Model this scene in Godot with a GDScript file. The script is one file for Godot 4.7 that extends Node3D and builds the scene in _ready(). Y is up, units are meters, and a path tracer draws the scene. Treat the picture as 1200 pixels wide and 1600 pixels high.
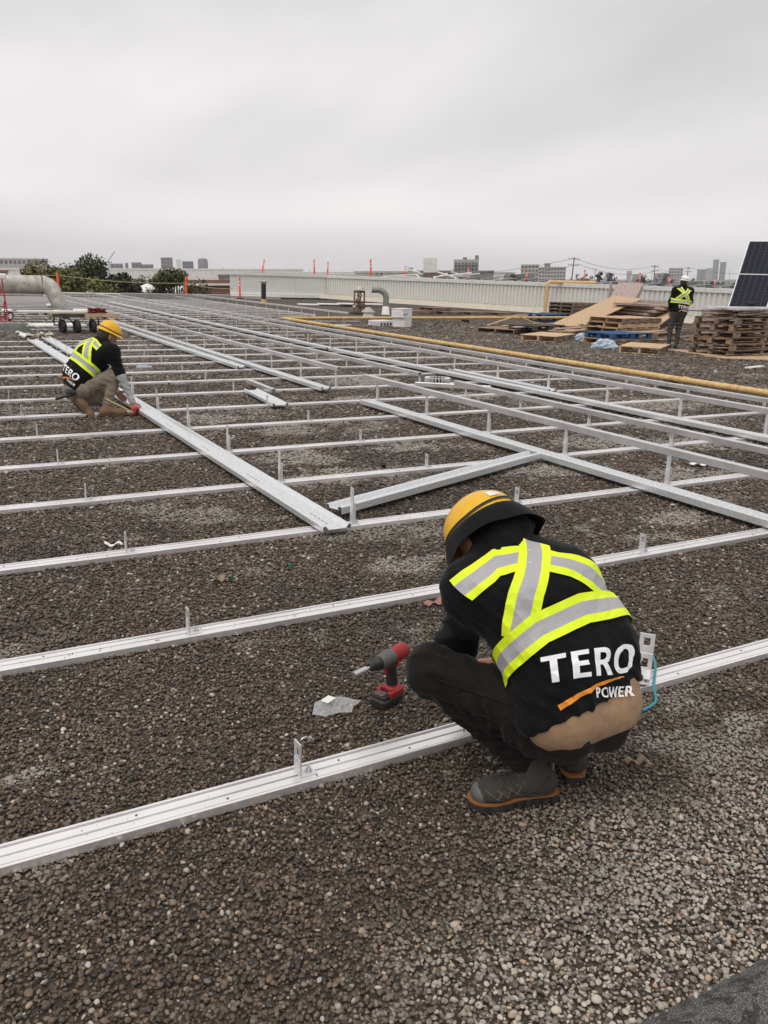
extends Node3D

# ------------------------------------------------------------------ mesh building
class MB:
	var v := PackedVector3Array()
	var n := PackedVector3Array()
	var c := PackedColorArray()
	var tint := Color.WHITE

	func tri(a: Vector3, b: Vector3, d: Vector3, na: Vector3, nb: Vector3, nd: Vector3) -> void:
		if (b - a).cross(d - a).dot(na + nb + nd) > 0.0:
			v.append(a); v.append(d); v.append(b)
			n.append(na); n.append(nd); n.append(nb)
		else:
			v.append(a); v.append(b); v.append(d)
			n.append(na); n.append(nb); n.append(nd)
		c.append(tint); c.append(tint); c.append(tint)

	func flat(a: Vector3, b: Vector3, d: Vector3, out: Vector3) -> void:
		var m := (b - a).cross(d - a)
		if m.length_squared() < 1e-16: return
		m = m.normalized()
		if m.dot(out) < 0.0: m = -m
		tri(a, b, d, m, m, m)

	func quad(a: Vector3, b: Vector3, d: Vector3, e: Vector3, out: Vector3) -> void:
		flat(a, b, d, out)
		flat(a, d, e, out)

	func box(xf: Transform3D, size: Vector3, bevel := 0.0) -> void:
		var h := size * 0.5
		var s := [-1.0, 1.0]
		if bevel <= 0.0:
			for ax in 3:
				for sg in s:
					var p := []
					for q in [[-1, -1], [1, -1], [1, 1], [-1, 1]]:
						var w := Vector3.ZERO
						w[ax] = sg * h[ax]
						w[(ax + 1) % 3] = q[0] * h[(ax + 1) % 3]
						w[(ax + 2) % 3] = q[1] * h[(ax + 2) % 3]
						p.append(xf * w)
					var o := Vector3.ZERO
					o[ax] = sg
					quad(p[0], p[1], p[2], p[3], xf.basis * o)
			return
		var b: float = min(bevel, 0.45 * min(size.x, min(size.y, size.z)))
		for ax in 3:
			var a1 := (ax + 1) % 3
			var a2 := (ax + 2) % 3
			for sg in s:
				var p := []
				for q in [[-1, -1], [1, -1], [1, 1], [-1, 1]]:
					var w := Vector3.ZERO
					w[ax] = sg * h[ax]
					w[a1] = q[0] * (h[a1] - b)
					w[a2] = q[1] * (h[a2] - b)
					p.append(xf * w)
				var o := Vector3.ZERO
				o[ax] = sg
				quad(p[0], p[1], p[2], p[3], xf.basis * o)
			for s1 in s:
				for s2 in s:
					var p := []
					for q in [[-1, 0], [1, 0], [1, 1], [-1, 1]]:
						var w := Vector3.ZERO
						w[ax] = q[0] * (h[ax] - b)
						w[a1] = s1 * (h[a1] - (b if q[1] == 1 else 0.0))
						w[a2] = s2 * (h[a2] - (0.0 if q[1] == 1 else b))
						p.append(xf * w)
					var o := Vector3.ZERO
					o[a1] = s1
					o[a2] = s2
					quad(p[0], p[1], p[2], p[3], xf.basis * o)
		for s0 in s:
			for s1 in s:
				for s2 in s:
					var o := Vector3(s0, s1, s2)
					flat(xf * (o * Vector3(h.x, h.y - b, h.z - b)), xf * (o * Vector3(h.x - b, h.y, h.z - b)), xf * (o * Vector3(h.x - b, h.y - b, h.z)), xf.basis * o)

	func bx(x: float, y: float, z: float, sx: float, sy: float, sz: float, bevel := 0.0) -> void:
		box(Transform3D(Basis(), Vector3(x, y, z)), Vector3(sx, sy, sz), bevel)

	func tube(path: PackedVector3Array, radii: PackedFloat32Array, sides := 8, caps := true) -> void:
		var m := path.size()
		var up := Vector3.UP
		var rings: Array[PackedVector3Array] = []
		var norms: Array[PackedVector3Array] = []
		for i in m:
			var t := (path[min(i + 1, m - 1)] - path[max(i - 1, 0)]).normalized()
			if i == 0:
				up = Vector3.RIGHT if absf(t.y) > 0.9 else Vector3.UP
			var sd := t.cross(up).normalized()
			up = sd.cross(t).normalized()
			var ring := PackedVector3Array()
			var nn := PackedVector3Array()
			for k in sides:
				var an := TAU * k / sides
				var d := sd * cos(an) + up * sin(an)
				ring.append(path[i] + d * radii[min(i, radii.size() - 1)])
				nn.append(d)
			rings.append(ring)
			norms.append(nn)
		for i in m - 1:
			for k in sides:
				var k2 := (k + 1) % sides
				tri(rings[i][k], rings[i + 1][k], rings[i + 1][k2], norms[i][k], norms[i + 1][k], norms[i + 1][k2])
				tri(rings[i][k], rings[i + 1][k2], rings[i][k2], norms[i][k], norms[i + 1][k2], norms[i][k2])
		if caps:
			for e in [0, m - 1]:
				var o: Vector3 = (path[0] - path[1]) if e == 0 else (path[m - 1] - path[m - 2])
				for k in sides:
					flat(path[e], rings[e][k], rings[e][(k + 1) % sides], o)

	func rod(a: Vector3, b: Vector3, r: float, sides := 8, r2 := -1.0) -> void:
		tube(PackedVector3Array([a, b]), PackedFloat32Array([r, r if r2 < 0.0 else r2]), sides)

	# profile of (radius, height) pairs turned about the y axis of xf
	func lathe(prof: PackedVector2Array, xf: Transform3D, sides := 16, smooth := true) -> void:
		for i in prof.size() - 1:
			var a := prof[i]
			var b := prof[i + 1]
			var sl := Vector2(b.y - a.y, a.x - b.x).normalized()
			var n0 := sl
			var n1 := sl
			if smooth:
				if i > 0:
					var q := prof[i - 1]
					var s0 := Vector2(a.y - q.y, q.x - a.x).normalized()
					if s0.dot(sl) > 0.6: n0 = (s0 + sl).normalized()
				if i < prof.size() - 2:
					var q := prof[i + 2]
					var s1 := Vector2(q.y - b.y, b.x - q.x).normalized()
					if s1.dot(sl) > 0.6: n1 = (s1 + sl).normalized()
			for k in sides:
				var t0 := TAU * k / sides
				var t1 := TAU * (k + 1) / sides
				var c0 := Vector3(cos(t0), 0, sin(t0))
				var c1 := Vector3(cos(t1), 0, sin(t1))
				var y := Vector3.UP
				var pa := xf * (c0 * a.x + y * a.y)
				var pb := xf * (c0 * b.x + y * b.y)
				var pc := xf * (c1 * b.x + y * b.y)
				var pd := xf * (c1 * a.x + y * a.y)
				var na := xf.basis * (c0 * n0.x + y * n0.y)
				var nb := xf.basis * (c0 * n1.x + y * n1.y)
				var nc := xf.basis * (c1 * n1.x + y * n1.y)
				var nd := xf.basis * (c1 * n0.x + y * n0.y)
				if b.x > 1e-6: tri(pa, pb, pc, na, nb, nc)
				if a.x > 1e-6: tri(pa, pc, pd, na, nc, nd)

	# polygon in the xy plane of xf, pushed along z from z0 to z1
	func extrude(poly: PackedVector2Array, z0: float, z1: float, xf := Transform3D()) -> void:
		var ids := Geometry2D.triangulate_polygon(poly)
		for i in range(0, ids.size(), 3):
			for z in [z0, z1]:
				flat(xf * Vector3(poly[ids[i]].x, poly[ids[i]].y, z), xf * Vector3(poly[ids[i + 1]].x, poly[ids[i + 1]].y, z), xf * Vector3(poly[ids[i + 2]].x, poly[ids[i + 2]].y, z), xf.basis * Vector3(0, 0, z - (z0 + z1) * 0.5))
		var area := 0.0
		for i in poly.size():
			area += poly[i].cross(poly[(i + 1) % poly.size()])
		for i in poly.size():
			var a := poly[i]
			var b := poly[(i + 1) % poly.size()]
			var o := Vector2(b.y - a.y, a.x - b.x) * signf(area)
			quad(xf * Vector3(a.x, a.y, z0), xf * Vector3(b.x, b.y, z0), xf * Vector3(b.x, b.y, z1), xf * Vector3(a.x, a.y, z1), xf.basis * Vector3(o.x, o.y, 0))

	func mesh(colors := false) -> ArrayMesh:
		var arr := []
		arr.resize(Mesh.ARRAY_MAX)
		arr[Mesh.ARRAY_VERTEX] = v
		arr[Mesh.ARRAY_NORMAL] = n
		if colors: arr[Mesh.ARRAY_COLOR] = c
		var m := ArrayMesh.new()
		m.add_surface_from_arrays(Mesh.PRIMITIVE_TRIANGLES, arr)
		return m

# ------------------------------------------------------------------ smooth bodies: capsules joined with a smooth minimum
class Blob:
	var a := PackedVector3Array()
	var ab := PackedVector3Array()
	var inv := PackedFloat32Array()
	var ra := PackedFloat32Array()
	var rd := PackedFloat32Array()
	var k := 0.05
	var planes: Array[Plane] = []

	func add(p: Vector3, q: Vector3, r: float, r2 := -1.0) -> void:
		a.append(p)
		ab.append(q - p)
		inv.append(1.0 / maxf((q - p).length_squared(), 1e-8))
		ra.append(r)
		rd.append((r if r2 < 0.0 else r2) - r)

	func eval(p: Vector3) -> float:
		var d := 10.0
		for i in a.size():
			var pa := p - a[i]
			var w := ab[i]
			var h := clampf(pa.dot(w) * inv[i], 0.0, 1.0)
			var e := (pa - w * h).length() - ra[i] - rd[i] * h
			var g := k - absf(d - e)
			d = minf(d, e)
			if g > 0.0: d -= g * g * 0.25 / k
		for pl in planes:
			d = maxf(d, pl.distance_to(p))
		return d

	func grown(by: float) -> Blob:
		var o := Blob.new()
		o.a = a.duplicate(); o.ab = ab.duplicate(); o.inv = inv.duplicate(); o.ra = ra.duplicate(); o.rd = rd.duplicate(); o.k = k
		for i in o.ra.size(): o.ra[i] += by
		return o

	# surface nets; only blocks near the surface are visited. wrinkle: a Callable giving an outward shift at a point
	func net(cell: float, out: MB, wrinkle = null) -> void:
		var lo := Vector3(1e9, 1e9, 1e9)
		var hi := -lo
		for i in a.size():
			var r := maxf(ra[i], ra[i] + rd[i]) + cell * 2.0
			for p in [a[i], a[i] + ab[i]]:
				lo = lo.min(p - Vector3(r, r, r))
				hi = hi.max(p + Vector3(r, r, r))
		var S := 4
		var bx := int(ceil((hi.x - lo.x) / cell / S)) + 1
		var by := int(ceil((hi.y - lo.y) / cell / S)) + 1
		var bz := int(ceil((hi.z - lo.z) / cell / S)) + 1
		var nx := bx * S + 1
		var ny := by * S + 1
		var nz := bz * S + 1
		var val := PackedFloat32Array()
		val.resize(nx * ny * nz)
		val.fill(99.0)
		var idx := PackedInt32Array()
		idx.resize(nx * ny * nz)
		idx.fill(-1)
		var sx := 1
		var sy := nx
		var sz := nx * ny
		var act := PackedInt32Array()
		var reach := cell * S * 0.87 + cell
		for z in bz:
			for y in by:
				for x in bx:
					var ce := lo + Vector3(x * S + S * 0.5, y * S + S * 0.5, z * S + S * 0.5) * cell
					if absf(eval(ce)) > reach: continue
					act.append(x); act.append(y); act.append(z)
					for kz in S + 1:
						for ky in S + 1:
							for kx in S + 1:
								var gx := x * S + kx
								var gy := y * S + ky
								var gz := z * S + kz
								var at := gx + gy * sy + gz * sz
								if val[at] > 90.0:
									val[at] = eval(lo + Vector3(gx, gy, gz) * cell)
		var vs := PackedVector3Array()
		var off := PackedInt32Array([0, sx, sy, sx + sy, sz, sx + sz, sy + sz, sx + sy + sz])
		var ea := PackedInt32Array([0, 2, 4, 6, 0, 1, 4, 5, 0, 1, 2, 3])
		var eb := PackedInt32Array([1, 3, 5, 7, 2, 3, 6, 7, 4, 5, 6, 7])
		for t in range(0, act.size(), 3):
			for kz in S:
				for ky in S:
					for kx in S:
						var gx := act[t] * S + kx
						var gy := act[t + 1] * S + ky
						var gz := act[t + 2] * S + kz
						var at := gx + gy * sy + gz * sz
						var ins := 0
						for q in 8:
							if val[at + off[q]] < 0.0: ins += 1
						if ins == 0 or ins == 8: continue
						var sum := Vector3.ZERO
						var cnt := 0
						for e in 12:
							var qa := ea[e]
							var qb := eb[e]
							var va := val[at + off[qa]]
							var vb := val[at + off[qb]]
							if (va < 0.0) == (vb < 0.0): continue
							var f := va / (va - vb)
							var pa := Vector3(qa & 1, (qa >> 1) & 1, qa >> 2)
							var pb := Vector3(qb & 1, (qb >> 1) & 1, qb >> 2)
							sum += pa.lerp(pb, f)
							cnt += 1
						idx[at] = vs.size()
						vs.append(lo + (Vector3(gx, gy, gz) + sum / cnt) * cell)
		var tris := PackedInt32Array()
		var nm := PackedVector3Array()
		nm.resize(vs.size())
		var st := PackedInt32Array([sx, sy, sz])
		for t in range(0, act.size(), 3):
			for kz in S:
				for ky in S:
					for kx in S:
						var at := act[t] * S + kx + (act[t + 1] * S + ky) * sy + (act[t + 2] * S + kz) * sz
						if idx[at] < 0: continue
						for ax in 3:
							var d1 := st[(ax + 1) % 3]
							var d2 := st[(ax + 2) % 3]
							if at - d1 - d2 < 0: continue
							var s0 := val[at] < 0.0
							var s1 := val[at + st[ax]] < 0.0
							if s0 == s1: continue
							var q0 := idx[at]
							var q1 := idx[at - d1]
							var q2 := idx[at - d1 - d2]
							var q3 := idx[at - d2]
							if q1 < 0 or q2 < 0 or q3 < 0: continue
							if s0:
								tris.append_array([q0, q2, q1, q0, q3, q2])
							else:
								tris.append_array([q0, q1, q2, q0, q2, q3])
		for pass_no in 2:
			nm.fill(Vector3.ZERO)
			for t in range(0, tris.size(), 3):
				var f := (vs[tris[t + 2]] - vs[tris[t]]).cross(vs[tris[t + 1]] - vs[tris[t]])
				nm[tris[t]] += f
				nm[tris[t + 1]] += f
				nm[tris[t + 2]] += f
			for i in nm.size(): nm[i] = nm[i].normalized()
			if pass_no == 0:
				if wrinkle == null: break
				for i in vs.size(): vs[i] += nm[i] * float(wrinkle.call(vs[i]))
		for t in range(0, tris.size(), 3):
			for q in 3:
				out.v.append(vs[tris[t + q]])
				out.n.append(nm[tris[t + q]])
				out.c.append(out.tint)

# ------------------------------------------------------------------ names, labels, materials
var taken := {}
var rng := RandomNumberGenerator.new()
var noise := FastNoiseLite.new()

func numbered(called: String) -> String:
	var k: int = taken.get(called, 0)
	taken[called] = k + 1
	return called if k == 0 else "%s_%03d" % [called, k]

func ordinal(n: int) -> String:
	var ones := ["zeroth", "first", "second", "third", "fourth", "fifth", "sixth", "seventh", "eighth", "ninth", "tenth", "eleventh", "twelfth", "thirteenth", "fourteenth", "fifteenth", "sixteenth", "seventeenth", "eighteenth", "nineteenth"]
	if n < 20: return ones[n]
	if n % 10 == 0: return ["twentieth", "thirtieth"][n / 10 - 2]
	return ["twenty-", "thirty-"][n / 10 - 2] + ones[n % 10]

func tag(o: Node, label: String, category: String, group := "") -> void:
	o.set_meta("label", label)
	o.set_meta("category", category)
	if group != "": o.set_meta("group", group)

func thing(called: String, label: String, category: String, at := Vector3.ZERO, turn := 0.0, group := "") -> Node3D:
	var o := Node3D.new()
	o.name = numbered(called)
	add_child(o)
	o.position = at
	o.rotation.y = turn
	tag(o, label, category, group)
	return o

func part(parent: Node3D, called: String, mesh: Mesh, m: Material, at := Vector3.ZERO) -> MeshInstance3D:
	var o := MeshInstance3D.new()
	o.name = called
	o.mesh = mesh
	o.material_override = m
	parent.add_child(o, true)
	o.position = at
	return o

func solo(called: String, mesh: Mesh, m: Material, label: String, category: String, at := Vector3.ZERO, group := "") -> MeshInstance3D:
	var o := MeshInstance3D.new()
	o.name = numbered(called)
	o.mesh = mesh
	o.material_override = m
	add_child(o)
	o.position = at
	tag(o, label, category, group)
	return o

func structure(called: String, mesh: Mesh, m: Material) -> MeshInstance3D:
	var o := MeshInstance3D.new()
	o.name = numbered(called)
	o.mesh = mesh
	o.material_override = m
	add_child(o)
	o.set_meta("kind", "structure")
	return o

# colours are given as linear base colours
func mat(r: float, g: float, b: float, rough := 0.8, metal := 0.0) -> StandardMaterial3D:
	var m := StandardMaterial3D.new()
	m.albedo_color = Color(r, g, b).linear_to_srgb()
	m.roughness = rough
	m.metallic = metal
	return m

# a grain between two linear colours over a tile of the given size in metres; stretch lengthens it along an axis
func grainy(c0: Color, c1: Color, tile: float, freq: float, rough := 0.8, metal := 0.0, stretch := Vector3.ONE, octaves := 4, bump := 0.0, world := false, gain := 1.6) -> StandardMaterial3D:
	var m := StandardMaterial3D.new()
	var sz := 256
	var nz := FastNoiseLite.new()
	nz.seed = int(c0.r * 9999.0) + int(freq * 77.0) + int(tile * 1000.0)
	nz.frequency = freq
	nz.fractal_octaves = octaves
	var img := nz.get_seamless_image(sz, sz, false, false, 0.15, true)
	var px := Image.create(sz, sz, true, Image.FORMAT_RGB8)
	var hi := Image.create(sz, sz, false, Image.FORMAT_RGB8)
	for y in sz:
		for x in sz:
			var t := clampf((img.get_pixel(x, y).r - 0.5) * gain + 0.5, 0.0, 1.0)
			px.set_pixel(x, y, c0.lerp(c1, t).linear_to_srgb())
			hi.set_pixel(x, y, Color(t, t, t))
	px.generate_mipmaps()
	m.albedo_texture = ImageTexture.create_from_image(px)
	m.uv1_triplanar = true
	m.uv1_world_triplanar = world
	m.uv1_scale = Vector3(1, 1, 1) / tile / stretch
	m.roughness = rough
	m.metallic = metal
	if bump > 0.0:
		hi.bump_map_to_normal_map(bump)
		m.normal_enabled = true
		m.normal_texture = ImageTexture.create_from_image(hi)
	return m

func yaw_xf(p: Vector3, turn: float) -> Transform3D:
	return Transform3D(Basis(Vector3.UP, turn), p)

# basis whose z axis runs along d and whose y axis is as near to up as can be
func along(d: Vector3, up := Vector3.UP) -> Basis:
	var z := d.normalized()
	var x := up.cross(z).normalized()
	return Basis(x, z.cross(x), z)

# ------------------------------------------------------------------ camera, sky, sun
var cam: Camera3D
var M := {}
var true_up := Vector3.UP
var heading := Vector3.FORWARD

func _ready() -> void:
	rng.seed = 71
	noise.seed = 5
	noise.frequency = 1.0
	noise.fractal_octaves = 3
	cam = Camera3D.new()
	cam.name = "camera"
	cam.fov = 62.8
	cam.near = 0.05
	cam.far = 20000.0
	cam.transform = Transform3D(Basis.from_euler(Vector3(deg_to_rad(-15.757), deg_to_rad(-29.397), deg_to_rad(1.821)), EULER_ORDER_YXZ), Vector3(0, 1.6, 0))
	add_child(cam)
	cam.current = true
	# the roof drains a little: the true vertical leans against the roof's
	true_up = (cam.basis * Vector3(0, cos(deg_to_rad(15.64)), sin(deg_to_rad(15.64)))).normalized()
	heading = (-cam.basis.z).slide(true_up).normalized()

	var env := Environment.new()
	env.background_mode = Environment.BG_SKY
	var sky := Sky.new()
	var sm := PanoramaSkyMaterial.new()
	sm.panorama = overcast_sky()
	sky.sky_material = sm
	env.sky = sky
	env.tonemap_mode = Environment.TONE_MAPPER_LINEAR
	env.tonemap_exposure = 1.05
	env.sdfgi_enabled = true
	env.ssao_enabled = true
	env.ssil_enabled = true
	env.fog_enabled = true
	env.fog_density = 0.00018
	env.fog_light_color = Color(0.84, 0.84, 0.85)
	var we := WorldEnvironment.new()
	we.environment = env
	add_child(we)

	var sun := DirectionalLight3D.new()
	sun.name = "sun"
	sun.light_color = Color(1.0, 0.97, 0.93)
	sun.light_energy = 0.4
	sun.light_angular_distance = 55.0
	sun.shadow_enabled = true
	add_child(sun)
	sun.look_at_from_position(Vector3.ZERO, Vector3(0.45, -0.85, -0.30), Vector3.UP)

	make_materials()
	build_setting()
	build_rails()
	build_roof_equipment()
	build_left_clutter()
	build_wood_yard()
	build_near_clutter()
	build_people()
	build_far()

func overcast_sky() -> ImageTexture:
	var w := 1024
	var h := 512
	var img := Image.create(w, h, false, Image.FORMAT_RGBF)
	var nz := FastNoiseLite.new()
	nz.seed = 23
	nz.frequency = 0.34
	nz.fractal_octaves = 5
	nz.fractal_gain = 0.5
	var soft := FastNoiseLite.new()
	soft.seed = 8
	soft.frequency = 0.16
	soft.fractal_octaves = 3
	for y in h:
		var el := PI * 0.5 - PI * (y + 0.5) / h
		var sy := maxf(sin(el), 0.0)
		for x in w:
			var az := TAU * (x + 0.5) / w
			var ce := cos(el)
			var s := 1.0 / (sy + 0.11)
			var px := cos(az) * ce * s
			var pz := sin(az) * ce * s
			var fine := nz.get_noise_3d(px * 0.9 + 3.0, pz * 2.0, 0.0)
			var broad := soft.get_noise_3d(px, pz, 3.0)
			var l := 0.82 + 0.22 * fine * smoothstep(-0.02, 0.25, sy) + 0.30 * broad
			l += 0.02 * smoothstep(0.2, 0.7, sy)
			l = clampf(l, 0.52, 1.0)
			var warm := 0.5 + 0.5 * clampf((l - 0.76) * 5.0, -1.0, 1.0)
			img.set_pixel(x, y, Color(l * (0.990 + 0.028 * warm), l * (0.985 + 0.002 * warm), l * (1.0 - 0.014 * warm)))
	return ImageTexture.create_from_image(img)

func make_materials() -> void:
	M.alu = grainy(Color(0.86, 0.84, 0.84), Color(0.97, 0.955, 0.955), 0.9, 0.02, 0.31, 0.74, Vector3(3, 1, 1), 4)
	M.alu_plain = grainy(Color(0.66, 0.66, 0.67), Color(0.86, 0.86, 0.86), 0.5, 0.02, 0.4, 0.55)
	M.purlin = grainy(Color(0.66, 0.65, 0.65), Color(0.82, 0.81, 0.81), 1.3, 0.015, 0.30, 0.82)
	M.galv = grainy(Color(0.66, 0.685, 0.70), Color(0.84, 0.86, 0.87), 0.35, 0.05, 0.34, 0.62, Vector3.ONE, 3, 0.0, false, 2.0)
	M.steel = mat(0.62, 0.62, 0.63, 0.3, 0.85)
	M.dark = mat(0.012, 0.012, 0.013, 0.7)
	M.rubber = grainy(Color(0.012, 0.012, 0.012), Color(0.03, 0.03, 0.03), 0.3, 0.03, 0.75)
	M.yellow_pipe = grainy(Color(0.56, 0.36, 0.13), Color(0.72, 0.52, 0.24), 1.1, 0.03, 0.55, 0.0, Vector3.ONE, 4, 0.0, false, 2.0)
	M.wood = grainy(Color(0.21, 0.135, 0.085), Color(0.43, 0.30, 0.195), 0.5, 0.02, 0.85, 0.0, Vector3(5, 1, 1), 4, 0.6)
	M.wood_pale = grainy(Color(0.46, 0.31, 0.19), Color(0.66, 0.48, 0.31), 0.5, 0.02, 0.85, 0.0, Vector3(5, 1, 1), 4, 0.6)
	M.wood_grey = grainy(Color(0.12, 0.088, 0.066), Color(0.30, 0.225, 0.17), 0.5, 0.02, 0.9, 0.0, Vector3(5, 1, 1), 4, 0.6)
	M.wood_dark = grainy(Color(0.035, 0.032, 0.028), Color(0.085, 0.075, 0.065), 0.5, 0.02, 0.9, 0.0, Vector3(5, 1, 1), 4, 0.6)
	M.osb = grainy(Color(0.33, 0.21, 0.11), Color(0.66, 0.49, 0.31), 0.45, 0.045, 0.85, 0.0, Vector3(1.6, 1, 1), 3, 0.5, false, 2.6)
	M.wrap = grainy(Color(0.30, 0.22, 0.19), Color(0.44, 0.35, 0.31), 0.6, 0.02, 0.5)
	M.blue_wood = grainy(Color(0.012, 0.06, 0.16), Color(0.03, 0.13, 0.30), 0.5, 0.03, 0.8, 0.0, Vector3(4, 1, 1), 4, 0.5)
	M.siding = grainy(Color(0.65, 0.65, 0.615), Color(0.69, 0.69, 0.655), 5.0, 0.02, 0.55)
	M.cap = grainy(Color(0.62, 0.62, 0.60), Color(0.70, 0.70, 0.68), 2.5, 0.02, 0.45)
	M.skirt = grainy(Color(0.46, 0.42, 0.34), Color(0.60, 0.56, 0.48), 2.0, 0.03, 0.7)
	M.white_metal = grainy(Color(0.70, 0.70, 0.69), Color(0.82, 0.82, 0.81), 1.0, 0.02, 0.5)
	M.duct = grainy(Color(0.33, 0.31, 0.27), Color(0.58, 0.57, 0.53), 1.6, 0.02, 0.6, 0.0, Vector3.ONE, 5, 0.0, false, 1.8)
	M.rust = grainy(Color(0.085, 0.045, 0.032), Color(0.27, 0.19, 0.145), 0.4, 0.04, 0.9, 0.0, Vector3.ONE, 4, 0.0, false, 2.2)
	M.orange = mat(0.90, 0.10, 0.025, 0.5)
	M.tape_white = mat(0.75, 0.75, 0.75, 0.5)
	M.red = mat(0.48, 0.018, 0.018, 0.4)
	M.red_tool = grainy(Color(0.27, 0.013, 0.011), Color(0.42, 0.028, 0.022), 0.05, 0.03, 0.42)
	M.black_tool = grainy(Color(0.012, 0.012, 0.012), Color(0.03, 0.03, 0.03), 0.05, 0.04, 0.5)
	M.grey_tool = grainy(Color(0.07, 0.07, 0.068), Color(0.17, 0.17, 0.165), 0.05, 0.05, 0.55, 0.3)
	M.skin = grainy(Color(0.36, 0.17, 0.105), Color(0.46, 0.235, 0.15), 0.08, 0.03, 0.55)
	M.hair = mat(0.03, 0.022, 0.016, 0.7)
	M.black_cloth = grainy(Color(0.0048, 0.0048, 0.0058), Color(0.0085, 0.0085, 0.0098), 0.25, 0.02, 0.8, 0.0, Vector3.ONE, 4)
	M.black_trousers = grainy(Color(0.0085, 0.0072, 0.0068), Color(0.017, 0.015, 0.014), 0.12, 0.04, 0.85, 0.0, Vector3.ONE, 4, 0.5)
	M.tan_cloth = grainy(Color(0.30, 0.19, 0.115), Color(0.37, 0.245, 0.155), 0.2, 0.02, 0.85)
	M.khaki = grainy(Color(0.15, 0.125, 0.095), Color(0.24, 0.205, 0.16), 0.3, 0.02, 0.85)
	M.grey_cloth = grainy(Color(0.30, 0.30, 0.31), Color(0.42, 0.42, 0.43), 0.2, 0.02, 0.85)
	M.work_grey = grainy(Color(0.03, 0.032, 0.028), Color(0.075, 0.075, 0.065), 0.4, 0.03, 0.85)
	for c in [M.black_cloth, M.black_trousers, M.khaki, M.grey_cloth, M.tan_cloth]:
		c.rim_enabled = true
		c.rim = 0.12
		c.rim_tint = 0.3
		c.metallic_specular = 0.22
	M.lime = mat(0.74, 0.93, 0.012, 0.6)
	M.silver_tape = grainy(Color(0.36, 0.35, 0.37), Color(0.42, 0.41, 0.43), 0.05, 0.04, 0.45)
	M.print_white = mat(0.86, 0.87, 0.90, 0.6)
	M.print_orange = mat(0.86, 0.30, 0.03, 0.6)
	M.hat_yellow = grainy(Color(0.74, 0.40, 0.008), Color(0.80, 0.46, 0.012), 0.2, 0.02, 0.32)
	M.hat_white = mat(0.80, 0.80, 0.79, 0.35)
	M.boot = grainy(Color(0.13, 0.075, 0.042), Color(0.23, 0.14, 0.085), 0.15, 0.03, 0.8)
	M.shoe = grainy(Color(0.016, 0.015, 0.014), Color(0.052, 0.047, 0.041), 0.06, 0.05, 0.85, 0.0, Vector3.ONE, 3, 1.0)
	M.shoe_orange = mat(0.25, 0.10, 0.025, 0.75)
	M.clear = StandardMaterial3D.new()
	M.clear.transparency = BaseMaterial3D.TRANSPARENCY_ALPHA
	M.clear.albedo_color = Color(0.82, 0.90, 0.96, 0.34)
	M.clear.roughness = 0.12
	M.film = StandardMaterial3D.new()
	M.film.transparency = BaseMaterial3D.TRANSPARENCY_ALPHA
	M.film.albedo_color = Color(0.93, 0.94, 0.95, 0.30)
	M.film.roughness = 0.16
	M.film_blue = M.film.duplicate()
	M.film_blue.albedo_color = Color(0.80, 0.88, 0.95, 0.5)
	M.glass = mat(0.05, 0.06, 0.07, 0.1)
	M.cell = mat(0.007, 0.009, 0.024, 0.3)
	M.cell.metallic_specular = 0.25
	M.teal = mat(0.03, 0.26, 0.30, 0.45)
	M.paper = mat(0.78, 0.77, 0.75, 0.8)

# ------------------------------------------------------------------ the roof and its gravel
const SILT := [[3.38, -8.11, 0.35, 0.3], [7.4, -6.0, 0.8, 0.35], [4.8, -5.55, 0.5, 0.3], [2.84, -9.0, 0.3, 0.3], [2.37, -3.88, 0.22, 0.14], [3.0, -6.0, 0.45, 0.25], [8.0, -7.05, 0.6, 0.4], [0.16, -2.62, 0.09, 0.04], [4.1, -6.85, 0.4, 0.2], [5.1, -9.85, 0.35, 0.3], [6.6, -9.7, 0.6, 0.35], [4.6, -3.97, 0.3, 0.15], [2.56, -1.8, 0.16, 0.08], [6.2, -6.4, 0.6, 0.3], [2.96, -6.8, 0.35, 0.3], [5.7, -4.9, 0.5, 0.25], [8.9, -8.2, 0.7, 0.5], [6.0, -11.6, 0.7, 0.5], [1.6, -5.4, 0.2, 0.12]]

func dust(x: float, z: float) -> float:   # patches of silt left by puddles
	var t := noise.get_noise_2d(x * 0.55 + 40.0, z * 1.1)
	var f := noise.get_noise_2d(x * 3.1, z * 4.2 + 9.0)
	var d := clampf((t + 0.35 * f - 0.34) * 4.0, 0.0, 1.0) * 0.7
	for q in SILT:
		var e := pow((x - q[0]) / q[2], 2.0) + pow((z - q[1]) / q[3], 2.0)
		if e < 4.0: d = maxf(d, clampf((1.35 - e + 1.5 * f + 0.9 * noise.get_noise_2d(x * 9.0, z * 12.0)) * 1.3, 0.0, 1.0))
	return d

func stain(x: float, z: float) -> float:   # broad damp and dry patches of the ballast
	return 1.0 + 0.42 * noise.get_noise_2d(x * 0.35, z * 0.35 + 70.0) + 0.20 * noise.get_noise_2d(x * 1.6 + 15.0, z * 1.6)

func washed(x: float, z: float) -> float:   # cleaner, paler stones beside the kerb
	var e := z + 0.20 * noise.get_noise_2d(x * 2.0, z * 2.0 + 31.0) + 0.55 * clampf(x - 0.9, -1.2, 0.5)
	return smoothstep(-1.62, -1.05, e)

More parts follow.
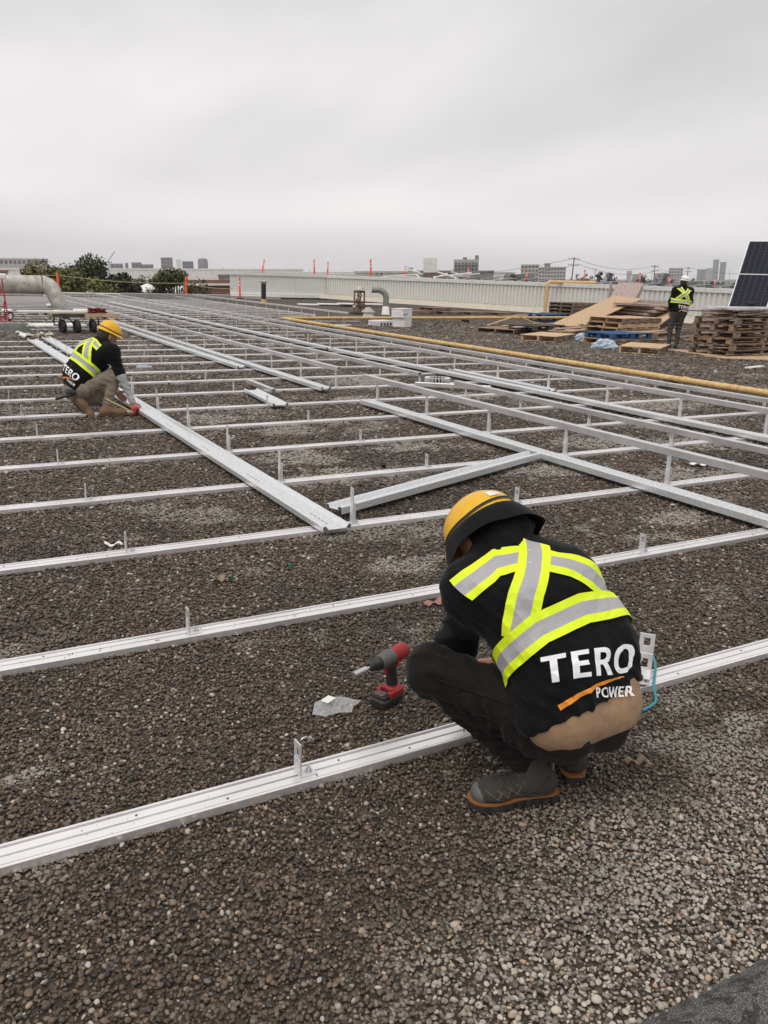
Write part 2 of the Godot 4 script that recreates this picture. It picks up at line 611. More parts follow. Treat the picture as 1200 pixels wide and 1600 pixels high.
func stone(pale: float, st: float, du: float) -> Color:
	var q := rng.randf()
	var c := Color(0.082, 0.058, 0.038)
	if q > 0.62: c = Color(0.104, 0.082, 0.062)
	if q > 0.78: c = Color(0.036, 0.029, 0.024)
	if q > 0.88: c = Color(0.185, 0.142, 0.102)
	if q > 0.93: c = Color(0.25, 0.226, 0.20)
	if q > 0.992: c = Color(0.21, 0.135, 0.095)
	c *= (0.42 + 1.25 * pow(rng.randf(), 1.3)) * st
	var clean := Color(0.33, 0.295, 0.25) * rng.randf_range(0.4, 1.5)
	if q > 0.88 and q < 0.93: clean = Color(0.42, 0.32, 0.22) * rng.randf_range(0.7, 1.2)
	if q > 0.985: clean = Color(0.40, 0.26, 0.18)
	if rng.randf() < 0.22: clean = Color(0.115, 0.092, 0.07)
	c = c.lerp(clean, pale)
	c = c.lerp(Color(0.33, 0.30, 0.265) * rng.randf_range(0.75, 1.15), du * 0.8)
	return c

func gravel_texture(side: int, metres: float) -> Array:
	var col := PackedByteArray()
	col.resize(side * side * 3)
	var hgt := PackedFloat32Array()
	hgt.resize(side * side)
	for i in side * side:
		col[i * 3] = 62
		col[i * 3 + 1] = 55
		col[i * 3 + 2] = 49
	var ppm := side / metres
	var count := int(metres * metres / (0.0175 * 0.0175))
	for q in count:
		var cx := rng.randf() * side
		var cy := rng.randf() * side
		var rx := rng.randf_range(0.0075, 0.0135) * ppm
		var ry := rx * rng.randf_range(0.55, 0.95)
		var an := rng.randf() * PI
		var ca := cos(an)
		var sa := sin(an)
		var top := rng.randf_range(0.2, 0.8)
		var c := stone(0.0, 1.0, 0.0).linear_to_srgb()
		var cr := int(c.r * 255.0)
		var cg := int(c.g * 255.0)
		var cb := int(c.b * 255.0)
		var R := int(ceil(rx))
		for dy in range(-R, R + 1):
			for dx in range(-R, R + 1):
				var u := (dx * ca + dy * sa) / rx
				var w := (-dx * sa + dy * ca) / ry
				var e := u * u + w * w
				if e > 1.0: continue
				var at := posmod(int(cx) + dx, side) + posmod(int(cy) + dy, side) * side
				var hh := top + 0.5 * sqrt(1.0 - e)
				if hh > hgt[at]:
					hgt[at] = hh
					col[at * 3] = cr
					col[at * 3 + 1] = cg
					col[at * 3 + 2] = cb
	var img := Image.create_from_data(side, side, false, Image.FORMAT_RGB8, col)
	img.generate_mipmaps()
	var hb := PackedByteArray()
	hb.resize(side * side)
	for i in side * side: hb[i] = int(clampf(hgt[i] * 180.0, 0.0, 255.0))
	var hi := Image.create_from_data(side, side, false, Image.FORMAT_L8, hb)
	hi.convert(Image.FORMAT_RGB8)
	hi.bump_map_to_normal_map(4.0)
	return [ImageTexture.create_from_image(img), ImageTexture.create_from_image(hi)]

func pebble_mesh(sd: int) -> ArrayMesh:
	var r := RandomNumberGenerator.new()
	r.seed = sd
	var t := (1.0 + sqrt(5.0)) / 2.0
	var vs: Array[Vector3] = []
	for p in [[-1, t, 0], [1, t, 0], [-1, -t, 0], [1, -t, 0], [0, -1, t], [0, 1, t], [0, -1, -t], [0, 1, -t], [t, 0, -1], [t, 0, 1], [-t, 0, -1], [-t, 0, 1]]:
		vs.append(Vector3(p[0], p[1], p[2]).normalized())
	var fs := [[0, 11, 5], [0, 5, 1], [0, 1, 7], [0, 7, 10], [0, 10, 11], [1, 5, 9], [5, 11, 4], [11, 10, 2], [10, 7, 6], [7, 1, 8], [3, 9, 4], [3, 4, 2], [3, 2, 6], [3, 6, 8], [3, 8, 9], [4, 9, 5], [2, 4, 11], [6, 2, 10], [8, 6, 7], [9, 8, 1]]
	var mid := {}
	var out := []
	for f in fs:
		var m := []
		for e in 3:
			var i: int = f[e]
			var j: int = f[(e + 1) % 3]
			var key := Vector2i(mini(i, j), maxi(i, j))
			if not mid.has(key):
				mid[key] = vs.size()
				vs.append(((vs[i] + vs[j]) * 0.5).normalized())
			m.append(mid[key])
		out.append_array([[f[0], m[0], m[2]], [m[0], f[1], m[1]], [m[2], m[1], f[2]], [m[0], m[1], m[2]]])
	var dirs := []
	for q in 7: dirs.append([Vector3(r.randfn(), r.randfn(), r.randfn()).normalized(), r.randf_range(0.58, 0.90)])
	var pos: Array[Vector3] = []
	for p in vs:
		var s := 1.0
		for d in dirs:
			var dp: float = p.dot(d[0])
			if dp > 0.05: s = minf(s, lerpf(d[1] / dp, 1.0, 0.35))
		pos.append(p * minf(s, 1.0))
	var nm: Array[Vector3] = []
	nm.resize(pos.size())
	for f in out:
		var cr: Vector3 = (pos[f[1]] - pos[f[0]]).cross(pos[f[2]] - pos[f[0]])
		for k in 3: nm[f[k]] += cr
	var mb := MB.new()
	for f in out:
		mb.tri(pos[f[0]], pos[f[1]], pos[f[2]], nm[f[0]].normalized(), nm[f[1]].normalized(), nm[f[2]].normalized())
	return mb.mesh()

func build_setting() -> void:
	var tex := gravel_texture(1536, 3.0)
	var gm := StandardMaterial3D.new()
	gm.albedo_texture = tex[0]
	gm.normal_enabled = true
	gm.normal_texture = tex[1]
	gm.normal_scale = 1.0
	gm.roughness = 0.85
	gm.vertex_color_use_as_albedo = true
	gm.uv1_triplanar = true
	gm.uv1_world_triplanar = true
	gm.uv1_scale = Vector3(1, 1, 1) / 3.0
	# the roof sheet, tinted in patches
	var v := PackedVector3Array()
	var n := PackedVector3Array()
	var c := PackedColorArray()
	var idx := PackedInt32Array()
	var x0 := -14.0
	var z0 := -49.2
	var cx := 0.4
	var nx := 116
	var nz := 124
	for j in nz + 1:
		for i in nx + 1:
			var x := x0 + i * cx
			var z := z0 + j * cx
			v.append(Vector3(x, 0, z))
			n.append(Vector3.UP)
			var s := stain(x, z) * (1.0 + 0.8 * dust(x, z))
			c.append(Color(s, s * 0.99, s * 0.98))
	for j in nz:
		for i in nx:
			var a := i + j * (nx + 1)
			idx.append_array([a, a + 1, a + nx + 2, a, a + nx + 2, a + nx + 1])
	var arr := []
	arr.resize(Mesh.ARRAY_MAX)
	arr[Mesh.ARRAY_VERTEX] = v
	arr[Mesh.ARRAY_NORMAL] = n
	arr[Mesh.ARRAY_COLOR] = c
	arr[Mesh.ARRAY_INDEX] = idx
	var am := ArrayMesh.new()
	am.add_surface_from_arrays(Mesh.PRIMITIVE_TRIANGLES, arr)
	structure("roof", am, gm)
	# the building under the roof
	var mb := MB.new()
	mb.bx(9.0, -5.3, -24.2, 46.0, 10.5, 50.0)
	structure("roof_building", mb.mesh(), M.siding)

	# loose ballast stones, finest near by
	var place: Array = [[], [], [], []]
	var tints: Array = [[], [], [], []]
	var r := 1.0
	while r < 34.0:
		var s := 0.0110 * pow(maxf(r / 3.2, 1.0), 0.80)
		var a0 := deg_to_rad(-9.0 if r < 4.0 else 0.0)
		var a1 := deg_to_rad(72.0 if r < 4.0 else 59.0)
		var steps := int((a1 - a0) * r / s)
		var grow := s / 0.0110
		var keep := 1.0 - smoothstep(25.0, 34.0, r)
		for k in steps:
			if keep < 1.0 and rng.randf() > keep: continue
			var an := a0 + (a1 - a0) * (k + rng.randf()) / steps
			var rr := r + rng.randf_range(-0.6, 0.6) * s
			var x := sin(an) * rr
			var z := -cos(an) * rr
			if z > -1.0: continue
			var c0 := stone(washed(x, z), stain(x, z), dust(x, z))
			var rad := (0.0040 + 0.0064 * pow(rng.randf(), 1.5)) * grow
			if rng.randf() < 0.05: rad *= 1.4
			var b := Basis(Vector3.UP, rng.randf() * TAU) * Basis(Vector3.RIGHT, rng.randfn() * 0.42) * Basis.from_scale(Vector3(rad, rad * rng.randf_range(0.42, 0.80) / sqrt(grow), rad * rng.randf_range(0.52, 0.95)))
			var y := rng.randf_range(-0.001, 0.012)
			var which := rng.randi() % 4
			place[which].append(Transform3D(b, Vector3(x, y, z)))
			tints[which].append(c0)
		r += s
	# grit lying on the nearest rails
	for k in 420:
		var ri := rng.randi() % 4
		var x := rng.randf_range(-0.3, 6.0)
		if noise.get_noise_2d(x * 1.7, ri * 9.0) < -0.05: continue
		var rad := 0.0012 + 0.0032 * pow(rng.randf(), 3.0)
		place[k % 4].append(Transform3D(Basis(Vector3.UP, rng.randf() * TAU).scaled(Vector3(rad, rad * 0.6, rad)), Vector3(x, 0.0335 + rad * 0.3, -2.2 - 1.235 * ri + rng.randf_range(-0.033, 0.033))))
		tints[k % 4].append(Color(0.07, 0.055, 0.04))
	var pm := StandardMaterial3D.new()
	pm.vertex_color_use_as_albedo = true
	pm.roughness = 0.48
	var names := ["rounded", "flattish", "blunt", "angular"]
	for q in 4:
		var mm := MultiMesh.new()
		mm.transform_format = MultiMesh.TRANSFORM_3D
		mm.use_colors = true
		mm.mesh = pebble_mesh(100 + q)
		mm.instance_count = place[q].size()
		for k in place[q].size():
			mm.set_instance_transform(k, place[q][k])
			mm.set_instance_color(k, tints[q][k])
		var mi := MultiMeshInstance3D.new()
		mi.name = numbered("gravel")
		mi.multimesh = mm
		mi.material_override = pm
		add_child(mi)
		tag(mi, "loose %s brown and grey ballast pebbles covering the flat roof" % names[q], "gravel")
		mi.set_meta("kind", "stuff")

	# granulated bitumen kerb at the near edge
	var bit := granules()
	var kb := MB.new()
	var prof := [Vector2(-1.03, -0.02), Vector2(-1.01, 0.006), Vector2(-0.985, 0.022), Vector2(-0.95, 0.034), Vector2(-0.91, 0.038), Vector2(-0.88, 0.034), Vector2(-0.862, 0.024), Vector2(-0.85, 0.026), Vector2(-0.80, 0.030), Vector2(-0.5, 0.034), Vector2(0.8, 0.036)]
	for i in prof.size() - 1:
		for k in 60:
			var xa := -1.0 + k * 0.1
			var xb := xa + 0.1
			var p := []
			for q in [[xa, i], [xb, i], [xb, i + 1], [xa, i + 1]]:
				var w: Vector2 = prof[q[1]]
				p.append(Vector3(q[0], w.y + 0.006 * noise.get_noise_2d(q[0] * 3.0, w.x * 9.0), w.x + 0.012 * noise.get_noise_2d(q[0] * 2.3, 5.0)))
			kb.quad(p[0], p[1], p[2], p[3], Vector3.UP)
	structure("roof_kerb", kb.mesh(), bit)

	# parapet at the far edge
	var pa := thing("far_parapet", "low white metal capped parapet along the far edge of the roof", "parapet", Vector3(0, 0, -49.3))
	mb = MB.new()
	mb.bx(3.0, 0.06, 0, 34.0, 0.12, 0.3)
	part(pa, "upstand", mb.mesh(), M.skirt)
	mb = MB.new()
	for k in 11:
		mb.bx(-12.5 + k * 3.1, 0.15, 0, 3.085, 0.06, 0.36, 0.012)
	part(pa, "cap", mb.mesh(), M.white_metal)

# slate granules bedded in black bitumen, bare in places
func granules() -> StandardMaterial3D:
	var n := 512
	var img := Image.create(n, n, false, Image.FORMAT_RGB8)
	var hi := Image.create(n, n, false, Image.FORMAT_RGB8)
	img.fill(Color(0.022, 0.021, 0.021).linear_to_srgb())
	hi.fill(Color.BLACK)
	for k in 90000:
		var x := rng.randi() % n
		var y := rng.randi() % n
		var bare := noise.get_noise_2d(x * 0.012, y * 0.02)
		if bare > 0.16 and rng.randf() < 0.9: continue
		var v := 0.05 + 0.34 * pow(rng.randf(), 1.9)
		var c := Color(v, v * 0.985, v * 0.95).linear_to_srgb()
		for q in [[0, 0], [1, 0], [0, 1], [1, 1]]:
			if rng.randf() < 0.25: continue
			img.set_pixel((x + q[0]) % n, (y + q[1]) % n, c)
			hi.set_pixel((x + q[0]) % n, (y + q[1]) % n, Color.WHITE)
	hi.bump_map_to_normal_map(2.0)
	var m := StandardMaterial3D.new()
	m.albedo_texture = ImageTexture.create_from_image(img)
	m.normal_enabled = true
	m.normal_texture = ImageTexture.create_from_image(hi)
	m.roughness = 0.85
	m.uv1_triplanar = true
	m.uv1_scale = Vector3.ONE / 0.42
	return m

# ------------------------------------------------------------------ racking
const SIDE := Basis(Vector3(0, 0, 1), Vector3(0, 1, 0), Vector3(1, 0, 0))   # profile in z-y, pushed along x

func rail_profile() -> PackedVector2Array:
	var h := [[0.052, 0.0], [0.052, 0.0275], [0.0505, 0.030], [0.0495, 0.0305], [0.0445, 0.0305], [0.0435, 0.028], [0.043, 0.011], [0.0355, 0.011], [0.035, 0.0255], [0.0048, 0.0255], [0.0042, 0.011]]
	var p := PackedVector2Array()
	for q in h: p.append(Vector2(-q[0], q[1]))
	for k in range(h.size() - 1, -1, -1): p.append(Vector2(h[k][0], h[k][1]))
	return p

func sheet_profile(pts: Array, t: float) -> PackedVector2Array:
	var p := PackedVector2Array()
	var m := pts.size()
	for i in m: p.append(pts[i])
	for i in range(m - 1, -1, -1):
		var d: Vector2 = (pts[min(i + 1, m - 1)] - pts[max(i - 1, 0)]).normalized()
		p.append(pts[i] + Vector2(d.y, -d.x) * t)
	return p

func upright_mesh(h: float, fine: bool) -> ArrayMesh:
	var mb := MB.new()
	var w := 0.046
	var t := 0.005
	if not fine:
		mb.bx(0, h * 0.5, 0, t, h, w)
		mb.bx(0.026, 0.0028, 0, 0.047, t, w)
		return mb.mesh()
	# plate with a slot near its top, ribs on one face, foot with an upturned bolt
	var s0 := h - 0.050
	var s1 := h - 0.018
	mb.bx(0, s0 * 0.5, 0, t, s0, w)
	mb.bx(0, (s0 + s1) * 0.5, -0.016, t, s1 - s0, 0.014)
	mb.bx(0, (s0 + s1) * 0.5, 0.016, t, s1 - s0, 0.014)
	mb.bx(0, (s1 + h) * 0.5, 0, t, h - s1, w)
	var k := 0.018
	while k < s0 - 0.004:
		mb.bx(-0.0032, k, 0, 0.0016, 0.0035, w * 0.94)
		k += 0.0085
	mb.bx(0.030, 0.0028, 0, 0.055, 0.0055, w, 0.001)
	return mb.mesh()

func bolt_mesh() -> ArrayMesh:
	var mb := MB.new()
	mb.lathe(PackedVector2Array([Vector2(0, 0.012), Vector2(0.0085, 0.012), Vector2(0.0095, 0.010), Vector2(0.0095, 0.003), Vector2(0.014, 0.003), Vector2(0.014, 0.0), Vector2(0, 0)]), Transform3D(), 6, false)
	mb.rod(Vector3(0, 0.01, 0), Vector3(0, 0.021, 0), 0.004, 8)
	return mb.mesh()

func serrated_mesh(h: float) -> ArrayMesh:   # tall adjustable upright with toothed edges
	var mb := MB.new()
	var poly := PackedVector2Array()
	var teeth := 13
	for k in teeth:
		var y := h * (0.25 + 0.7 * k / teeth)
		poly.append(Vector2(0.022, y))
		poly.append(Vector2(0.022, y + h * 0.028))
		poly.append(Vector2(0.018, y + h * 0.034))
		poly.append(Vector2(0.018, y + h * 0.048))
	var full := PackedVector2Array([Vector2(-0.022, 0), Vector2(0.022, 0)])
	full.append_array(poly)
	full.append(Vector2(0.022, h))
	full.append(Vector2(-0.022, h))
	for k in range(poly.size() - 1, -1, -1): full.append(Vector2(-poly[k].x, poly[k].y))
	mb.extrude(full, -0.003, 0.003, Transform3D(SIDE, Vector3.ZERO))
	mb.bx(0.012, h * 0.3, 0, 0.018, h * 0.6, 0.034, 0.002)
	mb.bx(0.030, 0.0028, 0, 0.055, 0.0055, 0.046, 0.001)
	for k in 4: mb.bx(-0.0035, h * (0.66 + 0.08 * k), 0, 0.002, 0.007, 0.014)
	return mb.mesh()

func build_rails() -> void:
	var prof := rail_profile()
	var short_f := upright_mesh(0.12, true)
	var short_c := upright_mesh(0.12, false)
	var tall_f := serrated_mesh(0.245)
	var tall_c := upright_mesh(0.24, false)
	var bolt := bolt_mesh()
	var columns := [[0.95, 0], [2.39, 1], [3.73, 0], [5.25, 1], [6.65, 0], [8.1, 1], [9.65, 0], [11.05, 1], [12.4, 0], [13.3, 1]]
	var stud := MB.new()
	for i in 37:
		var z := -2.2 - 1.235 * i
		var x0 := -2.2
		if i == 13: x0 = 1.42
		if i == 14: x0 = 1.47
		if i == 15 or i == 16: x0 = 4.6
		var x1 := 10.05
		if z < -26.8: x1 = 13.9
		if i > 16: x0 = -6.0
		var label := "pale aluminium base rail with small brackets, %s beyond the squatting worker's rail" % ordinal(i)
		var group := "base rails laid in rows across the roof"
		if i == 0:
			label = "grooved aluminium base rail running under the squatting worker beside the cordless drill"
		elif i == 1:
			label = "grooved aluminium base rail just beyond the cordless drill and plastic bag"
		elif i == 2:
			label = "aluminium base rail touching the near end of the long slotted channel"
		elif i == 6:
			label = "aluminium base rail under the boots of the kneeling worker"
		var t := thing("base_rail", label, "rail", Vector3(0, 0.007 if i < 13 else -0.007, z), 0.0, group)
		t.rotation.y = 0.0016 * sin(i * 2.7)
		var mb := MB.new()
		mb.extrude(prof, x0, x1, Transform3D(SIDE, Vector3.ZERO))
		part(t, "rail", mb.mesh(), M.alu)
		if i < 5:
			for k in 40:
				var x := x0 + 0.3 + k * 0.33 + 0.1 * sin(k * 3.1 + i)
				if x > x1 - 0.1: break
				var sb := MB.new()
				sb.lathe(PackedVector2Array([Vector2(0, 0.0022), Vector2(0.0035, 0.0018), Vector2(0.0045, 0.0)]), Transform3D(), 8)
				part(t, "rivet", sb.mesh(), M.grey_tool, Vector3(x, 0.0257, 0.02 if k % 2 == 0 else -0.02))
		for col in columns:
			var x: float = col[0]
			if x < x0 + 0.1 or x > x1 - 0.1: continue
			if x > 10.0 and (z > -27.5 or (x < 12.0 and z < -36.0)): continue
			if i == 1 and x > 2.0 and x < 3.0: continue
			if i == 0 and x > 2.0 and x < 3.0: continue
			var u: MeshInstance3D
			if col[1] == 0:
				u = part(t, "upright", short_f if i < 7 else short_c, M.alu_plain, Vector3(x, 0.0255, 0))
			else:
				u = part(t, "upright", tall_f if i < 8 else tall_c, M.alu_plain, Vector3(x, 0.0255, 0))
			u.rotation.y = 0.04 * sin(i * 5.0 + x)
			if i < 7:
				part(u, "bolt", bolt, M.steel, Vector3(0.038, 0.0055, 0))
		if i == 0:
			# the loose double bracket standing beside the worker
			var wide := MB.new()
			for q in [[0.0, 0.0, 0.10], [0.006, 0.085, 0.085]]:   # two slotted plates, one bolted above the other
				var y0: float = q[1]
				var hh: float = q[2]
				wide.bx(q[0], y0 + hh * 0.25, 0, 0.005, hh * 0.5, 0.052, 0.001)
				wide.bx(q[0], y0 + hh * 0.66, -0.0185, 0.005, hh * 0.32, 0.015)
				wide.bx(q[0], y0 + hh * 0.66, 0.0185, 0.005, hh * 0.32, 0.015)
				wide.bx(q[0], y0 + hh * 0.91, 0, 0.005, hh * 0.18, 0.052, 0.001)
			wide.bx(-0.030, 0.003, 0, 0.06, 0.006, 0.052, 0.001)
			wide.box(Transform3D(Basis(Vector3(0, 0, 1), 0.5), Vector3(-0.02, 0.03, 0)), Vector3(0.05, 0.005, 0.05), 0.001)
			var u := part(t, "upright", wide.mesh(), M.alu_plain, Vector3(2.48, 0.0255, 0.0))
			u.rotation = Vector3(0.0, 0.72, -0.20)
			u.scale = Vector3(1.15, 1.15, 1.15)
			part(u, "bolt", bolt, M.steel, Vector3(-0.04, 0.006, 0))
			var cl := MB.new()
			var pts := PackedVector3Array()
			for k in 10:
				var an := -0.6 + k * 0.36
				pts.append(Vector3(cos(an) * 0.016, sin(an) * 0.013, 0))
			cl.tube(pts, PackedFloat32Array([0.003]), 6)
			part(t, "spring_clip", cl.mesh(), M.steel, Vector3(0.995, 0.115, -0.045))

	# raised purlins: open-bottomed box sections on the uprights
	var hat := sheet_profile([Vector2(-0.030, 0.0), Vector2(-0.030, 0.055), Vector2(-0.026, 0.060), Vector2(-0.008, 0.060), Vector2(-0.007, 0.056), Vector2(0.007, 0.056), Vector2(0.008, 0.060), Vector2(0.026, 0.060), Vector2(0.030, 0.055), Vector2(0.030, 0.0)], 0.004)
	var runs := [
		[5.27, -0.4, -9.9, 0.262, "aluminium purlin raised on tall uprights beside the lying galvanised channel", 0.012],
		[5.26, -10.75, -40.0, 0.262, "aluminium purlin raised on tall uprights running back past the roof cart", 0.0],
		[6.66, -0.4, -9.85, 0.14, "low aluminium purlin on short uprights ending near the round finned vent", 0.004],
		[6.66, -10.85, -46.0, 0.14, "low aluminium purlin running back from the round finned vent", 0.0],
		[8.12, -0.4, -46.0, 0.262, "aluminium purlin on tall uprights next to the outermost purlin by the yellow pipe", 0.0],
		[9.68, -0.4, -46.0, 0.14, "outermost aluminium purlin of the near field, beside the yellow gas pipe", 0.0],
		[13.3, -26.5, -45.0, 0.262, "aluminium purlin raised behind the corner of the yellow pipe", 0.0],
		[12.4, -27.2, -45.0, 0.14, "low aluminium purlin behind the corner of the yellow pipe", 0.0]]
	for q in runs:
		var t := thing("purlin", q[4], "purlin", Vector3(q[0], q[3] + 0.012, 0.5 * (q[1] + q[2])), q[5], "raised purlins running away across the rails")
		var len: float = absf(q[2] - q[1])
		var k := 0.0
		while k < len - 0.01:   # lengths butted with a visible joint
			var seg: float = minf(6.2, len - k)
			var mb := MB.new()
			mb.extrude(hat, -len * 0.5 + k, -len * 0.5 + k + seg - 0.006)
			part(t, "length", mb.mesh(), M.purlin)
			k += seg
	# galvanised channels
	var wide := [Vector2(-0.098, 0.0), Vector2(-0.098, 0.034), Vector2(-0.090, 0.040), Vector2(-0.078, 0.040), Vector2(-0.060, 0.016), Vector2(0.060, 0.016), Vector2(0.078, 0.040), Vector2(0.090, 0.040), Vector2(0.098, 0.034), Vector2(0.098, 0.0)]
	var slim := [Vector2(-0.075, 0.0), Vector2(-0.075, 0.048), Vector2(-0.065, 0.052), Vector2(-0.045, 0.052), Vector2(-0.038, 0.028), Vector2(0.038, 0.028), Vector2(0.045, 0.052), Vector2(0.065, 0.052), Vector2(0.075, 0.048), Vector2(0.075, 0.0)]
	channel(Vector3(2.22, 0.044, -4.53), Vector3(2.25, 0.044, -19.4), wide, "long slotted galvanised channel beside the kneeling worker's hand", true)
	channel(Vector3(2.56, 0.044, -15.9), Vector3(2.60, 0.044, -19.9), wide, "short galvanised channel lying beside the far end of the long slotted one", false)
	channel(Vector3(2.38, 0.046, -4.92), Vector3(4.84, 0.05, -5.86), slim, "galvanised channel lying skewed across the rails behind the squatting worker's helmet", true)
	channel(Vector3(5.02, 0.044, -0.6), Vector3(4.92, 0.044, -9.3), slim, "galvanised channel lying along the foot of the near tall uprights", true)
	channel(Vector3(3.81, 0.044, -9.38), Vector3(3.93, 0.044, -10.72), wide, "short wide offcut of galvanised channel lying alone across two rails", true)
	channel(Vector3(4.94, 0.044, -10.5), Vector3(5.22, 0.044, -26.4), slim, "galvanised channel running back towards the wooden roof cart", false)
	channel(Vector3(4.72, 0.044, -13.3), Vector3(4.86, 0.044, -25.0), slim, "narrow galvanised channel paired along the one towards the roof cart", false)
	channel(Vector3(7.80, 0.044, -3.0), Vector3(7.74, 0.044, -16.2), slim, "galvanised channel lying in shade of the tall purlin near the yellow pipe", false)
	channel(Vector3(7.78, 0.044, -16.4), Vector3(7.98, 0.044, -40.0), slim, "galvanised channel continuing to the far end of the field", false)
	channel(Vector3(8.02, 0.044, -9.4), Vector3(8.06, 0.044, -12.1), slim, "short galvanised channel beside a longer one near the yellow pipe", false)
	var sp := thing("purlin_offcut", "short hollow aluminium purlin offcut resting on a rail near the kneeling worker", "purlin", Vector3(4.17, 0.046, -11.0), -0.04)
	var sm := MB.new()
	sm.extrude(hat, -0.55, 0.55)
	part(sp, "length", sm.mesh(), M.purlin)
	sp = thing("purlin_offcut", "short aluminium purlin piece joined beside the round finned vent", "purlin", Vector3(6.86, 0.046, -10.25), 0.9)
	part(sp, "length", sm.mesh(), M.purlin)

func channel(a: Vector3, b: Vector3, prof: Array, label: String, slots: bool) -> void:
	var len := a.distance_to(b)
	var t := thing("galvanised_channel", label, "channel", (a + b) * 0.5, 0.0, "galvanised channels lying on the rails")
	t.basis = along(b - a)
	var mb := MB.new()
	var y: float = prof[4].y
	var polys := [sheet_profile(prof, 0.0025)]
	if slots:   # the web is left open along a line of slots
		var lp := prof.slice(0, 5)
		lp.append(Vector2(0.0085, y))
		var rp := [Vector2(0.0165, y)]
		rp.append_array(prof.slice(5))
		polys = [sheet_profile(lp, 0.0025), sheet_profile(rp, 0.0025)]
	for poly in polys:
		var k := 0.0
		while k < len - 0.01:
			var seg := minf(5.0, len - k)
			mb.extrude(poly, -len * 0.5 + k, -len * 0.5 + k + seg)
			k += seg
	if slots:
		var z := -len * 0.5
		var cuts := []
		var c := z + 0.12
		while c < len * 0.5 - 0.4:
			for q in 5: cuts.append(c + q * 0.058)
			c += 1.22
		for cut in cuts:
			mb.bx(0.0125, y - 0.00125, (z + cut) * 0.5, 0.008, 0.0025, cut - z)
			z = cut + 0.036
		mb.bx(0.0125, y - 0.00125, (z + len * 0.5) * 0.5, 0.008, 0.0025, len * 0.5 - z)
	part(t, "sheet", mb.mesh(), M.galv)

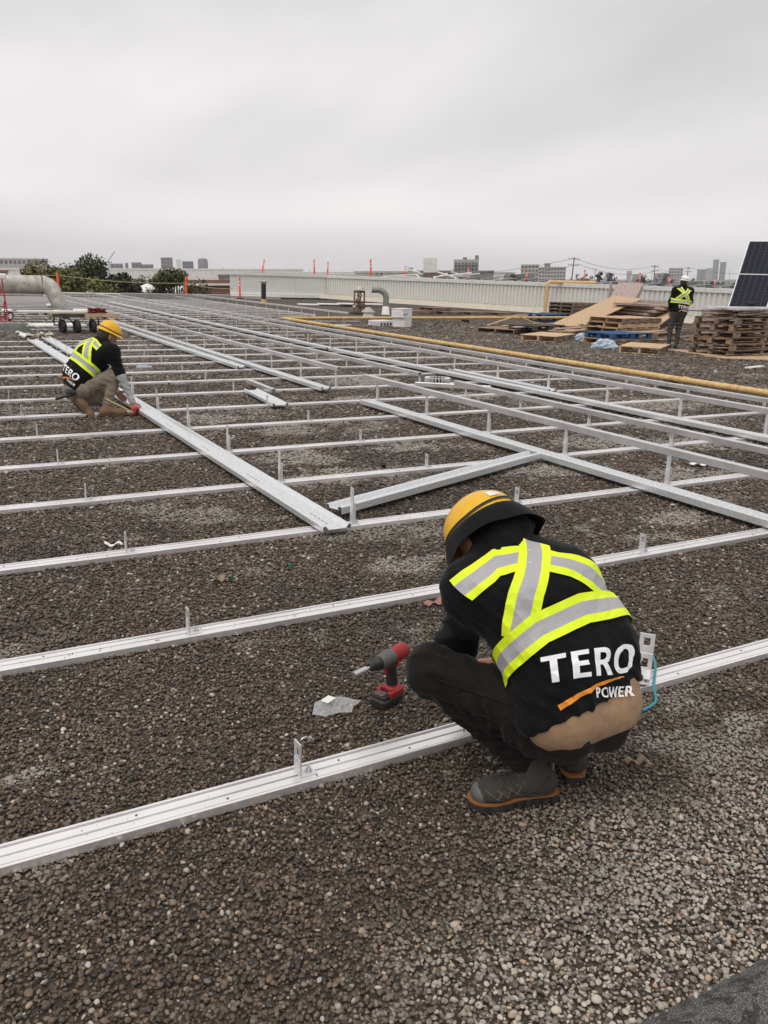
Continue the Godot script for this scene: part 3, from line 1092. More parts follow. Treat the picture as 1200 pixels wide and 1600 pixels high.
# ------------------------------------------------------------------ roof equipment
func build_roof_equipment() -> void:
	# ---- the higher part of the building behind the ribbed wall
	var ub := thing("upper_building", "higher roof section with ribbed off-white metal wall and pale cap", "building", Vector3(24.6, 0, -52.4))
	var o := Vector3(24.6, 0, -52.4)
	var p0 := Vector3(17.9, 0, -52.4)
	var p2 := Vector3(33.6, 0, -10.6)
	var body := MB.new()
	var flip := Basis(Vector3(1, 0, 0), Vector3(0, 0, 1), Vector3(0, 1, 0))
	var poly := PackedVector2Array()
	for p in [Vector2(17.95, -52.46), Vector2(24.65, -52.46), Vector2(33.68, -10.6), Vector2(110, -10.6), Vector2(110, -157), Vector2(56.5, -157)]: poly.append(p - Vector2(o.x, o.z))
	body.extrude(poly, -10.0, 1.40, Transform3D(flip, Vector3.ZERO))
	part(ub, "roof_slab", body.mesh(), grainy(Color(0.16, 0.15, 0.14), Color(0.26, 0.25, 0.23), 4.0, 0.03, 0.9))
	# ribbed siding, one sheet after another
	var dir := (p2 - o).normalized()
	var out := Vector3(-dir.z, 0, dir.x)
	if out.x > 0: out = -out
	var total := o.distance_to(p2)
	var s := 0.0
	while s < total - 0.1:
		var w := minf(2.0, total - s)
		var mb := MB.new()
		var q := 0.0
		while q < w - 0.01:
			var prof := [[0.0, 0.0], [0.10, 0.0], [0.125, 0.07], [0.225, 0.07], [0.25, 0.0]]
			for k in 4:
				var a: Vector3 = dir * (s + q + prof[k][0]) + out * (0.006 + prof[k][1])
				var b: Vector3 = dir * (s + q + prof[k + 1][0]) + out * (0.006 + prof[k + 1][1])
				mb.quad(a + Vector3.UP * 0.30, b + Vector3.UP * 0.30, b + Vector3.UP * 1.33, a + Vector3.UP * 1.33, out)
			q += 0.25
		part(ub, "siding_sheet", mb.mesh(), M.siding)
		s += 2.0
	s = 0.0
	while s < total - 0.1:
		var w := minf(3.0, total - s) - 0.012
		var mb := MB.new()
		mb.box(Transform3D(along(dir), dir * (s + w * 0.5) + out * 0.03 + Vector3.UP * 1.40), Vector3(0.20, 0.19, w), 0.012)
		part(ub, "cap_length", mb.mesh(), M.cap)
		mb = MB.new()
		var a := dir * s
		var b := dir * (s + w)
		mb.quad(a + out * 0.62, b + out * 0.62, b + out * 0.10 + Vector3.UP * 0.24, a + out * 0.10 + Vector3.UP * 0.24, out + Vector3.UP)
		mb.quad(a + out * 0.10 + Vector3.UP * 0.24, b + out * 0.10 + Vector3.UP * 0.24, b + out * 0.01 + Vector3.UP * 0.31, a + out * 0.01 + Vector3.UP * 0.31, out + Vector3.UP)
		part(ub, "base_flashing", mb.mesh(), M.skirt)
		s += 3.0
	# plain end wall
	for k in 3:
		var mb := MB.new()
		mb.bx(-6.7 + 2.233 * (k + 0.5), 0.80, 0.02, 2.225, 1.12, 0.03, 0.006)
		part(ub, "end_panel", mb.mesh(), M.siding)
		mb = MB.new()
		mb.bx(-6.7 + 2.233 * (k + 0.5), 1.41, 0.03, 2.225, 0.17, 0.2, 0.012)
		part(ub, "cap_length", mb.mesh(), M.cap)
		mb = MB.new()
		mb.bx(-6.7 + 2.233 * (k + 0.5), 0.12, 0.10, 2.228, 0.24, 0.2, 0.02)
		part(ub, "base_flashing", mb.mesh(), M.white_metal)

	# dark solar modules already standing on the higher roof
	var pm := MB.new()
	pm.box(Transform3D(Basis(Vector3(0, 0, 1), 0.13), Vector3(0, 0.16, 0)), Vector3(1.1, 0.035, 2.1))
	var em := MB.new()
	em.box(Transform3D(Basis(Vector3(0, 0, 1), 0.13), Vector3(-0.56, 0.09, 0)), Vector3(0.02, 0.06, 2.1))
	em.box(Transform3D(Basis(Vector3(0, 0, 1), 0.13), Vector3(0.56, 0.235, 0)), Vector3(0.02, 0.045, 2.1))
	var pmesh := pm.mesh()
	var emesh := em.mesh()
	for k in 22:
		var t := thing("roof_module", "dark solar module on the higher roof, %s from the white rail heap" % ordinal(k + 1), "solar panel", Vector3(34.2, 1.42, -54.0).lerp(Vector3(46.5, 1.42, -26.0), k / 21.0), -0.42, "solar modules on the higher roof")
		part(t, "cells", pmesh, M.cell)
		part(t, "edge", emesh, M.alu_plain)

	# orange stakes standing on the higher roof
	var stakes := [[20.93, 62.0, 1.05, 0.26], [24.33, 63.0, 1.15, -0.02], [25.21, 75.0, 1.15, 0.02], [28.06, 55.0, 1.15, -0.10], [30.29, 60.0, 0.85, 0.0], [34.40, 66.0, 1.0, 0.03], [38.20, 60.0, 0.8, 0.02], [41.84, 62.0, 1.0, 0.05], [45.27, 62.0, 0.9, -0.05], [47.07, 66.0, 0.75, 0.0], [49.72, 66.0, 0.75, 0.0]]
	for q in stakes:
		var an := deg_to_rad(q[0])
		delineator(Vector3(sin(an) * q[1], 1.40, -cos(an) * q[1]), q[2], q[3], "orange marker stake with pale bands standing on the higher roof", "marker stakes on the higher roof")
	delineator(Vector3(17.35, 0, -49.0), 1.26, 0.0, "orange and white delineator post in front of the plain grey wall", "")
	stake(Vector3(14.15, 0.1, -49.1), 1.1, 0.02, "plain orange stake on the parapet by the leafy bush")
	stake(Vector3(7.25, 0.1, -49.1), 1.08, -0.04, "plain orange stake behind the bend of the fat grey duct")

	# warning line
	var rope := MB.new()
	var pts := PackedVector3Array()
	var anchors := [Vector3(-4.0, 1.05, -49.1), Vector3(7.25, 1.06, -49.1), Vector3(14.15, 0.82, -49.1), Vector3(17.35, 0.6, -49.05)]
	for k in 3:
		for j in 8:
			var f := j / 8.0
			var p: Vector3 = anchors[k].lerp(anchors[k + 1], f)
			p.y -= 0.14 * 4.0 * f * (1.0 - f)
			pts.append(p)
	rope.tube(pts, PackedFloat32Array([0.018]), 5)
	solo("warning_line", rope.mesh(), mat(0.42, 0.38, 0.20, 0.8), "thin yellow warning line strung between the orange stakes", "rope")

	# pile of white rails on the higher roof
	for k in 14:
		var an := deg_to_rad(rng.randf_range(30.0, 34.4))
		var d := rng.randf_range(55.0, 58.0)
		var mb := MB.new()
		mb.bx(0, 0, 0, 0.09, 0.07, rng.randf_range(2.2, 4.2), 0.006)
		var r := solo("spare_rail", mb.mesh(), M.white_metal, "white metal rail tossed on the heap on the higher roof", "rail", Vector3(sin(an) * d, 1.47 + 0.045 * k * rng.randf_range(0.5, 1.0), -cos(an) * d), "heap of white rails on the higher roof")
		r.rotation = Vector3(rng.randf_range(-0.13, 0.13), rng.randf_range(1.0, 3.4), 0)

	# ---- yellow gas pipe on blocks
	var gp := thing("gas_pipe", "long yellow gas pipe on black blocks running beside the racking", "pipe", Vector3(10.5, 0, -25.9))
	var path := PackedVector3Array([Vector3(-0.05, 0.17, 25.5), Vector3(0.0, 0.17, 12.0), Vector3(0.02, 0.17, 0.35)])
	for k in 5: path.append(Vector3(0.32 - 0.30 * cos(k * PI / 8.0), 0.17, 0.32 - 0.32 * sin(k * PI / 8.0)))
	path.append(Vector3(7.0, 0.17, -0.5))
	path.append(Vector3(14.6, 0.17, -1.3))
	var mb := MB.new()
	mb.tube(path, PackedFloat32Array([0.047]), 14)
	part(gp, "pipe", mb.mesh(), M.yellow_pipe)
	for z in [3.2, 6.45, 9.7, 12.9, 16.2, 19.4, 22.4]:
		mb = MB.new()
		mb.lathe(PackedVector2Array([Vector2(0.047, -0.05), Vector2(0.056, -0.045), Vector2(0.056, 0.045), Vector2(0.047, 0.05)]), Transform3D(Basis(Vector3.RIGHT, PI / 2), Vector3(0.0, 0.17, z + 0.5)), 14)
		part(gp, "coupling", mb.mesh(), M.yellow_pipe)
	for z in [1.8, 3.7, 6.7, 9.9, 13.2, 16.4, 19.6]:
		mb = MB.new()
		mb.bx(0, 0.045, z, 0.34, 0.09, 0.15, 0.01)
		mb.bx(-0.075, 0.11, z, 0.04, 0.05, 0.13, 0.005)
		mb.bx(0.075, 0.11, z, 0.04, 0.05, 0.13, 0.005)
		part(gp, "support_block", mb.mesh(), M.rubber)
	for x in [3.5, 7.6, 11.6]:
		mb = MB.new()
		mb.bx(x, 0.055, -0.5 - (x - 7.0) * 0.08, 0.16, 0.11, 0.34, 0.01)
		part(gp, "support_block", mb.mesh(), M.rubber)
	var vp := thing("riser_pipe", "yellow gas riser climbing the ribbed wall and bending over its cap", "pipe", Vector3(27.75, 0, -33.6))
	path = PackedVector3Array([Vector3(0, 0.05, 0), Vector3(0, 1.36, 0)])
	for k in 5: path.append(Vector3(0.17 - 0.17 * cos(k * PI / 8.0), 1.36 + 0.17 * sin(k * PI / 8.0), 0.0))
	path.append(Vector3(2.6, 1.55, 0.6))
	mb = MB.new()
	mb.tube(path, PackedFloat32Array([0.085]), 12)
	part(vp, "pipe", mb.mesh(), M.yellow_pipe)
	mb = MB.new()
	mb.bx(0, 0.03, 0, 0.35, 0.06, 0.35, 0.01)
	part(vp, "foot", mb.mesh(), M.rubber)

	# ---- domed finned vent in the field
	var dv := thing("roof_drain", "round finned metal drain strainer between two purlins", "drain", Vector3(6.91, 0.0, -10.75))
	mb = MB.new()
	mb.lathe(PackedVector2Array([Vector2(0.23, 0.0), Vector2(0.23, 0.025), Vector2(0.19, 0.035), Vector2(0.13, 0.035), Vector2(0.12, 0.10), Vector2(0.0, 0.11)]), Transform3D(), 20, false)
	part(dv, "base", mb.mesh(), M.wood_dark)
	for k in 22:
		mb = MB.new()
		var an := TAU * k / 22
		mb.box(Transform3D(Basis(Vector3.UP, -an), Vector3(cos(an) * 0.165, 0.085, sin(an) * 0.165)), Vector3(0.06, 0.11, 0.018), 0.003)
		part(dv, "fin", mb.mesh(), M.alu_plain)
	mb = MB.new()
	mb.lathe(PackedVector2Array([Vector2(0.15, 0.120), Vector2(0.15, 0.13), Vector2(0.10, 0.138), Vector2(0, 0.142)]), Transform3D(), 22)
	part(dv, "lid", mb.mesh(), M.grey_tool)

	# ---- white boxes
	for k in 2:
		var t := thing("junction_box", "white metal box with two round holes, upper of a pair" if k == 0 else "white metal box standing on the gravel under another box", "box", Vector3(13.95 + 0.02 * k, 0.30 if k == 0 else 0.0, -24.0), 0.55)
		mb = MB.new()
		mb.bx(0, 0.14, 0, 0.64 if k == 0 else 0.52, 0.27, 0.42, 0.012)
		part(t, "case", mb.mesh(), M.white_metal)
		mb = MB.new()
		mb.bx(0, 0.282, 0, 0.66 if k == 0 else 0.535, 0.02, 0.44, 0.004)
		part(t, "lid", mb.mesh(), M.white_metal)
		if k == 0:
			for x in [-0.22, -0.05]:
				mb = MB.new()
				mb.lathe(PackedVector2Array([Vector2(0, 0.003), Vector2(0.032, 0.003), Vector2(0.035, 0.0)]), Transform3D(Basis(Vector3.RIGHT, PI / 2), Vector3(x, 0.11, 0.2105)), 12)
				part(t, "knockout", mb.mesh(), M.dark)
		else:
			for sgn in [-1, 1]:
				mb = MB.new()
				mb.bx(sgn * 0.2, 0.005, 0.0, 0.08, 0.02, 0.40)
				part(t, "foot", mb.mesh(), M.rubber)
	var tr := thing("cable_trough", "low grey metal trough with a row of dark knockouts beside white boxes", "trough", Vector3(13.45, 0, -24.45), 0.35)
	mb = MB.new()
	mb.bx(0, 0.10, 0, 0.75, 0.19, 0.5, 0.02)
	part(tr, "case", mb.mesh(), M.alu_plain)
	for k in 4:
		mb = MB.new()
		mb.lathe(PackedVector2Array([Vector2(0, 0.003), Vector2(0.04, 0.003), Vector2(0.044, 0.0)]), Transform3D(Basis(Vector3.RIGHT, PI / 2), Vector3(-0.27 + k * 0.15, 0.08, 0.2505)), 10)
		part(tr, "knockout", mb.mesh(), M.dark)

	# ---- goose-neck vent and the rusty valve set beside it
	var gn := thing("gooseneck_vent", "grey goose-neck vent pipe bent over towards the rusty valve set", "vent pipe", Vector3(17.8, 0, -32.0), 0.0)
	var side := Vector3(-0.88, 0, -0.48)
	path = PackedVector3Array([Vector3.ZERO, Vector3(0, 0.68, 0)])
	for k in range(1, 9): path.append(Vector3(0, 0.68 + 0.32 * sin(k * PI / 16.0), 0) + side * (0.36 - 0.36 * cos(k * PI / 16.0)))
	path.append(Vector3(0, 0.99, 0) + side * 0.62)
	mb = MB.new()
	mb.tube(path, PackedFloat32Array([0.125]), 16, false)
	part(gn, "pipe", mb.mesh(), grainy(Color(0.20, 0.20, 0.19), Color(0.32, 0.32, 0.31), 0.8, 0.02, 0.5, 0.2))
	mb = MB.new()
	mb.lathe(PackedVector2Array([Vector2(0.20, 0.0), Vector2(0.17, 0.03), Vector2(0.14, 0.32), Vector2(0.128, 0.33)]), Transform3D(), 16)
	part(gn, "collar", mb.mesh(), M.white_metal)
	mb = MB.new()
	mb.lathe(PackedVector2Array([Vector2(0.0, 0.0), Vector2(0.118, 0.0)]), Transform3D(Basis(Vector3.FORWARD, PI / 2), Vector3(0, 0.99, 0) + side * 0.5), 16)
	part(gn, "screen", mb.mesh(), M.dark)
	var vs := thing("valve_set", "rusty upright gas regulator set with pipes and valves", "regulator", Vector3(16.5, 0, -32.0), 0.4)
	mb = MB.new()
	for q in [[-0.28, 0.0], [-0.12, 0.06], [0.1, 0.0], [0.24, 0.1]]:
		mb.rod(Vector3(q[0], 0, q[1]), Vector3(q[0], 0.95, q[1]), 0.035, 8)
	mb.rod(Vector3(-0.3, 0.92, 0), Vector3(0.3, 0.92, 0.05), 0.05, 8)
	mb.rod(Vector3(-0.3, 0.45, 0), Vector3(0.26, 0.5, 0.05), 0.03, 8)
	part(vs, "pipework", mb.mesh(), M.rust)
	for q in [[-0.12, 0.55, 0.06, 0.11], [0.12, 0.35, 0.02, 0.13], [0.1, 0.75, 0.0, 0.09], [-0.28, 0.3, 0.0, 0.08]]:
		mb = MB.new()
		mb.lathe(PackedVector2Array([Vector2(0, -q[3]), Vector2(q[3] * 0.7, -q[3] * 0.7), Vector2(q[3], 0), Vector2(q[3] * 0.7, q[3] * 0.7), Vector2(0, q[3])]), Transform3D(Basis(), Vector3(q[0], q[1], q[2])), 10)
		part(vs, "valve_body", mb.mesh(), M.rust if q[3] > 0.1 else M.duct)
	mb = MB.new()
	mb.lathe(PackedVector2Array([Vector2(0, 0.16), Vector2(0.12, 0.13), Vector2(0.2, 0.0), Vector2(0.0, 0.0)]), Transform3D(Basis(Vector3.RIGHT, 0.2), Vector3(0.12, 0.98, 0.0)), 14)
	part(vs, "rain_hood", mb.mesh(), M.duct)
	mb = MB.new()
	for k in 5: mb.bx(-0.35 + k * 0.2, 0.05, 0.1 * (k % 2), 0.22, 0.1, 0.3, 0.01)
	part(vs, "footing", mb.mesh(), M.wood_dark)
	var vpd := thing("vent_pedestal", "small white pedestal vent with conical cap by the yellow pipe", "vent", Vector3(15.75, 0, -29.7))
	mb = MB.new()
	mb.lathe(PackedVector2Array([Vector2(0.21, 0), Vector2(0.19, 0.2), Vector2(0, 0.2)]), Transform3D(), 16)
	part(vpd, "pedestal", mb.mesh(), M.white_metal)
	mb = MB.new()
	mb.lathe(PackedVector2Array([Vector2(0.0, 0.2), Vector2(0.27, 0.19), Vector2(0.27, 0.215), Vector2(0.12, 0.33), Vector2(0.10, 0.39), Vector2(0, 0.39)]), Transform3D(), 16)
	part(vpd, "cap", mb.mesh(), M.duct)

	# ---- black stack
	var bs := thing("flue_stack", "black flue stack with pale grey cap and yellow base", "flue", Vector3(16.92, 0, -44.0))
	mb = MB.new()
	mb.rod(Vector3(0, 0.16, 0), Vector3(0, 0.98, 0), 0.13, 16)
	part(bs, "flue", mb.mesh(), M.rubber)
	mb = MB.new()
	mb.rod(Vector3.ZERO, Vector3(0, 0.165, 0), 0.15, 16)
	part(bs, "base", mb.mesh(), M.yellow_pipe)
	mb = MB.new()
	mb.lathe(PackedVector2Array([Vector2(0.13, 0.96), Vector2(0.16, 0.98), Vector2(0.16, 1.03), Vector2(0.22, 1.06), Vector2(0.22, 1.10), Vector2(0.0, 1.14)]), Transform3D(), 16)
	part(bs, "cap", mb.mesh(), M.duct)

	# ---- concrete kerb and stacked sheets at the back
	mb = MB.new()
	for k in 4: mb.bx(-2.3 + k * 1.5, 0.14, -0.05 * k, 1.49, 0.28, 0.55, 0.02)
	solo("concrete_kerb", mb.mesh(), grainy(Color(0.24, 0.23, 0.22), Color(0.36, 0.35, 0.33), 1.2, 0.04, 0.9), "weathered concrete kerb on the roof before the far bush", "kerb", Vector3(13.0, 0, -46.6))
	for k in 3:
		mb = MB.new()
		mb.bx(0, 0, 0, 3.2 - 0.4 * k, 0.05, 0.9, 0.006)
		var r := solo("metal_sheet", mb.mesh(), M.white_metal, "pale flat metal sheet lying on gravel near the end wall", "sheet", Vector3(19.2 + 0.7 * k, 0.03 + 0.052 * k, -40.6 + 0.5 * k), "metal sheets near the end wall")
		r.rotation.y = -0.25 + 0.05 * k

func delineator(at: Vector3, h: float, lean: float, label: String, group: String) -> void:
	var t := thing("marker_post", label, "post", at, 0.5, group)
	t.rotation.z = -lean
	var mb := MB.new()
	mb.lathe(PackedVector2Array([Vector2(0.0, h), Vector2(0.045, h - 0.01), Vector2(0.05, h - 0.06), Vector2(0.06, 0.05)]), Transform3D(), 12)
	part(t, "tube", mb.mesh(), M.orange)
	for q in [0.62, 0.78]:
		mb = MB.new()
		mb.lathe(PackedVector2Array([Vector2(0.0575, h * q - 0.035), Vector2(0.0575, h * q + 0.035)]), Transform3D(), 12)
		part(t, "reflective_band", mb.mesh(), M.tape_white)
	mb = MB.new()
	mb.lathe(PackedVector2Array([Vector2(0.2, 0.0), Vector2(0.2, 0.03), Vector2(0.1, 0.06), Vector2(0.06, 0.07)]), Transform3D(), 10)
	part(t, "rubber_base", mb.mesh(), M.rubber)

func stake(at: Vector3, h: float, lean: float, label: String) -> void:
	var t := thing("marker_stake", label, "stake", at, 0.3)
	t.rotation.z = -lean
	var mb := MB.new()
	mb.lathe(PackedVector2Array([Vector2(0.0, h), Vector2(0.05, h - 0.02), Vector2(0.06, h - 0.08), Vector2(0.065, 0.05)]), Transform3D(), 12)
	part(t, "tube", mb.mesh(), M.orange)
	mb = MB.new()
	mb.lathe(PackedVector2Array([Vector2(0.14, 0.0), Vector2(0.12, 0.05), Vector2(0.065, 0.06)]), Transform3D(), 10)
	part(t, "rubber_base", mb.mesh(), M.rubber)

func wheel(parent: Node3D, at: Vector3, axis: Vector3, r: float, w: float, hub: Material) -> void:
	var b := Basis()
	b.y = axis.normalized()
	b.x = Vector3.UP.cross(b.y).normalized()
	b.z = b.x.cross(b.y)
	var wh := Node3D.new()
	wh.name = "wheel"
	parent.add_child(wh, true)
	wh.transform = Transform3D(b, at)
	var mb := MB.new()
	mb.lathe(PackedVector2Array([Vector2(r * 0.56, -w * 0.42), Vector2(r * 0.85, -w * 0.5), Vector2(r * 0.97, -w * 0.36), Vector2(r, 0), Vector2(r * 0.97, w * 0.36), Vector2(r * 0.85, w * 0.5), Vector2(r * 0.56, w * 0.42)]), Transform3D(), 22)
	part(wh, "tyre", mb.mesh(), M.rubber)
	mb = MB.new()
	mb.lathe(PackedVector2Array([Vector2(0, -w * 0.5), Vector2(r * 0.2, -w * 0.5), Vector2(r * 0.22, -w * 0.25), Vector2(r * 0.56, -w * 0.40), Vector2(r * 0.56, w * 0.40), Vector2(r * 0.22, w * 0.25), Vector2(r * 0.2, w * 0.5), Vector2(0, w * 0.5)]), Transform3D(), 18, false)
	part(wh, "rim", mb.mesh(), hub)

# ------------------------------------------------------------------ things at the left
func build_left_clutter() -> void:
	# fat duct
	var d := thing("exhaust_duct", "fat weathered grey duct with rusty flanges bending down into the roof", "duct", Vector3(4.9, 0, -32.8))
	var path := PackedVector3Array([Vector3(-9.0, 0.90, -0.2), Vector3(-0.62, 0.90, -0.2)])
	for k in range(1, 9):
		var an := k * PI / 18.0
		path.append(Vector3(-0.62 + 0.42 * sin(an), 0.90 - 0.42 * (1.0 - cos(an)), -0.2 + 0.02 * k))
	path.append(Vector3(0.05, -0.1, 0))
	var mb := MB.new()
	mb.tube(path, PackedFloat32Array([0.32, 0.32, 0.32, 0.315, 0.31, 0.30, 0.29, 0.28, 0.27, 0.265, 0.26]), 22)
	part(d, "pipe", mb.mesh(), M.duct)
	for x in [-0.60, -2.05, -2.42, -2.9, -5.4]:
		mb = MB.new()
		mb.lathe(PackedVector2Array([Vector2(0.315, -0.045), Vector2(0.36, -0.045), Vector2(0.36, 0.045), Vector2(0.315, 0.045)]) if x < -2.0 and x > -2.5 else PackedVector2Array([Vector2(0.315, -0.025), Vector2(0.333, -0.025), Vector2(0.333, 0.025), Vector2(0.315, 0.025)]), Transform3D(Basis(Vector3.FORWARD, PI / 2), Vector3(x, 0.90, -0.2)), 22, false)
		part(d, "flange", mb.mesh(), M.rust)
	mb = MB.new()
	mb.lathe(PackedVector2Array([Vector2(0.335, -0.14), Vector2(0.338, 0.14)]), Transform3D(Basis(Vector3.FORWARD, PI / 2), Vector3(-2.235, 0.90, -0.2)), 22)
	part(d, "rusty_sleeve", mb.mesh(), grainy(Color(0.30, 0.12, 0.06), Color(0.44, 0.30, 0.22), 0.5, 0.03, 0.9))

	# red hand truck
	var h := thing("hand_truck", "red steel hand truck with pneumatic wheels at the roof's side", "hand truck", Vector3(2.30, 0, -26.6), 0.35)
	mb = MB.new()
	for sx in [-0.22, 0.0, 0.22]:
		mb.rod(Vector3(sx, 0.04, 0.0), Vector3(sx * 0.9, 1.28, -0.14), 0.022, 8)
	for y in [0.12, 0.42, 0.8, 1.18]:
		mb.rod(Vector3(-0.22, y, -0.11 * y), Vector3(0.22, y, -0.11 * y), 0.018, 8)
	mb.tube(PackedVector3Array([Vector3(-0.2, 1.28, -0.14), Vector3(-0.12, 1.40, -0.2), Vector3(0.12, 1.40, -0.2), Vector3(0.2, 1.28, -0.14)]), PackedFloat32Array([0.022]), 8)
	part(h, "frame", mb.mesh(), M.red)
	mb = MB.new()
	mb.bx(0, 0.012, 0.14, 0.52, 0.014, 0.28, 0.003)
	part(h, "toe_plate", mb.mesh(), M.red)
	mb = MB.new()
	mb.rod(Vector3(0.18, 0.55, -0.06), Vector3(0.24, 0.15, -0.24), 0.012, 6)
	mb.rod(Vector3(-0.18, 0.55, -0.06), Vector3(-0.24, 0.15, -0.24), 0.012, 6)
	mb.rod(Vector3(-0.33, 0.14, -0.12), Vector3(0.33, 0.14, -0.12), 0.014, 8)
	part(h, "axle", mb.mesh(), M.rubber)
	wheel(h, Vector3(0.32, 0.14, -0.12), Vector3(0.35, 0, 0.94), 0.14, 0.085, M.white_metal)
	wheel(h, Vector3(-0.32, 0.14, -0.12), Vector3(0.35, 0, 0.94), 0.14, 0.085, M.white_metal)
	mb = MB.new()
	mb.bx(0.02, 1.22, 0.02, 0.36, 0.16, 0.18, 0.03)
	solo("tool_pouch", mb.mesh(), M.paper, "pale crumpled pouch hung on top of the red hand truck", "pouch", Vector3(2.34, 0.02, -26.6))

	# roof cart
	var c := thing("roof_cart", "flat wooden roof cart on four fat black tyres", "cart", Vector3(3.78, 0, -22.3), 0.10)
	for k in 5:
		mb = MB.new()
		mb.bx(0, 0.435, -0.36 + k * 0.18, 1.62, 0.05, 0.172, 0.006)
		part(c, "deck_plank", mb.mesh(), M.wood)
	mb = MB.new()
	mb.bx(-0.22, 0.432, 0.462, 0.72, 0.085, 0.03, 0.004)
	mb.bx(-0.6, 0.432, 0.462, 0.42, 0.085, 0.034, 0.004)
	part(c, "dark_edge_board", mb.mesh(), M.wood_dark)
	mb = MB.new()
	mb.bx(0.38, 0.432, 0.463, 0.86, 0.085, 0.035, 0.004)
	part(c, "pale_edge_board", mb.mesh(), M.wood_pale)
	mb = MB.new()
	for x in [-0.45, 0.45]:
		mb.tube(PackedVector3Array([Vector3(x - 0.14, 0.4, 0.3), Vector3(x - 0.14, 0.2, 0.33), Vector3(x - 0.14, 0.17, -0.33), Vector3(x - 0.14, 0.4, -0.3)]), PackedFloat32Array([0.018]), 6)
		mb.tube(PackedVector3Array([Vector3(x - 0.2, 0.40, 0.36), Vector3(x + 0.05, 0.36, 0.36), Vector3(x + 0.18, 0.18, 0.36)]), PackedFloat32Array([0.018]), 6)
	mb.bx(0, 0.395, 0.3, 1.4, 0.035, 0.04)
	mb.bx(0, 0.395, -0.3, 1.4, 0.035, 0.04)
	part(c, "undercarriage", mb.mesh(), M.rubber)
	mb = MB.new()
	mb.rod(Vector3(0.62, 0.3, 0.3), Vector3(0.86, 0.03, 0.62), 0.02, 8)
	part(c, "drawbar", mb.mesh(), M.wood_grey)
	for q in [[-0.56, 0.34], [-0.25, 0.46], [0.16, 0.34], [0.58, 0.30]]:
		wheel(c, Vector3(q[0], 0.168, q[1]), Vector3(1, 0, 0.10 * q[0]), 0.168, 0.12, M.rubber)
	mb = MB.new()
	mb.bx(0, 0, 0, 1.75, 0.055, 0.34, 0.01)
	solo("metal_bar", mb.mesh(), M.galv, "flat grey metal bar lying along the roof cart and overhanging it", "bar", Vector3(3.2, 0.49, -22.4)).rotation.y = 0.08
	var st := MB.new()
	for k in 7:
		var pts := PackedVector3Array()
		for j in 12:
			pts.append(Vector3(rng.randf_range(-0.22, 0.22), 0.02 + 0.012 * j * rng.randf(), rng.randf_range(-0.13, 0.13)))
		st.tube(pts, PackedFloat32Array([0.016]), 5)
	solo("ratchet_strap", st.mesh(), mat(0.16, 0.012, 0.018, 0.8), "tangle of dark red straps heaped on the roof cart", "strap", Vector3(4.15, 0.465, -22.25))
	mb = MB.new()
	mb.bx(0, 0.05, 0, 0.36, 0.1, 0.2, 0.02)
	solo("white_carton", mb.mesh(), M.paper, "small white carton on the roof cart beside the red straps", "carton", Vector3(3.80, 0.462, -22.45))
	mb = MB.new()
	mb.bx(0, 0, 0, 1.3, 0.06, 0.8, 0.01)
	solo("white_board", mb.mesh(), M.white_metal, "white insulation board lying on gravel behind the roof cart", "board", Vector3(3.5, 0.04, -24.4)).rotation.y = 0.2

	# folded tarp
	mb = MB.new()
	var gx := 40
	var gz := 16
	for j in gz:
		for i in gx:
			var p := []
			for q in [[i, j], [i + 1, j], [i + 1, j + 1], [i, j + 1]]:
				var x: float = -2.4 + 2.6 * q[0] / gx
				var z: float = -0.65 + 1.3 * q[1] / gz
				var y := 0.05 + 0.085 * absf(sin(z * 7.0 + 1.4 * noise.get_noise_2d(x * 0.8, z))) + 0.06 * noise.get_noise_2d(x * 1.7, z * 3.0)
				var e: float = minf(minf(q[0], gx - q[0]) / 3.0, minf(q[1], gz - q[1]) / 2.0)
				p.append(Vector3(x, maxf(0.004, y * minf(1.0, e)), z))
			mb.quad(p[0], p[1], p[2], p[3], Vector3.UP)
	solo("folded_tarp", mb.mesh(), grainy(Color(0.055, 0.062, 0.055), Color(0.10, 0.11, 0.10), 0.8, 0.03, 0.6), "dark grey-green folded tarpaulin on the gravel near the hand truck", "tarpaulin", Vector3(2.5, 0.0, -23.2))
	for k in 16:
		mb = MB.new()
		mb.box(Transform3D(Basis.from_euler(Vector3(rng.randf() * 0.5, rng.randf() * TAU, rng.randf() * 0.5)), Vector3.ZERO), Vector3(rng.randf_range(0.08, 0.3), 0.04, rng.randf_range(0.05, 0.14)), 0.004)
		solo("rubble_piece", mb.mesh(), [M.wood_grey, M.duct, M.wood_dark, M.paper][k % 4], "small scrap piece in the heap at the end of the tarpaulin", "scrap", Vector3(2.15 + rng.randf() * 0.75, 0.03 + 0.05 * rng.randf(), -20.6 + rng.randf_range(-0.35, 0.35)), "scrap heap by the tarpaulin")
	for q in [[2.9, -31.0], [3.6, -30.2], [4.4, -30.6], [4.9, -35.5]]:
		mb = MB.new()
		mb.bx(0, 0.05, 0, 0.34, 0.1, 0.25, 0.03)
		solo("ballast_block", mb.mesh(), M.paper, "pale ballast block on the rails behind the fat duct", "block", Vector3(q[0], 0.04, q[1]), "ballast blocks behind the duct").rotation.y = q[0]

# ------------------------------------------------------------------ pallets, boards and the panel
func plank_mesh(l: float, t: float, w: float) -> ArrayMesh:
	var mb := MB.new()
	mb.bx(0, 0, 0, l, t, w, 0.004)
	return mb.mesh()

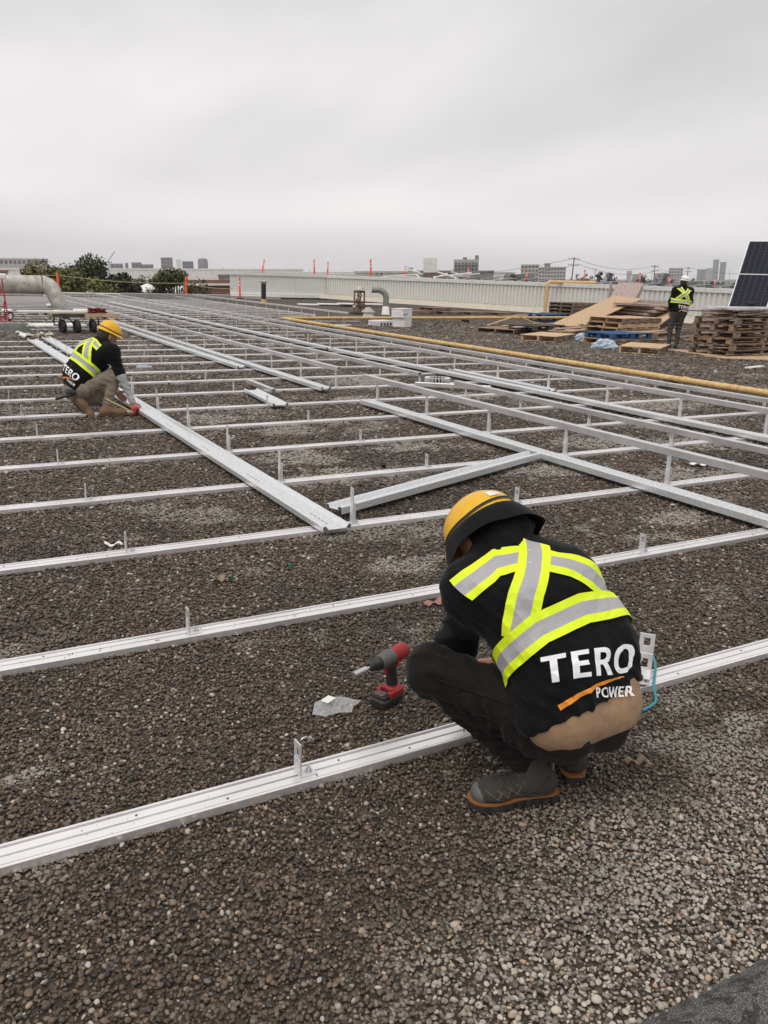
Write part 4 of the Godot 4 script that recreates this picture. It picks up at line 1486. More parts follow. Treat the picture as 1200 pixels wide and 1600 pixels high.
func pallet(at: Vector3, turn: float, label: String, group: String, m: Material, m2: Material, L := 1.2, W := 1.0, H := 0.14, called := "pallet") -> Node3D:
	var t := thing(called, label, "pallet", at, turn, group)
	var n := int(round(L / 0.17))
	var bw := L / n * rng.randf_range(0.72, 0.86)
	var bd := plank_mesh(bw, 0.02, W)
	for k in n:
		var b := part(t, "deck_board", bd, m if rng.randf() < 0.7 else m2, Vector3(-L * 0.5 + bw * 0.5 + (L - bw) * k / (n - 1), H - 0.01 + 0.002 * sin(k * 2.0), rng.randf_range(-0.015, 0.015)))
		b.rotation.y = rng.randf_range(-0.012, 0.012)
	var sg := plank_mesh(L, H - 0.042, 0.045)
	for k in 3:
		part(t, "stringer", sg, m2 if rng.randf() < 0.7 else M.wood_grey, Vector3(rng.randf_range(-0.03, 0.03), H * 0.5, (-0.5 + 0.5 * k) * (W - 0.06)))
	var n2 := int(maxf(3, L / 0.42))
	for k in n2:
		part(t, "bottom_board", bd, m2, Vector3(-L * 0.5 + bw * 0.5 + (L - bw) * k / (n2 - 1), 0.011, 0))
	return t

func block_pallet(at: Vector3, turn: float, label: String, group: String, m: Material, m2: Material, L := 1.2, W := 1.0) -> Node3D:
	var t := thing("pallet", label, "pallet", at, turn, group)
	var bd := plank_mesh(L, 0.02, 0.125)
	for k in 6:
		var pm: Material = m if rng.randf() < 0.6 else m2
		part(t, "deck_board", bd, pm, Vector3(rng.randf_range(-0.03, 0.03), 0.138, -W * 0.5 + 0.0625 + (W - 0.125) * k / 5.0)).rotation = Vector3(0, rng.randf_range(-0.02, 0.02), rng.randf_range(-0.006, 0.006))
	var blk := MB.new()
	blk.bx(0, 0, 0, 0.14, 0.085, 0.12, 0.004)
	var bm := blk.mesh()
	for i in 3:
		for k in 3: part(t, "block", bm, m2, Vector3((i - 1) * (L - 0.14) * 0.5, 0.063, (k - 1) * (W - 0.12) * 0.5))
	for k in 3: part(t, "bottom_board", bd, m2, Vector3(0, 0.011, (k - 1) * (W - 0.125) * 0.5))
	var cb := plank_mesh(0.13, 0.02, W)
	for k in 3: part(t, "cross_board", cb, m2, Vector3((k - 1) * (L - 0.14) * 0.5, 0.116, 0))
	return t

func sheet3(called: String, label: String, cat: String, a: Vector3, b: Vector3, c: Vector3, t: float, m: Material, group := "") -> void:
	var u := (b - a)
	var w := (c - a)
	var nn := w.cross(u).normalized()
	if nn.y < 0: nn = -nn
	var mb := MB.new()
	var ce := (u + w) * 0.5
	var p := [-ce, -ce + u, -ce + u + w, -ce + w]
	var dn := -nn * t
	mb.quad(p[0], p[1], p[2], p[3], nn)
	mb.quad(p[0] + dn, p[1] + dn, p[2] + dn, p[3] + dn, -nn)
	for k in 4:
		var e: Vector3 = p[k] + p[(k + 1) % 4]
		mb.quad(p[k], p[(k + 1) % 4], p[(k + 1) % 4] + dn, p[k] + dn, e)
	solo(called, mb.mesh(), m, label, cat, a + ce, group)

func build_wood_yard() -> void:
	var W := [M.wood, M.wood_grey, M.wood_pale]
	# ---- tall stack at the right
	var names := ["lowest", "second", "third", "fourth", "fifth", "topmost"]
	for k in 6:
		var t := block_pallet(Vector3(17.85 + rng.randf_range(-0.06, 0.06), 0.149 * k, -14.05 + rng.randf_range(-0.08, 0.08)), 0.12 + rng.randf_range(-0.08, 0.08), "long wooden pallet, %s in the tall stack beside the standing worker" % names[k], "pallets in the tall stack", W[[1, 1, 1, 1, 0, 1][k]], W[[1, 1, 0, 1, 0, 1][k]], 2.5, 1.15)
	for k in 34:
		var l := rng.randf_range(0.7, 2.4)
		var r := solo("loose_board", plank_mesh(l, 0.022, rng.randf_range(0.08, 0.16)), W[rng.randi() % 3] if rng.randf() < 0.6 else M.wood_grey, "broken board in the heap on top of the tall pallet stack", "board", Vector3(17.85 + rng.randf_range(-0.95, 0.95) * (1.0 - l / 4.0), 0.905 + 0.0045 * k, -14.05 + rng.randf_range(-0.5, 0.5)), "boards heaped on the tall pallet stack")
		r.rotation = Vector3(rng.randf_range(-0.05, 0.05), rng.randf_range(-0.3, 0.45), rng.randf_range(-0.03, 0.03))
	for k in 16:
		var l := rng.randf_range(0.5, 1.9)
		var r := solo("stray_board", plank_mesh(l, 0.02, rng.randf_range(0.07, 0.13)), W[rng.randi() % 2], "stray board poking out between pallets of the tall stack", "board", Vector3(17.85 + rng.randf_range(-0.9, 0.7), 0.06 + 0.149 * (k % 6), -13.52 + rng.randf_range(-0.12, 0.06)), "boards poking from the tall pallet stack")
		r.rotation = Vector3(0, 0.12 + rng.randf_range(-0.14, 0.14), rng.randf_range(-0.04, 0.04))
	for k in 6:
		var mb := MB.new()
		mb.extrude(sheet_profile([Vector2(-0.05, 0.0), Vector2(-0.05, 0.03), Vector2(0.05, 0.03), Vector2(0.05, 0.0)], 0.004), -1.25, 1.25)
		var r := solo("stacked_rail", mb.mesh(), M.alu_plain, "aluminium rail laid on top of the tall pallet stack", "rail", Vector3(17.95 - 1.0 + k * 0.40, 1.06 + 0.004 * (k % 3), -14.05), "rails on the tall pallet stack")
		r.rotation.y = 1.0 + 0.06 * sin(k * 2.2)
		r.scale.z = 0.55
	for k in 3:
		var mb := MB.new()
		mb.bx(0, 0, 0, 2.6, 0.03, 0.09, 0.003)
		solo("stacked_rail", mb.mesh(), M.alu_plain, "aluminium rail laid crosswise over the tall pallet stack", "rail", Vector3(18.0, 1.105, -14.5 + 0.4 * k), "rails on the tall pallet stack").rotation.y = 0.12
	var cb := MB.new()
	for k in 5:
		var pts := PackedVector3Array()
		for j in 9: pts.append(Vector3(rng.randf_range(-0.16, 0.16), 0.03 + rng.randf() * 0.08, rng.randf_range(-0.08, 0.08)))
		cb.tube(pts, PackedFloat32Array([0.022]), 5)
	solo("cable_bundle", cb.mesh(), M.rubber, "black bundle of cable on the rails atop the tall stack", "cable", Vector3(18.0, 1.13, -14.05))

	# ---- the standing solar panel on its crate
	var cr := MB.new()
	cr.bx(0, 0.46, 0, 1.9, 0.92, 2.3, 0.02)
	var crate := solo("panel_crate", cr.mesh(), M.wrap, "brown wrapped crate of solar panels behind the tall pallet stack", "crate", Vector3(23.3, 0, -18.3))
	crate.rotation.y = 0.4
	var sp := thing("solar_panel", "dark framed solar panel leaning upright on a crate behind the pallet stack", "solar panel", Vector3(22.48, 0.95, -18.40))
	var e1 := Vector3(0.39, 0.0, 0.92).normalized()
	var back := Vector3(0.92, 0, -0.39).normalized()
	var upv := (Vector3.UP * 0.85 + back * 0.53).normalized()
	var nb := e1.cross(upv).normalized()
	sp.basis = Basis(e1, upv, nb)
	var pw := 1.13
	var ph := 2.42
	var fr := MB.new()
	for q in [[0.0, ph * 0.5, 0.022, ph], [pw, ph * 0.5, 0.022, ph]]: fr.bx(q[0], q[1], 0, q[2], q[3], 0.04, 0.003)
	for y in [0.018, ph - 0.018]: fr.bx(pw * 0.5, y, 0, pw - 0.023, 0.022, 0.04, 0.003)
	part(sp, "frame", fr.mesh(), M.alu_plain)
	var bk := MB.new()
	bk.bx(pw * 0.5, ph * 0.5, 0, pw - 0.03, ph - 0.03, 0.012)
	part(sp, "backsheet", bk.mesh(), mat(0.07, 0.078, 0.10, 0.4))
	var mid := MB.new()
	mid.bx(pw * 0.5, ph * 0.5, 0.002, pw - 0.03, 0.022, 0.012)
	part(sp, "middle_strip", mid.mesh(), M.white_metal)
	var cellm := MB.new()
	var cw := (pw - 0.06) / 6.0
	var chh := (ph * 0.5 - 0.06) / 10.0
	cellm.bx(0, 0, 0, cw - 0.009, chh - 0.006, 0.003)
	var cmesh := cellm.mesh()
	var bus := MB.new()
	for i in 6:
		for j in 20:
			var y := 0.04 + (j + 0.5) * chh + (0.04 if j >= 10 else 0.0)
			part(sp, "cell", cmesh, M.cell, Vector3(0.03 + (i + 0.5) * cw, y, 0.0085))

	# ---- low pallets and boards in front
	pallet(Vector3(15.55, 0, -15.0), 0.62, "fresh pale low pallet in front of the standing worker", "", M.wood_pale, M.wood_pale, 1.55, 0.95, 0.17)
	sheet3("plywood_sheet", "flat pale plywood strip lying before the tall pallet stack", "plywood", Vector3(16.62, 0.03, -15.33), Vector3(16.13, 0.03, -13.15), Vector3(18.2, 0.03, -14.2), 0.025, M.wood_pale)
	block_pallet(Vector3(16.95, 0.15, -17.35), 0.10, "bright blue wooden pallet resting on a plain one", "", M.blue_wood, M.blue_wood, 1.6, 1.0)
	pallet(Vector3(16.95, 0, -17.3), 0.12, "plain wooden pallet beneath the bright blue one", "", M.wood, M.wood_pale, 1.75, 1.05, 0.145)
	bag(Vector3(16.25, 0, -17.95), 0.24, "blue-white crumpled plastic bag leaning beside the blue pallet")
	bag(Vector3(14.95, 0, -15.75), 0.26, "clear blue crumpled plastic bag on the gravel before the blue pallet")
	# ---- big middle stack
	for k in 4:
		pallet(Vector3(19.0 + 0.05 * k, 0.152 * k, -19.35), 0.10 + 0.03 * k, "wooden pallet, %s of the middle stack behind the blue pallet" % ["lowest", "second", "third", "topmost"][k], "pallets in the middle stack", W[[1, 2, 0, 2][k]], W[[0, 0, 2, 0][k]], 2.0, 1.2, 0.15)
	sheet3("osb_sheet", "large strand board sloping up onto the middle pallet stack", "strand board", Vector3(18.75, 0.22, -22.3), Vector3(18.35, 0.18, -20.6), Vector3(21.6, 1.16, -22.5), 0.02, M.osb)
	for k in 4:
		var mb := MB.new()
		mb.bx(0, 0, 0, 2.1 - 0.12 * k, 0.085, 1.3, 0.02)
		var r := solo("wrapped_bundle", mb.mesh(), M.wrap, "flat brown plastic-wrapped bundle on the pile behind the sloping board", "bundle", Vector3(21.6 + 0.08 * k, 0.63 + 0.095 * k, -21.0 + 0.1 * k), "wrapped bundles on the pile")
		r.rotation = Vector3(0.03, 0.25 + 0.09 * k, -0.03)
	var sk := MB.new()
	sk.bx(0, 0.28, 0, 2.3, 0.56, 1.5, 0.02)
	solo("carton_pile", sk.mesh(), M.wood_grey, "brown pile of flattened cartons under the wrapped bundles", "cartons", Vector3(21.6, 0, -21.0)).rotation.y = 0.25
	var sl := MB.new()
	sl.bx(0, 0, 0, 2.2, 0.28, 0.9, 0.03)
	var slab := solo("tilted_bundle", sl.mesh(), M.wrap, "long wrapped bundle tilted up at the back of the pile", "bundle", Vector3(22.15, 1.05, -22.6))
	slab.rotation = Vector3(0, 0.6, 0.42)
	sl = MB.new()
	sl.bx(0, 0, 0, 0.75, 1.2, 0.05, 0.01)
	slab = solo("torn_board", sl.mesh(), M.wrap, "torn brown board standing against the ribbed wall behind the pile", "board", Vector3(23.0, 0.95, -24.2))
	slab.rotation = Vector3(0, 0.7, -0.35)
	sheet3("ramp_board", "pale board propped from the gravel onto the wrapped bundles", "board", Vector3(19.9, 0.22, -19.0), Vector3(20.3, 0.22, -19.9), Vector3(21.7, 0.84, -19.6), 0.03, M.wood_pale)
	for k in 26:
		var l := rng.randf_range(0.5, 1.7)
		var r := solo("scrap_board", plank_mesh(l, 0.022, rng.randf_range(0.08, 0.15)), W[rng.randi() % 3], "scrap board lying in the litter between the two big stacks", "board", Vector3(18.7 + rng.randf_range(-0.9, 2.0), 0.02 + 0.014 * k, -17.6 + rng.randf_range(-0.8, 0.9)), "scrap boards between the stacks")
		r.rotation = Vector3(0, rng.randf_range(-0.5, 0.6), rng.randf_range(-0.02, 0.02))
	for k in 30:
		var l := rng.randf_range(0.6, 2.0)
		var r := solo("strewn_board", plank_mesh(l, 0.024, rng.randf_range(0.09, 0.3)), [M.wood_pale, M.wood, M.wood_grey, M.osb, M.wrap][rng.randi() % 5], "strewn board lying over the low pallets and gravel before the middle stack", "board", Vector3(18.4 + rng.randf_range(-2.0, 2.2), 0.16 + 0.012 * (k % 14), -20.7 + rng.randf_range(-1.6, 1.5)), "boards strewn before the middle stack")
		r.rotation = Vector3(rng.randf_range(-0.05, 0.05), rng.randf_range(-0.6, 0.8), rng.randf_range(-0.06, 0.06))
	for k in 5:
		sheet3("cladding_sheet", "pinkish wrapped sheet fanned across the pile behind the middle stack", "sheet", Vector3(20.2 + 0.3 * k, 0.95 + 0.03 * k, -20.2 - 0.25 * k), Vector3(20.4 + 0.3 * k, 0.93 + 0.03 * k, -21.3 - 0.25 * k), Vector3(22.3 + 0.2 * k, 0.86 + 0.05 * k, -19.9 - 0.2 * k), 0.03, M.wrap, "wrapped sheets fanned across the pile")
	# ---- stack further back by the yellow riser
	for k in 5:
		pallet(Vector3(24.9, 0.148 * k, -28.3), 0.2 + 0.02 * k, "weathered pallet, %s in the stack near the yellow riser" % ["lowest", "second", "third", "fourth", "topmost"][k], "pallets near the yellow riser", M.wood_grey, M.wood_grey, 1.9, 1.2)
	for k in 2:
		block_pallet(Vector3(22.9, 0.148 * k, -27.6), 0.15, "dark blue pallet, %s of the pair near the yellow riser" % ["lower", "upper"][k], "blue pallets near the yellow riser", M.blue_wood, M.blue_wood, 1.2, 1.0)
	# ---- low row at the left
	pallet(Vector3(16.6, 0, -21.6), 0.45, "weathered low pallet with loose boards leaning on it", "", M.wood, M.wood_grey, 2.3, 1.3, 0.15)
	block_pallet(Vector3(16.75, 0.15, -20.6), 0.25, "black painted pallet lying on a low brown one", "", M.wood_dark, M.wood_dark, 1.5, 1.0)
	pallet(Vector3(15.55, 0, -18.6), 0.55, "fresh pale low pallet beside the black pallet", "", M.wood_pale, M.wood_pale, 1.7, 1.0, 0.17)
	pallet(Vector3(17.6, 0, -20.3), 0.2, "wooden pallet carrying one end of the black pallet", "", M.wood, M.wood_pale, 1.6, 1.0, 0.15)
	var lean := [[Vector3(16.1, 0.16, -22.3), Vector3(17.0, 0.48, -22.0)], [Vector3(17.1, 0.48, -22.0), Vector3(17.9, 0.17, -21.7)], [Vector3(16.4, 0.17, -21.9), Vector3(17.3, 0.3, -21.2)], [Vector3(18.2, 0.18, -22.4), Vector3(20.2, 0.2, -23.0)], [Vector3(18.4, 0.2, -21.3), Vector3(19.9, 0.34, -21.2)]]
	for q in lean:
		var mb := MB.new()
		mb.bx(0, 0, 0, 0.09, 0.03, q[0].distance_to(q[1]), 0.004)
		var r := solo("leaning_board", mb.mesh(), M.wood_pale, "narrow board leaning over the low weathered pallet", "board", (q[0] + q[1]) * 0.5, "boards leaning over the low pallets")
		r.basis = along(q[1] - q[0])
	for k in 4:
		pallet(Vector3(19.9 + 1.25 * k, 0.0, -32.7 + 0.25 * k), 0.1 * k, "dark weathered pallet lying flat along the ribbed wall's foot", "pallets along the wall's foot", M.wood_grey, M.wood_grey, 1.2, 1.0)
	pallet(Vector3(20.8, 0.145, -32.8), 0.3, "greyed pallet lying on the row along the wall's foot", "", M.wood_grey, M.wood, 1.3, 0.9)
	for k in 6:
		var r := solo("fallen_board", plank_mesh(rng.randf_range(1.4, 3.0), 0.025, 0.14), M.wood_pale if k % 2 else M.wood_grey, "board fallen on gravel between yellow pipe and ribbed wall", "board", Vector3(20.5 + 1.2 * k, 0.02, -30.2 - 0.35 * k), "boards fallen near the ribbed wall")
		r.rotation.y = -0.2 + 0.3 * sin(k * 1.9)
	for k in 4:
		var r := solo("gravel_offcut", plank_mesh(rng.randf_range(0.5, 1.1), 0.03, 0.16), [M.white_metal, M.wood_grey, M.alu_plain, M.wood][k], "%s offcut lying on gravel inside the yellow pipe's corner" % ["white", "brown", "silver", "tan"][k], "offcut", Vector3(12.1 + 0.55 * k, 0.025, -24.6 + 0.3 * (k % 2)))
		r.rotation.y = 0.3 * k
	for q in [[15.1, -11.5, 0.7], [15.35, -10.8, 0.5]]:
		var r := solo("metal_offcut", plank_mesh(q[2], 0.03, 0.12), M.white_metal, "white metal offcut on bare gravel beyond the yellow pipe", "offcut", Vector3(q[0], 0.02, q[1]), "offcuts beyond the yellow pipe")
		r.rotation.y = 0.25
	bottle(Vector3(13.33, 0.035, -11.0), 0.7, "clear plastic bottle lying on gravel beyond the yellow pipe")
	bottle(Vector3(3.29, 0.035, -13.98), 0.2, "blue-tinted plastic water bottle lying beyond the kneeling worker")

func bag(at: Vector3, r: float, label: String) -> void:
	var mb := MB.new()
	var nu := 18
	var nv := 10
	var f := func(i: int, j: int) -> Vector3:
		var th := TAU * i / nu
		var ph := PI * j / nv
		var d := Vector3(sin(ph) * cos(th), cos(ph), sin(ph) * sin(th))
		var k := r * (1.0 + 0.45 * noise.get_noise_3dv(d * 2.6 + at) + 0.25 * noise.get_noise_3dv(d * 6.0))
		return Vector3(d.x * k * 1.2, maxf(0.0, d.y * k * 0.62 + r * 0.35), d.z * k)
	for j in nv:
		for i in nu:
			mb.quad(f.call(i, j), f.call(i + 1, j), f.call(i + 1, j + 1), f.call(i, j + 1), Vector3(cos(TAU * (i + 0.5) / nu), cos(PI * (j + 0.5) / nv), sin(TAU * (i + 0.5) / nu)))
	solo("plastic_bag", mb.mesh(), M.film_blue, label, "bag", at)

func bottle(at: Vector3, turn: float, label: String) -> void:
	var t := thing("water_bottle", label, "bottle", at, turn)
	var xf := Transform3D(Basis(Vector3.FORWARD, PI / 2), Vector3.ZERO)
	var mb := MB.new()
	mb.lathe(PackedVector2Array([Vector2(0, -0.12), Vector2(0.03, -0.12), Vector2(0.035, -0.11), Vector2(0.033, -0.08), Vector2(0.035, -0.05), Vector2(0.033, 0.0), Vector2(0.035, 0.03), Vector2(0.028, 0.07), Vector2(0.013, 0.10), Vector2(0.013, 0.115)]), xf, 14)
	part(t, "body", mb.mesh(), M.film_blue)
	mb = MB.new()
	mb.lathe(PackedVector2Array([Vector2(0.0, 0.13), Vector2(0.015, 0.13), Vector2(0.015, 0.11), Vector2(0.0, 0.11)]), xf, 12)
	part(t, "cap", mb.mesh(), M.print_white)

# ------------------------------------------------------------------ small things near the squatting worker
func build_near_clutter() -> void:
	# cordless drill: stands on its battery, chuck towards -x
	var d := thing("cordless_drill", "red and black cordless drill with a long silver socket standing on its battery", "drill", Vector3(1.465, 0.008, -2.53))
	var fw := Vector3(-0.93, 0, 0.36).normalized()
	var rt := Vector3.UP.cross(fw).normalized()
	d.basis = Basis(fw, Vector3.UP, fw.cross(Vector3.UP))
	var mb := MB.new()
	# battery: lower black box, upper shoulder
	mb.bx(0.004, 0.020, 0, 0.118, 0.038, 0.074, 0.008)
	mb.bx(0.018, 0.045, 0, 0.080, 0.022, 0.066, 0.007)
	part(d, "battery", mb.mesh(), M.black_tool)
	mb = MB.new()
	mb.bx(-0.018, 0.050, 0.028, 0.085, 0.030, 0.022, 0.006)
	mb.bx(-0.018, 0.050, -0.028, 0.085, 0.030, 0.022, 0.006)
	mb.bx(-0.026, 0.058, 0, 0.062, 0.028, 0.062, 0.008)
	part(d, "battery_shell", mb.mesh(), M.red_tool)
	mb = MB.new()
	mb.bx(0.040, 0.0575, 0, 0.034, 0.003, 0.044, 0.001)
	part(d, "battery_label", mb.mesh(), M.grey_tool)
	mb = MB.new()
	for k in 2: mb.bx(0.034 + 0.011 * k, 0.0595, 0, 0.003, 0.0012, 0.030)
	part(d, "label_stripe", mb.mesh(), M.red_tool)
	var bl := Blob.new()
	bl.k = 0.012
	bl.add(Vector3(-0.030, 0.068, 0), Vector3(-0.020, 0.150, 0), 0.021, 0.019)
	bl.add(Vector3(-0.024, 0.068, 0), Vector3(-0.012, 0.150, 0), 0.017, 0.016)
	mb = MB.new()
	bl.net(0.004, mb)
	part(d, "handle", mb.mesh(), M.black_tool)
	bl = Blob.new()
	bl.k = 0.012
	bl.add(Vector3(-0.085, 0.190, 0), Vector3(-0.015, 0.188, 0), 0.028, 0.027)
	bl.add(Vector3(-0.080, 0.205, 0), Vector3(-0.035, 0.205, 0), 0.022, 0.020)
	bl.add(Vector3(-0.035, 0.158, 0), Vector3(0.015, 0.160, 0), 0.018, 0.013)
	mb = MB.new()
	bl.net(0.004, mb)
	part(d, "motor_housing", mb.mesh(), M.red_tool)
	mb = MB.new()
	for k in 5: mb.bx(-0.075 + 0.011 * k, 0.190, 0.0275, 0.004, 0.026, 0.003)
	part(d, "vent_slots", mb.mesh(), M.black_tool)
	var ax := Transform3D(Basis(Vector3(0, 0, 1), -PI / 2), Vector3(0, 0.190, 0))
	mb = MB.new()
	mb.lathe(PackedVector2Array([Vector2(0, -0.02), Vector2(0.031, -0.018), Vector2(0.032, 0.03), Vector2(0.028, 0.052), Vector2(0.026, 0.054), Vector2(0, 0.054)]), ax, 20)
	part(d, "gear_case", mb.mesh(), M.grey_tool)
	mb = MB.new()
	mb.lathe(PackedVector2Array([Vector2(0.024, 0.052), Vector2(0.0255, 0.056), Vector2(0.0240, 0.078), Vector2(0.021, 0.080), Vector2(0.020, 0.096), Vector2(0.014, 0.108), Vector2(0, 0.108)]), ax, 20)
	part(d, "chuck", mb.mesh(), M.black_tool)
	mb = MB.new()
	mb.lathe(PackedVector2Array([Vector2(0.006, 0.10), Vector2(0.006, 0.128), Vector2(0.012, 0.130), Vector2(0.0125, 0.196), Vector2(0.009, 0.197), Vector2(0.009, 0.175), Vector2(0, 0.175)]), ax, 16)
	part(d, "socket", mb.mesh(), M.steel)
	mb = MB.new()
	mb.bx(0.012, 0.140, 0, 0.012, 0.028, 0.014, 0.003)
	part(d, "trigger", mb.mesh(), M.red_tool)

	# crumpled clear bag
	var b := thing("plastic_bag", "flat crumpled clear plastic bag on gravel beside the cordless drill", "bag", Vector3(1.255, 0.014, -2.575))
	var outline := [Vector2(-0.095, 0.02), Vector2(-0.05, -0.055), Vector2(0.02, -0.075), Vector2(0.075, -0.05), Vector2(0.115, 0.01), Vector2(0.07, 0.035), Vector2(0.045, 0.07), Vector2(-0.02, 0.05), Vector2(-0.055, 0.055)]
	mb = MB.new()
	var nr := 9
	var ns := 36
	var fold := func(r: int, s: int) -> Vector3:
		var f := fposmod(s / float(ns) * outline.size(), outline.size())
		var i := int(f)
		var p: Vector2 = outline[i].lerp(outline[(i + 1) % outline.size()], f - i) * (r / float(nr))
		var y := 0.010 + 0.018 * absf(noise.get_noise_2d(p.x * 14.0, p.y * 14.0 + 3.0)) + 0.008 * noise.get_noise_2d(p.x * 40.0, p.y * 40.0)
		return Vector3(p.x, y * (1.0 - 0.5 * r / nr), p.y)
	for r in nr:
		for s in ns:
			mb.quad(fold.call(r, s), fold.call(r, s + 1), fold.call(r + 1, s + 1), fold.call(r + 1, s), Vector3.UP)
	part(b, "film", mb.mesh(), M.film)
	mb = MB.new()
	mb.box(Transform3D(Basis(Vector3.UP, 0.5), Vector3(-0.01, 0.030, -0.02)), Vector3(0.05, 0.0015, 0.035))
	part(b, "paper_label", mb.mesh(), M.paper)

	# teal cord and an orange tag by the loose bracket
	mb = MB.new()
	var pts := PackedVector3Array()
	var key := [Vector3(2.30, 0.03, -2.02), Vector3(2.40, 0.028, -2.05), Vector3(2.46, 0.05, -2.12), Vector3(2.60, 0.065, -2.25), Vector3(2.66, 0.07, -2.36), Vector3(2.70, 0.05, -2.5), Vector3(2.66, 0.03, -2.62), Vector3(2.5, 0.03, -2.7)]
	for k in key.size() - 1:
		for j in 6:
			var p0: Vector3 = key[maxi(k - 1, 0)]
			var p3: Vector3 = key[mini(k + 2, key.size() - 1)]
			pts.append(key[k].cubic_interpolate(key[k + 1], p0, p3, j / 6.0))
	mb.tube(pts, PackedFloat32Array([0.0058]), 8)
	solo("lanyard_cord", mb.mesh(), M.teal, "teal cord looping over the rail beside the squatting worker", "cord")
	mb = MB.new()
	pts = PackedVector3Array([Vector3(-0.03, 0.0, 0.01), Vector3(-0.01, 0.012, 0.0), Vector3(0.02, 0.024, -0.014), Vector3(0.05, 0.026, -0.03)])
	mb.tube(pts, PackedFloat32Array([0.007, 0.010, 0.007, 0.003]), 6)
	solo("orange_strap_end", mb.mesh(), M.print_orange, "short orange strap end curling up beside the teal cord", "strap", Vector3(2.74, 0.02, -2.60))
	# litter
	var litter := [[0.92, -4.87, 0.05, M.paper, "curled pale paper scrap beside a small upright bracket"], [1.30, -4.05, 0.045, M.wood_grey, "flat brown stone chip lying between two near rails"], [2.17, -3.30, 0.06, mat(0.30, 0.15, 0.13), "pinkish torn scrap beside the rail past the worker's arm"], [2.02, -1.78, 0.035, M.wood_grey, "small brown chip on the gravel behind the worker's right shoe"], [2.62, -2.40, 0.05, M.alu_plain, "small grey metal clip lying by the loose bracket"], [1.72, -4.10, 0.016, mat(0.03, 0.22, 0.15), "tiny green plastic bit on the gravel between rails"], [1.36, -4.05, 0.016, mat(0.05, 0.16, 0.10), "tiny green twist of plastic near the channel's end"], [6.2, -5.15, 0.09, M.white_metal, "white metal clip lying by a rail under the purlin"], [3.45, -6.15, 0.05, M.dark, "small black rubber pad on the gravel near a rail"]]
	for q in litter:
		mb = MB.new()
		var s: float = q[2]
		for k in 6:
			var xa := -s + 2.0 * s * k / 6.0
			var xb := -s + 2.0 * s * (k + 1) / 6.0
			var ya := 0.012 * sin(k * 1.3)
			var yb := 0.012 * sin((k + 1) * 1.3)
			for o in [0.0, 0.004]:
				mb.quad(Vector3(xa, ya + o, -s * 0.4), Vector3(xb, yb + o, -s * 0.35), Vector3(xb, yb + o, s * 0.4), Vector3(xa, ya + o, s * 0.35), Vector3.UP if o > 0.0 else Vector3.DOWN)
		solo("litter_scrap", mb.mesh(), q[3], q[4], "scrap", Vector3(q[0], 0.024, q[1])).rotation.y = q[0] * 3.0

# ------------------------------------------------------------------ people
func fold_at(p: Vector3, amp: float) -> float:
	var broad := noise.get_noise_3d(p.x * 5.0, p.y * 8.0, p.z * 5.0)
	var crease := absf(noise.get_noise_3d(p.x * 3.4 + p.y * 4.0 + 9.0, p.y * 1.6 - p.x * 0.8, p.z * 4.4 - p.y * 3.6))
	return amp * (broad + 0.9 * (sqrt(crease + 0.012) - 0.42))

func tuck_at(p: Vector3, list: Array) -> float:
	var f := 0.0
	for q in list:
		var d: Vector3 = p - q[0]
		var e: float = d.length_squared() / (q[1] * q[1])
		if e > 5.0: continue
		var ph: float = d.dot(q[2]) * q[3] * TAU + 2.6 * noise.get_noise_3dv(p * 4.0)
		f += q[4] * exp(-e) * (1.0 - 2.0 * pow(absf(sin(ph * 0.5)), 0.7))
	return f

class Wrap:   # finds points on a garment by looking inwards at the spine
	var blob: Blob
	var P: Vector3
	var s: Vector3
	var r: Vector3
	var nb: Vector3
	var amp := 0.0
	var fold: Callable
	var reach := 0.30
	func at(theta: float, v: float, lift: float) -> Vector3:
		var a := P + s * v
		var d := nb * cos(theta) + r * sin(theta)
		var t := reach
		for k in 28:
			var e := blob.eval(a + d * t)
			if e < 0.0006: break
			t -= e * 0.9
			if t < 0.0: break
		var p := a + d * t
		var ep := 0.004
		var g := Vector3(blob.eval(p + Vector3(ep, 0, 0)), blob.eval(p + Vector3(0, ep, 0)), blob.eval(p + Vector3(0, 0, ep))) - Vector3.ONE * blob.eval(p)
		g = g.normalized()
		return p + g * (lift + fold.call(p, amp))

func band(w: Wrap, path: Array, stripes: Array, lift: float, out: Array) -> void:
	# stripes: [offset0, offset1, index of the mesh to add to]
	var R := 0.17
	var st := []
	for i in path.size() - 1:
		var n := int(ceil((path[i + 1] - path[i]).length() / 0.016))
		for k in n: st.append(path[i].lerp(path[i + 1], k / float(n)))
	st.append(path[-1])
	for sp in stripes:
		var cols := int(maxf(1, ceil(absf(sp[1] - sp[0]) / 0.016)))
		var rows := []
		for i in st.size():
			var d: Vector2 = (st[mini(i + 1, st.size() - 1)] - st[maxi(i - 1, 0)]).normalized()
			var pn := Vector2(-d.y, d.x)
			var row := PackedVector3Array()
			for c in cols + 1:
				var q: Vector2 = st[i] + pn * lerpf(sp[0], sp[1], c / float(cols))
				row.append(w.at(q.x / R, q.y, lift))
			rows.append(row)
		for i in rows.size() - 1:
			for c in cols:
				var a: Vector3 = rows[i][c]
				var o := a - (w.P + w.s * (a - w.P).dot(w.s))
				out[sp[2]].quad(a, rows[i + 1][c], rows[i + 1][c + 1], rows[i][c + 1], o)

